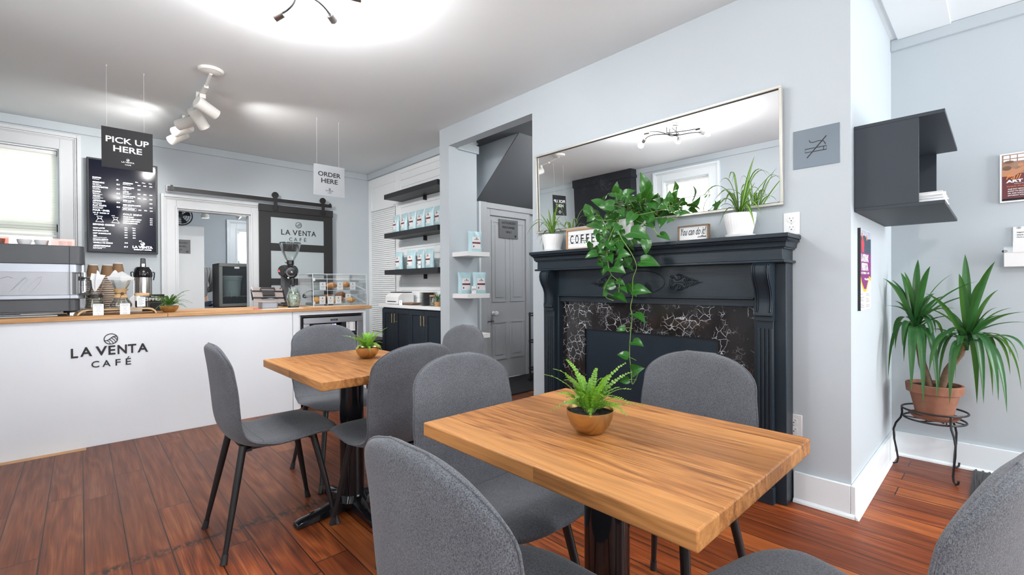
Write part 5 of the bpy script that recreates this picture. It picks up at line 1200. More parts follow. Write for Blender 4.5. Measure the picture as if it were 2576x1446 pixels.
# ---- bamboo tray with pour-over gear
t = thing('bamboo_stand', 'low curved bamboo tray on the counter carrying the pour-over glassware', 'tray', (.2, 4.55, CT)); s = MB()
prof = [(-.022, .9312), (-.012, .9312), (-.002, .945), (.012, .957), (.04, .963), (.37, .963), (.398, .957), (.412, .945), (.420, .9312), (.430, .9312), (.422, .952), (.405, .968), (.375, .973), (.036, .973), (.006, .968), (-.012, .953)]
s.prism(prof, 'y', 4.47, 4.64); mk('tray_board', s, M['bamboo'], t, bevel=.0015)
TT = .9735
# V60 dripper on a flared carafe
t = thing('pour_over_carafe', 'clear faceted dripper on a flared glass carafe with a black collar', 'carafe', (.078, 4.55, TT))
c = (.078, 4.55, TT)
mk('carafe_glass', MB().lathe([(.0001, .001), (.058, .001), (.060, .006), (.05, .05), (.038, .085), (.036, .105), (.034, .105), (.036, .085), (.048, .05), (.057, .008), (.0001, .004)], c, 40), M['amber'], t)
mk('black_collar', MB().lathe([(.038, .082), (.043, .084), (.043, .102), (.038, .104)], c, 32, caps=False), M['blackplastic'], t)
s = MB(); n = 48; rows = []
for r, z in ((.022, .112), (.030, .125), (.045, .165), (.058, .212), (.060, .216)): rows.append([(c[0] + r * (1 + .03 * (k % 4 < 2)) * cos(2 * pi * k / n + z * 8), c[1] + r * (1 + .03 * (k % 4 < 2)) * sin(2 * pi * k / n + z * 8), c[2] + z) for k in range(n)])
s.grid(rows, cv=True); s.lathe([(.02, .106), (.052, .108), (.052, .111), (.02, .113)], c, 36); mk('dripper_cone', s, M['acrylic'], t, smooth=20)
s = MB(); s.tube([(c[0] - .04, c[1] - .02, c[2] + .18), (c[0] - .075, c[1] - .03, c[2] + .17), (c[0] - .072, c[1] - .03, c[2] + .13), (c[0] - .045, c[1] - .02, c[2] + .113)], .0035, 6); mk('dripper_handle', s, M['acrylic'], t)
s = MB(); s.grid([[(c[0] - .005, c[1], c[2] + .125), (c[0] - .004, c[1], c[2] + .126)], [(c[0] - .03, c[1] + .01, c[2] + .20), (c[0] + .035, c[1] + .01, c[2] + .20)], [(c[0] - .02, c[1] + .02, c[2] + .262), (c[0] + .058, c[1] + .02, c[2] + .248)]])
s.grid([[(c[0] + .0, c[1] - .01, c[2] + .125), (c[0] + .001, c[1] - .01, c[2] + .126)], [(c[0] + .0, c[1] - .015, c[2] + .20), (c[0] + .040, c[1] - .012, c[2] + .205)], [(c[0] + .01, c[1] - .02, c[2] + .285), (c[0] + .02, c[1] - .02, c[2] + .275)]]); mk('paper_filter', s, M['paper'], t, smooth=0)
# chemex
t = thing('hourglass_brewer', 'hourglass glass coffee brewer with wooden collar and white paper filter', 'coffee brewer', (.220, 4.55, TT))
c = (.220, 4.55, TT)
mk('glass_body', MB().lathe([(.0001, .001), (.055, .001), (.066, .012), (.067, .03), (.052, .062), (.034, .088), (.026, .105), (.026, .118), (.038, .150), (.058, .195), (.066, .212), (.064, .212), (.055, .195), (.036, .152), (.024, .118), (.024, .105), (.032, .088), (.05, .061), (.065, .03), (.063, .012), (.0001, .004)], c, 44), M['glass'], t)
mk('wooden_collar', MB().lathe([(.040, .078), (.046, .080), (.036, .098), (.031, .110), (.034, .124), (.047, .144), (.041, .146), (.028, .122), (.027, .106)], c, 40, caps=False), M['bamboo'], t, label='pale wooden collar')
s = MB(); s.tube([(c[0] + .0335 * cos(a), c[1] + .0335 * sin(a), c[2] + .112) for a in [2 * pi * k / 24 for k in range(24)]], .0025, 6, closed=True); s.tube([(c[0] + .005, c[1] - .036, c[2] + .11), (c[0] - .004, c[1] - .046, c[2] + .085), (c[0] - .012, c[1] - .055, c[2] + .05)], .0018, 5); s.lathe([(.0001, -.011), (.008, -.008), (.011, 0), (.008, .008), (.0001, .011)], (c[0] + .008, c[1] - .044, c[2] + .112), 14); mk('leather_tie', s, M['darkwood'], t)
s = MB(); a = Vector(c)
s.grid([[tuple(a + Vector((-.004, 0, .115))), tuple(a + Vector((.0, -.012, .115))), tuple(a + Vector((.004, 0, .115)))], [tuple(a + Vector((-.055, 0, .19))), tuple(a + Vector((0, -.052, .19))), tuple(a + Vector((.055, 0, .19)))], [tuple(a + Vector((-.079, .01, .236))), tuple(a + Vector((-.005, -.062, .232))), tuple(a + Vector((.082, .01, .226)))], [tuple(a + Vector((-.03, .02, .252))), tuple(a + Vector((0.01, -.02, .278))), tuple(a + Vector((.045, .02, .252)))]])
s.grid([[tuple(a + Vector((-.05, .04, .20))), tuple(a + Vector((.02, .05, .20)))], [tuple(a + Vector((-.06, .045, .245))), tuple(a + Vector((0, .05, .25)))], [tuple(a + Vector((-.035, .045, .285))), tuple(a + Vector((-.025, .045, .288)))]]); mk('paper_filter', s, M['paper'], t, smooth=0)
# jar of ground coffee
t = thing('coffee_jar', 'square glass jar of ground coffee with bamboo lid and white label', 'jar', (.345, 4.55, TT))
s = rr_box(.302, 4.507, .388, 4.593, TT + .0005, TT + .092, .015); mk('glass_body', s, M['glass'], t)
mk('bamboo_lid', rr_box(.300, 4.505, .390, 4.595, TT + .092, TT + .113, .017), M['bamboo'], t, bevel=.002)
mk('ground_coffee', rr_box(.306, 4.511, .384, 4.589, TT + .004, TT + .052, .012), plain('ground_coffee', (.03, .016, .01), .9, bump=.8, bscale=300), t)
p = FY(.338, 4.5068, TT + .045); s = MB(); p.rect(s, -.026, -.036, .024, .036, 0, .0008); d = mk('jar_label', s, M['paper'], t); s = MB()
for k in range(6): p.rect(s, -.02, .026 - k * .01, .016 - (k % 2) * .01, .0285 - k * .01, .0008, .0012)
mk('label_print', s, M['inkgrey'], d)
for k, (x, lab) in enumerate(((.091, 'small white card before the flared carafe'), (.238, 'small white card before the hourglass brewer'))):
    t = thing('menu_card', lab + ' on the counter edge', 'card', (x, 4.44, CT), 0, 'small white cards on the counter'); s = MB().box(x - .029, 4.438, CT + .0005, x + .029, 4.4395, CT + .081); s.box(x - .029, 4.4395, CT + .0005, x + .029, 4.460, CT + .0018); mk('card', s, M['plastic'], t, smooth=0)
    p = FY(x, 4.438, CT + .04); s = MB(); p.text(s, 'POUR OVER', 0, .029, w=.04, d=.0003); p.text(s, ('V60', 'CHEMEX')[k], 0, -.03, h=.005, d=.0003)
    if k == 0: p.ribbon(s, [(-.011, .016), (.011, .016), (.004, .004), (.004, .0), (.012, -.014), (-.012, -.014), (-.004, 0), (-.004, .004)], .001, 0, .0004, True)
    else: p.ribbon(s, [(-.010, .016), (.010, .016), (.002, .002), (.011, -.014), (-.011, -.014), (-.002, .002)], .001, 0, .0004, True)
    mk('card_print', s, M['inkgrey'], t)
# paper cups, upside down stacks
pc = thing('paper_cup', 'brown paper cup', 'paper cup', (0, 0, 0), 0, 'upturned brown paper cups stacked behind the pour-over gear')
mk('cup_wall', MB().lathe([(.0445, .006), (.0295, .098), (.028, .098), (.043, .006)], (0, 0, 0), 32, caps=False), M['kraft'], pc, world=False)
mk('cup_rim', MB().tube([(.0445 * cos(a), .0445 * sin(a), .003) for a in [2 * pi * k / 32 for k in range(32)]], .003, 6, closed=True), M['paper'], pc, world=False, label='white rolled rim')
mk('cup_base', MB().lathe([(.0001, .094), (.0285, .094), (.030, .104), (.0285, .105), (.027, .097), (.0001, .097)], (0, 0, 0), 32), M['paper'], pc, world=False, label='white base')
first = True
for x, y, n, w in ((.072, 4.92, 17, 'left'), (.155, 4.90, 17, 'middle'), (.222, 4.93, 18, 'right')):
    for k in range(n):
        pos = ['bottom', *['among the nested middle'] * (n - 2), 'top'][k]
        lab = ('topmost upturned paper cup of the %s stack behind the pour-over gear' % w) if k == n - 1 else 'brown paper cup nested below the top of the %s upturned stack' % w
        if first: pc.location = (x, y, CT + .0005); pc['label'] = lab; first = False
        else: dup(pc, (x, y, CT + .0005 + k * .0173), random.uniform(0, 6), lab)
s = MB(); p = FY(.155 + .012, 4.862, CT + 16 * .0173 + .045); p.poly(s, [(.010 * cos(a), .010 * sin(a)) for a in [2 * pi * k / 20 for k in range(20)]], -.004, -.002)
# airpot
t = thing('airpot', 'stainless pump airpot with black lid on the counter behind the jar', 'coffee dispenser', (.385, 5.0, CT)); c = (.385, 4.99, CT)
mk('steel_body', MB().lathe([(.0001, .0), (.060, .0), (.062, .012), (.0615, .28), (.058, .295), (.0001, .3)], c, 40), plain('airpot_steel', (.45, .43, .41), .25, 1), t)
mk('base_ring', MB().lathe([(.062, .001), (.066, .003), (.066, .022), (.062, .026)], c, 40, caps=False), M['blackplastic'], t)
mk('lid', MB().lathe([(.064, .285), (.067, .30), (.066, .32), (.058, .355), (.045, .372), (.0001, .375)], c, 32), M['blackgloss'], t)
s = MB(); s.prism([(c[0] - .020, CT + .36), (c[0] + .020, CT + .36), (c[0] + .016, CT + .445), (c[0] - .016, CT + .445)], 'y', 4.945, 4.985); mk('pump_lever', s, M['blackgloss'], t, bevel=.005)
s = MB(); s.box(c[0] - .012, 4.938, CT + .37, c[0] + .012, 4.945, CT + .40); mk('silver_clip', s, M['chrome'], t, bevel=.003)
s = MB()
for q in (-1, 1): s.tube([(c[0] + q * .067, 4.99, CT + .33), (c[0] + q * .078, 4.985, CT + .325), (c[0] + q * .076, 4.98, CT + .29), (c[0] + q * .07, 4.98, CT + .26)], .005, 6)
mk('carry_handle', s, M['blackplastic'], t)
t = thing('coffee_sign', 'small dark COFFEE sign half hidden behind the fern on the counter', 'sign', (.46, 4.88, CT)); s = MB().box(.33, 4.88, CT + .0008, .52, 4.89, CT + .14); mk('board', s, M['signdark'], t, bevel=.001); p = FY(.425, 4.88, CT + .10); s = MB(); p.text(s, 'COFFEE', 0, 0, w=.155, h=.024, bold=.02); p.text(s, '—', .03, .022, w=.05, h=.003); mk('lettering', s, M['white_ink'], t)
s = MB().box(.30, 4.895, CT + .0006, .51, 4.93, CT + .055); solo('wooden_holder', s, M['darkwood'], 'brown wooden napkin holder behind the dark coffee sign', 'holder', bevel=.003)
t = thing('filter_box', 'pale round-topped filter holder between the jar and airpot', 'holder', (.33, 4.80, CT)); s = MB().prism([(.275, CT + .0005), (.365, CT + .0005), (.368, CT + .09), (.35, CT + .13), (.32, CT + .148), (.29, CT + .12), (.275, CT + .07)], 'y', 4.80, 4.83); mk('holder_body', s, M['ceramic'], t, bevel=.004)

# ---- till tablet on its stand, cards
t = thing('tablet_till', 'tablet till on a black and white swivel stand, facing the barista', 'till', (1.25, 4.60, CT))
s = rr_box(1.182, 4.53, 1.318, 4.66, CT + .0005, CT + .088, .012); mk('stand_base', s, plain('till_body', (.26, .27, .30), .4, .3), t, bevel=.004)
mk('stand_top', rr_box(1.180, 4.528, 1.320, 4.662, CT + .088, CT + .100, .014), M['blackgloss'], t, bevel=.004)
m = Matrix.Translation((1.245, 4.57, CT + .125)) @ Matrix.Rotation(radians(-38), 4, 'X') @ Matrix.Rotation(radians(2), 4, 'Y')
s = rr_box(-.128, -.005, .128, .004, -.075, .085, .004).xf(m); 
s = MB().box(-.128, -.004, -.085, .128, .004, .085).xf(m); mk('tablet', s, plain('tablet_rose_grey', (.42, .36, .34), .35, .6), t, bevel=.006, seg=3)
s = MB(); s.box(-.135, -.010, -.045, .135, -.004, -.032); s.box(-.135, -.010, .030, .135, -.004, .043); s.box(-.138, -.010, -.06, -.128, .008, .055); s.box(.128, -.010, -.06, .138, .008, .055); s.xf(m); mk('clamp_bars', s, M['blackgloss'], t, bevel=.003)
s = MB(); s.tube([(-.06, -.012, .048), (-.055, -.020, .062), (.055, -.020, .062), (.06, -.012, .048)], .008, 8); s.box(-.05, -.022, -.02, .05, -.008, .03); s.xf(m); s.cyl((1.25, 4.585, CT + .095), (1.25, 4.575, CT + .13), .022, seg=16); mk('swivel_mount', s, M['blackplastic'], t)
p = Plane(m @ Vector((.118, -.0045, .072)), (1, 0, 0)); s = MB(); s.cyl(m @ Vector((.112, -.0045, .072)), m @ Vector((.112, -.0075, .072)), .006, seg=12); mk('camera_lens', s, M['ink'], t)
solo('paper_sheet', MB().box(1.16, 4.40, CT + .0005, 1.50, 4.50, CT + .0015), M['paper'], 'white paper sheet lying on the counter before the till', 'paper', smooth=0)
solo('pink_note', MB().box(1.11, 4.47, CT + .0005, 1.15, 4.52, CT + .006), plain('pink_paper', (.7, .12, .25), .6), 'small pink note pad left of the till', 'note pad', smooth=0)
# tip jar with banknotes
t = thing('tip_jar', 'rounded glass tip jar stuffed with banknotes beside the till', 'jar', (1.473, 4.60, CT)); c = (1.473, 4.60, CT + .0005)
mk('glass_body', MB().lathe([(.0001, .0), (.046, 0), (.050, .012), (.062, .07), (.062, .11), (.048, .15), (.041, .165), (.045, .19), (.043, .19), (.039, .166), (.046, .15), (.060, .11), (.060, .07), (.048, .014), (.0001, .006)], c, 40), M['glass'], t)
mk('jar_foot', MB().lathe([(.0001, .0), (.050, .0), (.050, .01), (.0001, .01)], c, 32), M['blackplastic'], t)
def m_note():
    n = NT('banknote_paper'); uv = n.n('UVMap').outputs[0]; u, v, _ = n.sep(uv)
    e = n.math('MAXIMUM', n.math('ABSOLUTE', n.math('SUBTRACT', u, .5)), n.math('ABSOLUTE', n.math('SUBTRACT', v, .5)))
    r = n.math('SQRT', n.math('ADD', n.math('POWER', n.math('MULTIPLY', n.math('SUBTRACT', u, .5), 2.2), 2), n.math('POWER', n.math('SUBTRACT', v, .5), 2)))
    ring = n.math('LESS_THAN', n.math('ABSOLUTE', n.math('SUBTRACT', r, .24)), .06); nz = n.noise(n.map(uv, (24, 10, 1)), 1, 2)
    c_ = n.mix(n.math('MULTIPLY', n.math('LESS_THAN', e, .44), n.math('GREATER_THAN', nz, .52)), (.52, .58, .47), (.10, .16, .11)); c_ = n.mix(ring, c_, (.05, .09, .06)); c_ = n.mix(n.math('GREATER_THAN', e, .465), c_, (.62, .66, .55)); n.P(Base_Color=c_, Roughness=.8); return n.m
nm = m_note(); rr = random.Random(3)
for k in range(34):
    z = .022 + rr.random() * .135; R = (.052 if z > .04 and z < .12 else .038); a = rr.uniform(0, 2 * pi); cc = Vector((c[0] + R * .72 * cos(a), c[1] + R * .72 * sin(a), c[2] + z)); tl = rr.uniform(-1.5, 1.5)
    tn = Vector((-sin(a), cos(a), 0)); upv = Vector((0, 0, 1)); A = (tn * cos(tl) + upv * sin(tl)); B = (upv * cos(tl) - tn * sin(tl)); s = MB(); s.uv = []; rows = []
    for i in range(5):
        row = []
        for j in range(4):
            q = cc + A * (i / 4 - .5) * .062 + B * (j / 3 - .5) * .034; rad = Vector((q.x - c[0], q.y - c[1], 0)); lim = .056 if .03 < q.z - c[2] < .13 else .041
            if rad.length > lim: rad = rad.normalized() * lim
            elif rad.length > 0: rad = rad.normalized() * min(lim, rad.length * .6 + lim * .4)
            row.append((c[0] + rad.x, c[1] + rad.y, max(c[2] + .012, min(c[2] + .172, q.z)))); s.uv.append((i / 4, j / 3))
        rows.append(row)
    s.grid(rows); mk('banknote', s, nm, t, smooth=60)
# grinder
t = thing('coffee_grinder', 'black commercial coffee grinder with a large clear hopper', 'grinder', (1.51, 4.86, CT)); cx, cy = 1.530, 4.86
k_ = 1.0125
mk('stand', MB().box(1.455, 4.84, CT + .0005, 1.60, 5.02, CT + .03), M['blackplastic'], t, bevel=.006)
s = MB().prism([(1.47, CT + .03), (1.55, CT + .03), (1.545, 1.24), (1.475, 1.24)], 'y', 4.90, 4.99); mk('neck', s, plain('grinder_grey', (.05, .055, .065), .5), t, bevel=.01)
s = MB(); s.lathe([(.0001, -.10), (.055, -.098), (.060, -.09), (.060, .03), (.055, .05), (.050, .06)], (1.505, 4.90, 1.285), 36, Euler((radians(90), 0, radians(-62))).to_matrix()); mk('motor_housing', s, M['blackplastic'], t)
s = MB(); m3 = Euler((radians(90), 0, radians(-12))).to_matrix(); s.lathe([(.0001, -.05), (.052, -.05), (.062, -.03), (.064, .03), (.055, .055), (.048, .058), (.047, .07), (.0001, .072)], (1.530, 4.86, 1.27), 36, m3); mk('burr_housing', s, M['blackgloss'], t)
s = MB(); s.lathe([(.0001, .07), (.032, .07), (.034, .075), (.032, .09), (.022, .094), (.020, .105), (.0001, .108)], (1.530, 4.86, 1.27), 24, m3)
for q in range(12): a = 2 * pi * q / 12; s.lathe([(.0001, .058), (.007, .058), (.006, .066), (.0001, .067)], tuple(Vector((1.530, 4.86, 1.27)) + m3 @ Vector((.042 * cos(a), .042 * sin(a), 0))), 8, m3)
mk('grind_dial', s, M['blackplastic'], t)
s = MB(); s.lathe([(.0001, .108), (.007, .108), (.006, .112), (.0001, .113)], (1.530, 4.86, 1.27), 12, m3); mk('dial_screw', s, M['chrome'], t)
mk('hopper_collar', MB().lathe([(.025, 1.315), (.030, 1.32), (.026, 1.345), (.034, 1.35), (.034, 1.385), (.030, 1.39)], (cx, cy, 0), 28), M['blackgloss'], t)
mk('hopper', MB().lathe([(.034, 1.385), (.05, 1.41), (.078, 1.475), (.094, 1.54), (.097, 1.562), (.095, 1.562), (.092, 1.54), (.076, 1.476), (.048, 1.412), (.032, 1.387)], (cx, cy, 0), 44, caps=False), M['glass'], t)
mk('hopper_lid', MB().lathe([(.0001, 1.568), (.099, 1.568), (.099, 1.560), (.0001, 1.560)], (cx, cy, 0), 44), glassy('smoked_lid', (.25, .25, .27), .3, .05), t, bevel=.001)
s = MB(); s.cyl((cx - .034, cy - .01, 1.365), (cx - .055, cy - .02, 1.367), .004, seg=8); mk('hopper_pin', s, M['black'], t)
s = MB(); s.cyl((1.53, 4.80, 1.21), (1.53, 4.79, 1.13), .021, .014, 18); s.box(1.512, 4.765, 1.13, 1.520, 4.775, 1.205); mk('spout', s, M['blackgloss'], t)
s = MB(); s.lathe([(.0001, 0), (.009, 0), (.010, .010), (.0001, .012)], (1.49, 4.80, 1.215), 14, Euler((radians(90), 0, 0)).to_matrix()); mk('clip_knob', s, M['chrome'], t)
p = Plane((1.425, 4.868, 1.285), (.88, -.47, 0)); s = MB(); p.poly(s, [(-.012, -.012), (.012, -.012), (0, .016)], -.004, .0005); mk('red_emblem', s, plain('emblem_red', (.55, .1, .1), .5), t)

# ---- pastry case
t = thing('pastry_case', 'clear acrylic two-tier pastry case at the right end of the counter', 'display case', (1.93, 4.81, CT))
X0, X1c, Y0, Y1 = 1.66, 2.215, 4.60, 5.02; Z0, Z1 = CT + .0005, CT + .322; g = .004
def slab(q0, q1): return MB().box(*q0, *q1)
s = MB(); s.box(X0, Y0, Z0, X1c, Y1, Z0 + g); s.box(X0, Y0 + .02, Z1 - g, X1c, Y1, Z1); s.box(X0, Y1 - g, Z0 + g, X1c, Y1, Z1 - g)
mk('case_shell', s, M['acrylic'], t, smooth=0)
for x in (X0, X1c - g): s = MB().prism([(Y0, Z0 + g), (Y1 - g, Z0 + g), (Y1 - g, Z1 - g), (Y0 + .02, Z1 - g)], 'x', x, x + g); mk('side_panel', s, M['acrylic'], t, smooth=0)
mk('front_flap', MB().prism([(Y0 + .0005, Z0 + g), (Y0 + .004, Z0 + g), (Y0 + .022, Z1 - g), (Y0 + .019, Z1 - g)], 'x', X0 + g, X1c - g), M['acrylic'], t, smooth=0)
edge = plain('acrylic_polished_edge', (.72, .75, .77), .25)
s = MB(); e = .0026
for x in (X0, X1c): s.tube([(x, Y0, Z0 + .002), (x, Y0 + .02, Z1)], e, 6); s.tube([(x, Y0 + .02, Z1), (x, Y1, Z1), (x, Y1, Z0)], e, 6); s.tube([(x, Y0, Z0 + .003), (x, Y1, Z0 + .003)], e, 6)
for y, z in ((Y0, Z0 + .003), (Y0 + .02, Z1), (Y1, Z1), (Y0 + .012, Z1 - .05)): s.tube([(X0, y, z), (X1c, y, z)], e, 6)
s.tube([(X0 + .14, Y0 + .003, Z0 + .01), (X0 + .14, Y0 + .02, Z1)], e * .8, 6)
mk('polished_edges', s, edge, t)
TR = []
for k, (zf, zb) in enumerate(((Z0 + .02, Z0 + .105), (Z0 + .155, Z0 + .235))):
    yf, yb = Y0 + .018 + .006 * k, Y1 - .03; s = MB().prism([(yf, zf), (yb, zb), (yb, zb + .003), (yf, zf + .003)], 'x', X0 + .006, X1c - .006); mk('tilted_tray', s, M['acrylic'], t, smooth=0)
    s = MB(); 
    for yy, zz in ((yf, zf + .002), (yb, zb + .002)): s.tube([(X0 + .006, yy, zz), (X1c - .006, yy, zz)], .002, 6)
    for xx in (X0 + .006, X1c - .006): s.tube([(xx, yf, zf + .002), (xx, yb, zb + .002)], .002, 6)
    mk('tray_edge', s, edge, t); TR.append((yf, zf, yb, zb))
for z in (Z0 + .02, Z1 - .07): s = MB().box(X0 + .001, Y0 + .004, z, X0 + .018, Y0 + .010, z + .03); mk('hinge', s, edge, t, bevel=.001)
def tray_z(k, y): yf, zf, yb, zb = TR[k]; return zf + (zb - zf) * (y - yf) / (yb - yf) + .0035
crust = plain('baked_crust', (.42, .19, .06), .55, bump=.6, bscale=70, var=.45); crust2 = plain('dark_baked_crust', (.24, .10, .04), .6, bump=.6, bscale=70, var=.4); pale = plain('golden_roll', (.62, .33, .10), .5, bump=.4, bscale=50, var=.3)
def croissant(name, label, k, x, y, L, R, mat, bend=.35, rib=8, rz=0, grp='croissants and rolls in the pastry case'):
    t2 = thing(name, label, 'pastry', (x, y, tray_z(k, y) + .0), rz, grp); s = MB(); rows = []; n = 60
    for i in range(n + 1):
        u = -1 + 2 * i / n; r = R * (max(0, 1 - abs(u) ** 1.7)) ** .75 * (1 + (.30 * (((1 - abs(u)) * rib / 2) % 1) - .12 if rib > 1 else 0)) + .002
        cx_, cy_ = u * L / 2, -bend * L * .35 * (1 - u * u); rows.append([(cx_, cy_ + r * cos(a), .0 + max(0.0005, R * .9 + r * .95 * sin(a))) for a in [2 * pi * q / 14 for q in range(14)]])
    s.grid(rows, cv=True); s.f.append(tuple(range(14))[::-1]); s.f.append(tuple(n * 14 + q for q in range(14))); mk('baked_body', s, mat, t2, world=False, smooth=40); return t2
croissant('croissant', 'golden croissant on the upper tray of the pastry case, left one', 1, 1.885, 4.72, .125, .030, crust)
croissant('croissant', 'browner croissant on the upper tray between two white cards', 1, 2.035, 4.74, .12, .032, crust, rib=7)
croissant('croissant', 'darkest croissant at the back right of the lower tray', 0, 2.03, 4.84, .135, .034, crust2)
croissant('croissant', 'croissant lying behind the cards at the middle of the lower tray', 0, 1.855, 4.76, .13, .031, crust2, rib=9)
croissant('croissant', 'brown croissant leaning right of centre in the lower tray', 0, 1.955, 4.70, .11, .028, crust, rz=.4)
croissant('bread_roll', 'round golden roll at the left front of the lower tray', 0, 1.715, 4.67, .085, .032, pale, bend=0, rib=1)
croissant('bread_roll', 'golden twist roll at the right front of the lower tray', 0, 2.065, 4.66, .10, .024, pale, bend=.1, rib=6)
croissant('bread_roll', 'smaller golden roll behind the middle card of the lower tray', 0, 1.875, 4.655, .07, .022, pale, bend=0, rib=1)
for k, (x, z0, lab) in enumerate(((1.762, 1, 'leftmost upper'), (1.938, 1, 'middle upper'), (2.072, 1, 'rightmost upper'), (1.757, 0, 'leftmost lower'), (1.838, 0, 'second lower'), (1.918, 0, 'third lower'), (2.048, 2, 'raised lower right'))):
    zb = {1: Z0 + .163, 0: Z0 + .022, 2: Z0 + .062}[z0]; y = {1: 4.632, 0: 4.628, 2: 4.69}[z0]
    if z0 == 2: zb = tray_z(0, y) + .001
    t2 = thing('name_card', '%s white name card in the pastry case' % lab, 'card', (x, y, zb), 0, 'white name cards in the pastry case'); s = MB().box(x - .030, y, zb, x + .030, y + .0012, zb + .078); mk('card', s, M['paper'], t2, smooth=0)
    p = FY(x, y, zb + .04); s = MB()
    for q in range(3): p.rect(s, -.018 + .004 * q, -.006 - q * .009, .018 - .004 * q, -.004 - q * .009, 0, .0004)
    p.poly(s, [(.006 * cos(a), .018 + .007 * sin(a)) for a in [2 * pi * q / 12 for q in range(12)]], 0, .0004); mk('card_print', s, M['inkgrey'], t2)
s = MB().box(X1c - .16, Y1 - .01, Z1 - .055, X1c - .02, Y1 - .0055, Z1 - .006); solo('notice_card', s, M['paper'], 'white notice taped inside the top right of the pastry case', 'card', smooth=0)
s = MB(); s.tube([(1.70 + .05 * cos(a), 4.86 + .03 * sin(a), tray_z(0, 4.86) + .04 + .035 * sin(a * 1.0 + .8)) for a in [2 * pi * q / 20 for q in range(17)]], .006, 8); s.tube([(1.69, 4.86, tray_z(0, 4.86) + .012), (1.76, 4.87, tray_z(0, 4.87) + .014)], .008, 8)
solo('serving_tongs', s, M['blackplastic'], 'black serving tongs at the left of the lower pastry tray', 'tongs')
# ================================================================== HANGING SIGNS, MENU SCREEN
def hanging(label, x0, x1, z0, z1, y, mat, w1, w2, ink, grp='signs hanging from the ceiling over the counter'):
    t = thing('hanging_sign', label, 'sign', ((x0 + x1) / 2, y, z0), group=grp); cx_ = (x0 + x1) / 2
    mk('sign_board', MB().box(x0, y - .002, z0, x1, y + .002, z1), mat, t, smooth=0)
    for q in (.03, .24):
        s = MB(); s.tube([(x0 + q, y, z1 - .004), (x0 + q, y, ZC - .012)], .0007, 4); mk('nylon_line', s, M['paper'], t)
        s = MB(); s.tube([(x0 + q, y, ZC - .012), (x0 + q + .003, y, ZC - .006), (x0 + q, y, ZC - .0005)], .0016, 5); mk('ceiling_hook', s, M['paper'], t)
    for side in (1, -1):
        p = Plane((cx_, y - .002 * side, (z0 + z1) / 2), (side, 0, 0)); s = MB(); h = (z1 - z0)
        p.text(s, w1, 0, h * .205, w=h * w2[0], h=h * .150, bold=.02, d=.0002); p.text(s, 'HERE', 0, -h * .01, w=h * w2[1], h=h * .150, bold=.02, d=.0002)
        p.text(s, 'LA VENTA', 0, -h * .325, w=h * .25, h=h * .036, bold=.03, d=.0002); p.text(s, 'CAFÉ', 0, -h * .385, w=h * .12, h=h * .036, bold=.02, d=.0002); p.logo(s, 0, -h * .265, h * .027, h * .007, .0002, .0008)
        mk('sign_lettering', s, ink, t)
hanging('black PICK UP HERE sign hanging in front of the menu screen', .115, .405, 1.996, 2.286, 4.39, M['signdark'], 'PICK UP', (.84, .56), M['white_ink'])
hanging('pale grey ORDER HERE sign hanging right of the barn door rail', 1.609, 1.905, 1.998, 2.292, 4.43, M['signgrey'], 'ORDER', (.74, .54), M['ink'])

t = thing('menu_screen', 'tall black menu screen on the back wall, partly behind the PICK UP sign', 'screen', (.33, YB, 1.483))
mk('housing', MB().box(.050, YB - .058, 1.483, .607, YB - .018, 2.424), M['blackplastic'], t, bevel=.004); mk('wall_mount', MB().box(.15, YB - .018, 1.7, .5, YB - .001, 2.2), M['black'], t)
p = FY(.3285, YB - .058, 1.9535); W2, H2 = .262, .455
scr = NT('glossy_screen'); scr.P(Base_Color=(.002, .002, .004), Roughness=.12, Specular_IOR_Level=.22, Emission_Color=(.003, .0035, .008), Emission_Strength=1.0)
s = MB(); p.rect(s, -W2, -H2, W2, H2, 0, .0008); mk('screen_glass', s, scr.m, t, smooth=0)
s = MB(); d = .0008
def row(u, v, name, prices=(), sub=None, h=.0135, pu=(.02,)):
    p.text(s, name, u, v, h=h, bold=.03, align='l', d=d, ext=.0003)
    for q, pr in zip(pu, prices): p.text(s, pr, q, v - .001, h=h * .95, bold=.02, align='l', d=d, ext=.0003)
    if sub:
        for k, sb in enumerate(sub): p.text(s, sb, u, v - .0135 - k * .011, h=.0070, bold=.01, align='l', d=d, ext=.0003)
LU = -.235; y = .268
for nm, pr, sb in (('DOPPIO', '$3', ['Double espresso']), ('CORTADO', '$3.5', ['Double espresso', 'with a little milk']), ('MACCHIATTO', '$3.5', ['Double espresso', 'with a layer of foam']), ('PANNA', '$3.5', ['Double espresso', 'Whipped cream on top']), ('TONIC', '$4.5', ['Double espresso with ice', '& tonic water']), ('AFFOGATO', '$5.0', ['Double espresso with', 'Vanilla Ice cream']), ('FLAT WHITE', '$5.0', ['Espresso, steamed milk &', 'thin textured foam'])):
    row(LU, y, nm, (pr,), sb, pu=(-.055,)); y -= .046
row(LU, -.058, 'POUR · OVER', h=.016); row(LU, -.082, 'V60  $7  CHEMEX  $7', h=.0115); row(LU + .01, -.098, '(2 CUPS)', h=.0065); row(LU + .14, -.098, '(3 CUPS)', h=.0065)
for cu_ in (LU + .05, LU + .17):
    p.ribbon(s, [(cu_ - .022, -.110), (cu_ + .022, -.110), (cu_ + .009, -.130), (cu_ + .012, -.135), (cu_ + .030, -.165), (cu_ - .030, -.165), (cu_ - .012, -.135), (cu_ - .009, -.130)], .0028, d, d + .0004, True); p.ribbon(s, [(cu_ - .015, -.132), (cu_ + .015, -.132)], .004, d, d + .0004)
row(LU, -.200, 'BEYOND COFFEE', h=.016)
y = -.234
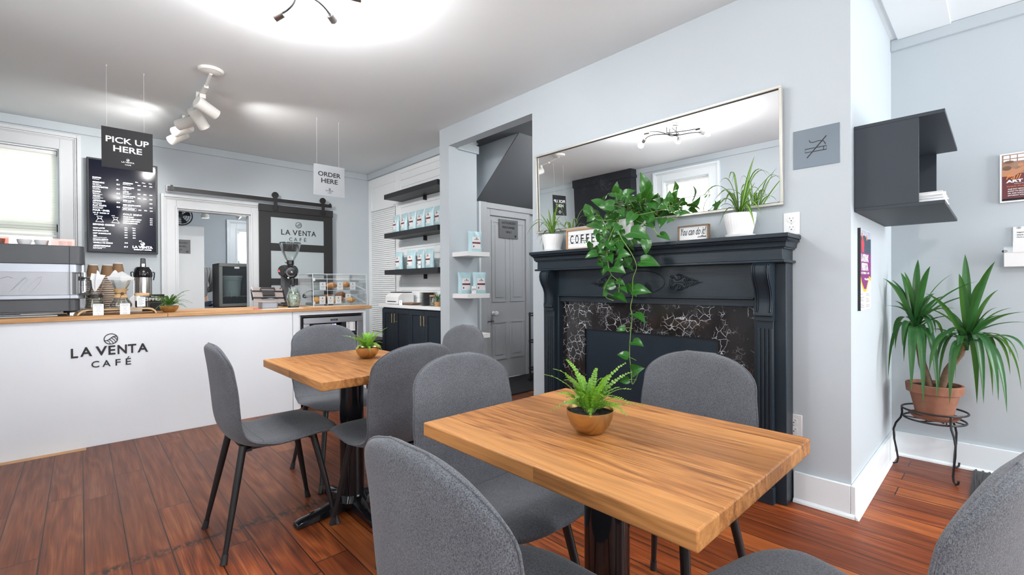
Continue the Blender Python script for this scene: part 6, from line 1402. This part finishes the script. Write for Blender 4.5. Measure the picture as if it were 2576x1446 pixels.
for nm, sb in (('CHAI LATTE', None), ('MATCHA LATTE', None), ('HOT CHOCOLATE', None), ('TEA', ['Cardamom rose, Turmeric golden']), ('ITALIAN SODAS', ['Orange, Passion fruit, Mango, Lemon']), ('VANILLA ICE CREAM', None)):
    row(LU, y, nm, (), sb, h=.012); y -= .026 if not sb else .034
row(LU, -.412, 'ADDITIONALS', ('$1.0',), ['Espresso shot, whipped cream,', 'Decaf, non-dairy milk'], h=.015, pu=(.0,))
RU = -.005
for k, w in enumerate(('8oz.', '12oz', '16oz')): p.text(s, w, .095 + k * .055, .268, h=.010, align='l', d=d, ext=.0003)
y = .245
for nm, prs, sb in (('AMERICANO', ('$4.0', '$4.5', '$5.0'), ['Espresso & hot water']), ('CAPPUCCINO', ('$4.5',), ['Espresso, steamed milk', '& foam']), ('LATTE', ('$4.5', '$5.0', '$5.5'), ['Espresso, steamed milk', 'and a layer of foam']), ('MOCHA LATTE', ('$5.0', '$5.5', '$6.0'), ['Chocolate, steamed milk']), ('ICED LATTE', ('', '', '$5.5'), ['Espresso, ice and milk']), ('ICED MOCHA LATTE', ('', '', '$6.0'), ['Chocolate, espresso, ice'])):
    p.text(s, nm, RU, y, h=.0125, w=.009 * len(nm) * .98, bold=.03, align='l', d=d, ext=.0003)
    for q, pr in zip((.112, .160, .210), prs):
        if pr: p.text(s, pr, q, y - .010, h=.0115, bold=.02, align='l', d=d, ext=.0003)
    for k, sb_ in enumerate(sb): p.text(s, sb_, RU, y - .0125 - k * .010, h=.0065, align='l', d=d, ext=.0003)
    y -= .045
p.text(s, 'DRIP COFFEE', RU, -.020, h=.012, bold=.03, align='l', d=d, ext=.0003); p.ribbon(s, [(-.012, -.028), (.10, -.028), (.10, .0), (-.012, 0)], .0012, d, d + .0003, True)
for q, pr in zip((.118, .165, .212), ('$3.0', '$3.5', '$4.0')): p.text(s, pr, q, -.022, h=.011, bold=.02, align='l', d=d, ext=.0003)
p.text(s, 'COLD BREW', RU, -.078, h=.016, w=.15, align='l', d=d, ext=.0003)
for k, w in enumerate(('COLD BREW', 'ORANGE COLD BREW', 'LEMON COLD BREW', 'MARACUMANGO')): p.text(s, w, RU, -.103 - k * .021, h=.011, bold=.03, align='l', d=d, ext=.0003); p.text(s, ('$5.0', '$5.5', '$5.5', '$5.5')[k], .212, -.103 - k * .021, h=.010, align='l', d=d, ext=.0003)
for k, w in enumerate(('8oz', '12oz')): p.text(s, w, .005 + k * .06, -.215, h=.011, align='l', d=d, ext=.0003)
for k, w in enumerate(('$5.0', '$5.0', '$4.5', '$4.5')): p.text(s, w, .005, -.238 - k * .026, h=.011, bold=.02, align='l', d=d, ext=.0003); p.text(s, ('$5.5', '$5.5', '$5.0', '$5.0')[k], .07, -.238 - k * .026, h=.011, bold=.02, align='l', d=d, ext=.0003)
p.text(s, '$4.0', .005, -.372, h=.012, bold=.02, align='l', d=d, ext=.0003); p.text(s, '$5.5', .12, -.345, h=.011, bold=.02, align='l', d=d, ext=.0003)
p.text(s, 'LA VENTA', .150, -.403, w=.165, h=.025, bold=.04, d=d, ext=.0003); p.text(s, 'SPECIALTY COFFEE', .150, -.430, w=.145, h=.011, bold=.03, d=d, ext=.0003); p.logo(s, .150, -.368, .016, .003, d, d + .0004)
mk('menu_text', s, emis('screen_white_text', (.9, .93, 1), 1.1), t)
s = MB(); s.tube([(.05, YB - .004, 1.70), (.03, YB - .004, 1.68), (.025, YB - .004, 1.5), (.025, YB - .004, 1.0)], .003, 5); mk('screen_cable', s, M['casing'], t)

# ================================================================== BARN DOOR
t = thing('barn_door', 'black sliding barn door with frosted panes and the cafe name', 'door', (2.03, YB, .02))
BY0, BY1 = YB - .075, YB - .040; bx0, bx1 = 1.585, 2.478; px0, px1 = 1.712, 2.362
s = MB(); s.box(bx0, BY0, .03, px0, BY1, 2.06); s.box(px1, BY0, .03, bx1, BY1, 2.06)
for a, b in ((1.994, 2.06), (1.578, 1.669), (1.151, 1.231), (.73, .81), (.03, .30)): s.box(px0, BY0, a, px1, BY1, b)
mk('door_frame', s, M['barn'], t, bevel=.002); mk('top_board', MB().box(bx0 - .003, BY0 - .012, 2.055, bx1 + .003, BY1, 2.142), M['barn'], t, bevel=.002)
fro = plain('frosted_glass', (.40, .45, .47), .22)
for a, b in ((1.669, 1.994), (1.231, 1.578), (.81, 1.151), (.30, .73)): mk('frosted_pane', MB().box(px0, BY0 + .012, a, px1, BY0 + .018, b), fro, t, smooth=0)
p = FY(2.033, BY0 + .012, 1.83); s = MB()
for ch, u, w in (('L', -.178, .040), ('A', -.120, .062), ('V', -.032, .062), ('E', .028, .036), ('N', .086, .052), ('T', .142, .046), ('A', .200, .060)): p.text(s, ch, u, -.015, h=.066, w=w, bold=.015, d=.0005)
for ch, u, w, dv, hh in (('C', -.085, .040, 0, .044), ('A', -.026, .042, 0, .044), ('F', .036, .026, 0, .044), ('É', .092, .028, .006, .058)): p.text(s, ch, u, -.100 + dv, h=hh, w=w, bold=.002, d=.0005)
p.logo(s, .012, .085, .036, .005, .0005, .0015); mk('name_lettering', s, M['ink'], t)
RZ = 2.197
for x in (1.76, 2.342):
    s = MB(); s.cyl((x, BY0 - .005, RZ + .064), (x, BY0 - .030, RZ + .064), .038, seg=28); s.cyl((x, BY0 - .032, RZ + .064), (x, BY0 - .039, RZ + .064), .010, seg=10); mk('roller_wheel', s, M['black'], t)
    mk('hanger_strap', MB().box(x - .02, BY0 - .036, 2.07, x + .02, BY0 - .030, RZ + .064), M['black'], t, bevel=.001)
t = thing('sliding_rail', 'black steel barn door rail on a white backing board above the opening', 'rail', (1.57, YB, 2.17))
mk('backing_board', MB().box(.681, YB - .0245, 2.168, 2.469, YB - .0195 + .019, 2.243), M['casing'], t, bevel=.002)
s = MB().box(.69, BY0 - .020, 2.180, 2.462, BY0 - .012, 2.222); mk('flat_bar', s, M['black'], t, bevel=.001)
s = MB()
for x in (.76, 1.17, 1.57, 1.97, 2.40): s.cyl((x, BY0 - .024, 2.20), (x, YB - .024, 2.20), .010, seg=10)
s.box(.715, BY0 - .03, 2.175, .735, BY0 - .010, 2.235); s.box(2.43, BY0 - .03, 2.185, 2.45, BY0 - .010, 2.235)
mk('standoff', s, M['black'], t)

# ================================================================== LIGHT FITTINGS
def point(name, loc, power, r=.03, col=(1, .93, .84)):
    l = bpy.data.lights.new(name, 'POINT'); l.energy = power; l.shadow_soft_size = r; l.color = col
    o = bpy.data.objects.new(name, l); o.location = loc; COL.objects.link(o); return o
bulbm = emis('lit_bulb_glass', (1, .99, .98), 100)
FC = Vector((.77, 2.36, 0)); FZ = 2.60
t = thing('ceiling_lamp', 'six-bulb ceiling lamp with curved black arms, cut by the top edge', 'ceiling lamp', (.77, 2.36, 2.5))
mk('ceiling_medallion', MB().lathe([(.0001, ZC - .030), (.10, ZC - .026), (.14, ZC - .014), (.185, ZC - .010), (.195, ZC - .0008)], (.77, 2.36, 0), 48), M['ceil'], t)
mk('canopy', MB().lathe([(.0001, ZC - .062), (.055, ZC - .062), (.062, ZC - .055), (.062, ZC - .028), (.0001, ZC - .028)], (.77, 2.36, 0), 32), M['nickel'], t)
BULBS = [(.755, 2.735, 2.575), (1.075, 2.575, 2.605), (1.10, 2.22, 2.60), (.79, 2.00, 2.59), (.46, 2.13, 2.60), (.44, 2.46, 2.60)]
dirs = [Vector((-.20, .30, -.13)), Vector((.6, .55, -.10)), Vector((1, -.3, 0)), Vector((.15, -1, .0)), Vector((-1, -.25, 0)), Vector((-.9, .5, 0))]
def bez(a, b, c, d, n=16): return [a * (1 - u) ** 3 + b * 3 * u * (1 - u) ** 2 + c * 3 * u * u * (1 - u) + d * u ** 3 for u in [i / n for i in range(n + 1)]]
ends = []
for b, d in zip(BULBS, dirs):
    d = d.normalized(); b = Vector(b); sock = b - d * .075
    s = MB(); s.cyl(sock - d * .028, sock + d * .028, .0215, seg=24); L = mk('socket', s, M['nickel'], t)
    q = d.to_track_quat('Z', 'Y').to_matrix(); s = MB().lathe([(.0001, -.052), (.014, -.050), (.017, -.035), (.026, -.012), (.030, .008), (.028, .022), (.018, .034), (.0001, .039)], tuple(b + d * .005), 20, q); mk('bulb', s, bulbm, L)
    ends.append((sock - d * .028, d))
for i, j in ((0, 2), (1, 4), (5, 3)):
    a, da = ends[i]; b, db = ends[j]; mid = FC + Vector((.03 * (i - 1), .03 * (j - 3), FZ - .01))
    pts = bez(a, a - da * .12, mid + (a - mid) * .2 + Vector((.03, -.02, 0)), mid, 12) + bez(mid, mid - ((a - mid) * .2 + Vector((.03, -.02, 0))), b - db * .12, b, 12)[1:]
    s = MB().tube(pts, .0052, 8); mk('curved_arm', s, M['black'], t); s = MB().cyl(mid, (mid.x, mid.y, ZC - .06), .005, seg=8); mk('drop_rod', s, M['black'], t)

t = thing('track_light', 'white ceiling track with five cylinder spotlights over the counter', 'track light', (.711, 4.6, 2.5))
mk('canopy', MB().lathe([(.0001, ZC - .030), (.05, ZC - .028), (.06, ZC - .022), (.075, ZC - .020), (.082, ZC - .010), (.082, ZC - .0008)], (.711, 3.98, 0), 36), M['lampwhite'], t)
s = MB().cyl((.711, 3.98, ZC - .028), (.711, 4.16, ZC - .060), .011, seg=12); mk('feed_arm', s, M['lampwhite'], t)
mk('track_rail', MB().box(.696, 4.15, ZC - .080, .726, 5.45, ZC - .058), M['lampwhite'], t, bevel=.002)
s = MB().box(.700, 4.5, ZC - .058, .722, 4.55, ZC - .001); s.box(.700, 5.2, ZC - .058, .722, 5.25, ZC - .001); mk('ceiling_clip', s, M['lampwhite'], t)
HEADS = [(4.33, Vector((.86, .38, -.34)), 1), (4.60, Vector((.52, .42, -.60)), 0), (4.84, Vector((-.62, .72, -.20)), 1), (5.07, Vector((-.62, .70, -.26)), 1), (5.33, Vector((-.62, .62, -.42)), 0)]
for y, d, up in HEADS:
    d = d.normalized(); mt = Vector((.711, y, ZC - .080)); piv = Vector((.711, y, ZC - .155))
    s = MB().box(.690, y - .035, ZC - .112, .732, y + .035, ZC - .080); s.cyl((.711, y, ZC - .112), tuple(piv), .008, seg=10); mk('adapter', s, M['lampwhite'], t, bevel=.002)
    c0 = piv - d * .045; q = d.to_track_quat('Z', 'Y').to_matrix()
    s = MB().lathe([(.0001, 0), (.040, .0), (.044, .006), (.044, .168), (.041, .170), (.040, .13), (.0001, .125)], tuple(c0), 32, q); h = mk('spot_head', s, M['lampwhite'], t, smooth=50)
    mk('lamp_lens', MB().lathe([(.0001, .155), (.038, .150)], tuple(c0), 24, q), emis('spot_lens_%d' % int(y * 100), (1, .97, .92), 6), h)
    l = bpy.data.lights.new('spot_beam', 'SPOT'); l.energy = 12 if d.x > 0 and up else 44 if d.x > 0 else 6; l.spot_size = radians(105 if up else 120); l.spot_blend = .9; l.shadow_soft_size = .035; l.color = (1, .975, .95)
    o = bpy.data.objects.new('spot_beam', l); o.location = c0 + d * .175; o.rotation_euler = (d + Vector((0, 0, .12 if up else -.3))).to_track_quat('-Z', 'Y').to_euler(); COL.objects.link(o)
t = thing('smoke_detector', 'round white smoke detector under the doorway head', 'smoke detector', (3.22, 4.0, 2.68)); mk('detector_body', MB().lathe([(.0001, ZC - .045), (.03, ZC - .043), (.055, ZC - .03), (.058, ZC - .0008)], (3.20, 4.02, 0), 32), M['plastic'], t); mk('vent_grille', MB().lathe([(.0001, ZC - .048), (.018, ZC - .046), (.02, ZC - .042)], (3.20, 4.02, 0), 20), M['inkgrey'], t)

# ================================================================== KITCHEN BEYOND THE OPENING
t = thing('utility_door', 'plain white door standing open at the left of the kitchen opening', 'door', (.95, 6.9, 0)); mk('door_slab', MB().box(.42, 6.90, .01, 1.142, 6.94, 1.89), M['shiplap'], t, bevel=.002); mk('hinge', MB().box(1.142, 6.905, 1.5, 1.146, 6.93, 1.6), M['steel'], t)
mk('hinge', MB().box(1.142, 6.905, .3, 1.146, 6.93, .4), M['steel'], t)
t = thing('staff_sign', 'grey authorized personnel only sign on the white kitchen door', 'sign', (.86, 6.9, 1.54)); mk('sign_plate', MB().box(.74, 6.893, 1.545, .998, 6.8985, 1.715), M['greyplate'], t); p = FY(.87, 6.893, 1.63); s = MB()
for k, w in enumerate(('AUTHORIZED', 'PERSONNEL', 'ONLY')): p.text(s, w, 0, .045 - k * .043, w=(.20, .18, .085)[k], h=.022, bold=.02, d=.0003)
p.logo(s, .095, -.062, .010, .003); mk('sign_lettering', s, M['ink'], t)
t = thing('wall_fan', 'round black wall fan high in the kitchen opening', 'fan', (.93, 6.85, 2.0)); c = Vector((.90, 6.86, 2.005))
s = MB()
for r in (.115, .09, .065, .04): s.tube([(c.x + r * cos(a), c.y - .03 * (1 - r / .13), c.z + r * sin(a)) for a in [2 * pi * k / 30 for k in range(30)]], .003 if r < .11 else .007, 5, closed=True)
for k in range(18): a = 2 * pi * k / 18; s.tube([(c.x + .115 * cos(a), c.y, c.z + .115 * sin(a)), (c.x + .03 * cos(a), c.y - .03, c.z + .03 * sin(a))], .0016, 4)
mk('wire_guard', s, M['black'], t)
for k in range(4):
    a = k * pi / 2 + .4; rows = []
    for r in (.02, .06, .10): rows.append([(c.x + r * cos(a + e), c.y + .012 + .012 * e, c.z + r * sin(a + e)) for e in (-.35, 0, .35)])
    mk('blade', MB().grid(rows), M['blackplastic'], t)
s = MB(); s.cyl((c.x, c.y + .03, c.z), (c.x, c.y - .005, c.z), .026, seg=20); s.box(c.x - .015, c.y + .02, c.z - .015, c.x + .015, c.y + .06, c.z + .38); mk('motor', s, M['blackplastic'], t)
for (x, y, zt, d, lab) in ((1.27, 7.6, 2.30, Vector((.05, .1, -1)), 'left cylinder spotlight hanging in the kitchen'), (1.60, 7.55, 2.30, Vector((.75, -.2, -.6)), 'right tilted cylinder spotlight hanging in the kitchen')):
    t = thing('kitchen_spotlight', lab, 'spotlight', (x, y, 2.1), group='spotlights in the kitchen'); s = MB().cyl((x, y, 2.36 - .001), (x, y, zt - .08), .006, seg=8); mk('stem', s, M['black'], t); d = d.normalized(); q = d.to_track_quat('Z', 'Y').to_matrix()
    mk('head', MB().lathe([(.0001, -.01), (.032, -.008), (.036, .0), (.036, .07), (.050, .085), (.050, .125), (.046, .128), (.0001, .12)], (x, y, zt - .08), 28, q), M['lampwhite'], t, smooth=50)
    mk('lens', MB().lathe([(.0001, .129), (.042, .1285)], (x, y, zt - .08), 20, q), emis('kitchen_lens_%d' % int(x * 100), (1, .97, .92), 4), t)
def fill_lamp(label, x, y, zc, power, col):  # unseen fixture with a point light, added to brighten dim areas
    t = thing('flush_ceiling_light', label, 'ceiling light', (x, y, zc - .05)); mk('lamp_base', MB().lathe([(.0001, zc - .001), (.13, zc - .001), (.13, zc - .022), (.0001, zc - .022)], (x, y, 0), 32), M['lampwhite'], t)
    mk('opal_diffuser', MB().lathe([(.125, zc - .022), (.12, zc - .04), (.08, zc - .056), (.0001, zc - .06)], (x, y, 0), 32), emis('opal_%d' % int(x * 100), (1, .98, .95), 3), t)
    point(t.name + '_lamp', (x, y, zc - .17), power, .10, col)
fill_lamp('round white ceiling light behind the viewer, near the street windows', .7, -.9, ZC, 19, (1, .99, .97))  # invented source out of view, lifts the front of the room
fill_lamp('round white ceiling light inside the passage, hidden by the doorway head', 3.95, 2.9, ZC - .02, 8, (1, .98, .95))  # added out of sight because the hall came out too dark
fill_lamp('round white ceiling light of the kitchen, right of the opening', 2.2, 7.4, 2.36, 10, (.95, .97, 1))  # added fill for the back room, not a known fitting
t = thing('kitchen_bench', 'steel work bench under the glass-door fridge in the kitchen', 'bench', (1.75, 7.5, 0)); mk('bench_top', MB().box(1.28, 7.20, .80, 2.4, 7.85, .845), M['steel'], t, bevel=.003)
for x in (1.31, 2.36):
    for y in (7.23, 7.81): mk('leg', MB().cyl((x, y, 0.001), (x, y, .80), .02, seg=12), M['steel'], t)
t = thing('glass_door_fridge', 'black countertop fridge with glass door, holding a white bucket', 'fridge', (1.56, 7.5, .846))
fx0, fx1, fy0, fy1, fz0, fz1 = 1.375, 1.80, 7.28, 7.72, .8465, 1.455
s = MB(); s.box(fx0, fy0 + .03, fz0, fx1, fy1, fz0 + .03); s.box(fx0, fy0 + .03, fz1 - .02, fx1, fy1, fz1); s.box(fx0, fy0 + .03, fz0 + .03, fx0 + .02, fy1, fz1 - .02); s.box(fx1 - .02, fy0 + .03, fz0 + .03, fx1, fy1, fz1 - .02); s.box(fx0 + .02, fy1 - .02, fz0 + .03, fx1 - .02, fy1, fz1 - .02); mk('cabinet_body', s, M['signdark'], t, bevel=.003)
s = MB()
for b in ((fx0, fz0 + .01, fx1, fz0 + .05), (fx0, fz1 - .045, fx1, fz1), (fx0, fz0 + .05, fx0 + .04, fz1 - .045), (fx1 - .04, fz0 + .05, fx1, fz1 - .045)): s.box(b[0], fy0, b[1], b[2], fy0 + .03, b[3])
d = mk('door_frame', s, plain('fridge_frame', (.22, .22, .21), .35, .8), t, bevel=.003); mk('door_glass', MB().box(fx0 + .04, fy0 + .012, fz0 + .05, fx1 - .04, fy0 + .016, fz1 - .045), glassy('fridge_glass', (.72, .76, .76), .25, .05), d, smooth=0)
p = FY((fx0 + fx1) / 2, fy0, fz1 - .06); s = MB(); p.rect(s, -.03, -.012, .03, .012, -.001, .001); mk('small_label', s, M['paper'], d)
s = MB()
for k in range(9): s.cyl((fx0 + .02, fy0 + .05 + k * .045, .995), (fx1 - .02, fy0 + .05 + k * .045, .995), .003, seg=5)
mk('wire_shelf', s, M['steel'], t)
t = thing('drinks_bucket', 'white plastic bucket with taps inside the kitchen fridge', 'bucket', (1.565, 7.47, 1.0)); c = (1.565, 7.48, .9985)
mk('bucket_body', MB().lathe([(.0001, 0), (.105, 0), (.118, .22), (.126, .225), (.126, .25), (.120, .27), (.0001, .275)], c, 40), plain('bucket_white', (.62, .66, .66), .5), t, smooth=40); mk('rim', MB().lathe([(.119, .262), (.134, .264), (.134, .284), (.119, .288)], c, 40, caps=False), M['ceramic'], t)
for x in (1.53, 1.60):
    s = MB(); s.cyl((x, 7.375, 1.035), (x, 7.335, 1.035), .008, seg=10); s.cyl((x, 7.340, 1.05), (x, 7.340, .985), .007, .005, 10); s.box(x - .015, 7.335, 1.05, x + .015, 7.345, 1.056); mk('tap', s, M['ceramic'], t)

# ---- person at the kitchen bench, back to us, half hidden by the white door
def skin_body(name, nodes, edges, mat, parent, root=0, sub=2):
    me = bpy.data.meshes.new(name); me.from_pydata([n[:3] for n in nodes], edges, []); me.materials.append(mat)
    o = bpy.data.objects.new(name, me); COL.objects.link(o); o.parent = parent
    m = o.modifiers.new('skin', 'SKIN'); m.use_smooth_shade = True
    for i, n in enumerate(nodes):
        sv = me.skin_vertices[0].data[i]; sv.radius = (n[3], n[4] if len(n) > 4 else n[3]); sv.use_root = (i == root)
    m2 = o.modifiers.new('sub', 'SUBSURF'); m2.levels = sub; m2.render_levels = sub; return o
t = thing('person', 'person in grey striped shirt and dark jeans, back turned, at the kitchen bench', 'person', (1.255, 8.15, 0), radians(8))
skn = plain('skin', (.50, .30, .21), .55); jeans = plain('blue_jeans', (.02, .035, .07), .85, bump=.3, bscale=200); hair = plain('brown_hair', (.09, .055, .035), .6, bump=.8, bscale=90, var=.3)
sh = NT('striped_shirt'); co = sh.co(); x, y, z = sh.sep(co)
st_ = sh.math('GREATER_THAN', sh.math('FRACT', sh.math('ADD', sh.math('MULTIPLY', x, 26), sh.math('MULTIPLY', sh.noise(co, 5), 1.2))), .86); sh.P(Base_Color=sh.mix(st_, (.16, .165, .17), (.5, .5, .48)), Roughness=.9)
# faces +y; nodes (x, y, z, rx, ry)
N = [(0, 0, .93, .135, .10), (0, .005, 1.10, .12, .09), (0, .01, 1.28, .145, .10), (0, 0, 1.385, .12, .075), (0, .005, 1.43, .05, .048), (0, .025, 1.50, .058, .066), (0, .03, 1.575, .070, .082), (0, .02, 1.625, .048, .055),
     (.15, 0, 1.365, .055), (.195, -.01, 1.23, .044), (.215, .03, 1.10, .036), (.17, .17, 1.06, .03), (.12, .27, 1.04, .022), (-.15, 0, 1.365, .055), (-.195, -.01, 1.23, .044), (-.215, .03, 1.10, .036), (-.17, .17, 1.06, .03), (-.12, .27, 1.04, .022),
     (.09, 0, .86, .092), (.095, .01, .66, .072), (.095, .015, .48, .055), (.095, -.01, .28, .05), (.095, -.02, .09, .036), (.1, .06, .035, .032), (.105, .15, .025, .025),
     (-.09, 0, .86, .092), (-.095, .01, .66, .072), (-.095, .015, .48, .055), (-.095, -.01, .28, .05), (-.095, -.02, .09, .036), (-.1, .06, .035, .032), (-.105, .15, .025, .025)]
E_ = [(0, 1), (1, 2), (2, 3), (3, 4), (4, 5), (5, 6), (6, 7), (3, 8), (8, 9), (9, 10), (10, 11), (11, 12), (3, 13), (13, 14), (14, 15), (15, 16), (16, 17), (0, 18), (18, 19), (19, 20), (20, 21), (21, 22), (22, 23), (23, 24), (0, 25), (25, 26), (26, 27), (27, 28), (28, 29), (29, 30), (30, 31)]
for sgn, w in ((1, 12), (-1, 17)):          # palm, five fingers
    bx, by, bz = N[w][:3]; i0 = len(N); N.append((bx - sgn * .012, by + .045, bz - .005, .026, .014)); E_.append((w, i0))
    for k, (dx, l) in enumerate(((-.024, .058), (-.008, .07), (.008, .066), (.023, .052))):
        j = len(N); N += [(bx - sgn * .012 + dx, by + .075, bz - .006, .0085), (bx - sgn * .012 + dx * 1.1, by + .075 + l * .5, bz - .012, .008), (bx - sgn * .012 + dx * 1.1, by + .075 + l * .85, bz - .032, .007)]; E_ += [(i0, j), (j, j + 1), (j + 1, j + 2)]
    j = len(N); N += [(bx - sgn * .045, by + .04, bz - .008, .009), (bx - sgn * .058, by + .07, bz - .016, .008)]; E_ += [(i0, j), (j, j + 1)]
body = skin_body('body', N, E_, skn, t)
Sx = [(0, .0, .90, .150, .115), (0, .002, 1.08, .140, .105), (0, .01, 1.27, .165, .115), (0, 0, 1.385, .13, .085), (0, .0, 1.425, .062, .058), (.155, 0, 1.372, .066), (.20, -.01, 1.24, .058), (.220, .02, 1.12, .052), (-.155, 0, 1.372, .066), (-.20, -.01, 1.24, .058), (-.220, .02, 1.12, .052), (.18, .13, 1.075, .042), (-.18, .13, 1.075, .042)]
skin_body('striped_shirt', Sx, [(0, 1), (1, 2), (2, 3), (3, 4), (3, 5), (5, 6), (6, 7), (3, 8), (8, 9), (9, 10), (7, 11), (10, 12)], sh.m, t)
Jx = [(0, 0, .92, .140, .108), (.09, 0, .84, .102), (.097, .01, .66, .082), (.097, .012, .48, .066), (.097, -.01, .28, .060), (.097, -.02, .10, .056), (-.09, 0, .84, .102), (-.097, .01, .66, .082), (-.097, .012, .48, .066), (-.097, -.01, .28, .060), (-.097, -.02, .10, .056)]
skin_body('jeans', Jx, [(0, 1), (1, 2), (2, 3), (3, 4), (4, 5), (0, 6), (6, 7), (7, 8), (8, 9), (9, 10)], jeans, t)
Hx = [(0, -.01, 1.66, .055, .06), (0, -.02, 1.61, .082, .080), (0, -.035, 1.54, .078, .062), (0, -.04, 1.47, .062, .040), (0, -.035, 1.43, .045, .025)]
skin_body('hair', Hx, [(0, 1), (1, 2), (2, 3), (3, 4)], hair, t)
s = MB()
for q in (-1, 1): s.lathe([(.0001, -.006), (.012, -.004), (.018, 0), (.012, .006), (.0001, .008)], (q * .074, .03, 1.55), 14, Matrix.Rotation(radians(90), 3, 'Y') @ Matrix.Diagonal((1.3, .8, 1)))
mk('ear', s, skn, t, world=False)
s = MB(); s.lathe([(.0001, -.004), (.009, 0), (.0001, .012)], (0, .112, 1.545), 10, Matrix.Rotation(radians(-90), 3, 'X')); s.prism([(.10, 1.585), (.127, 1.54), (.10, 1.53)], 'x', -.011, .011); mk('nose', s, skn, t, world=False, bevel=.003)
s = MB()
for q in (-1, 1): s.lathe([(.0001, -.010), (.009, -.006), (.0115, 0), (.009, .006), (.0001, .010)], (q * .028, .098, 1.578), 12)
mk('eye', s, M['ceramic'], t, world=False)
mk('mouth', MB().tube([(-.022, .098, 1.505), (-.01, .104, 1.503), (.01, .104, 1.503), (.022, .098, 1.505)], .0035, 6), plain('lips', (.4, .14, .12), .5), t, world=False)
skin_body('shoes', [(.1, -.03, .035, .045, .035), (.103, .08, .032, .044, .03), (.106, .17, .026, .036, .022), (-.1, -.03, .035, .045, .035), (-.103, .08, .032, .044, .03), (-.106, .17, .026, .036, .022)], [(0, 1), (1, 2), (3, 4), (4, 5)], M['blackplastic'], t)
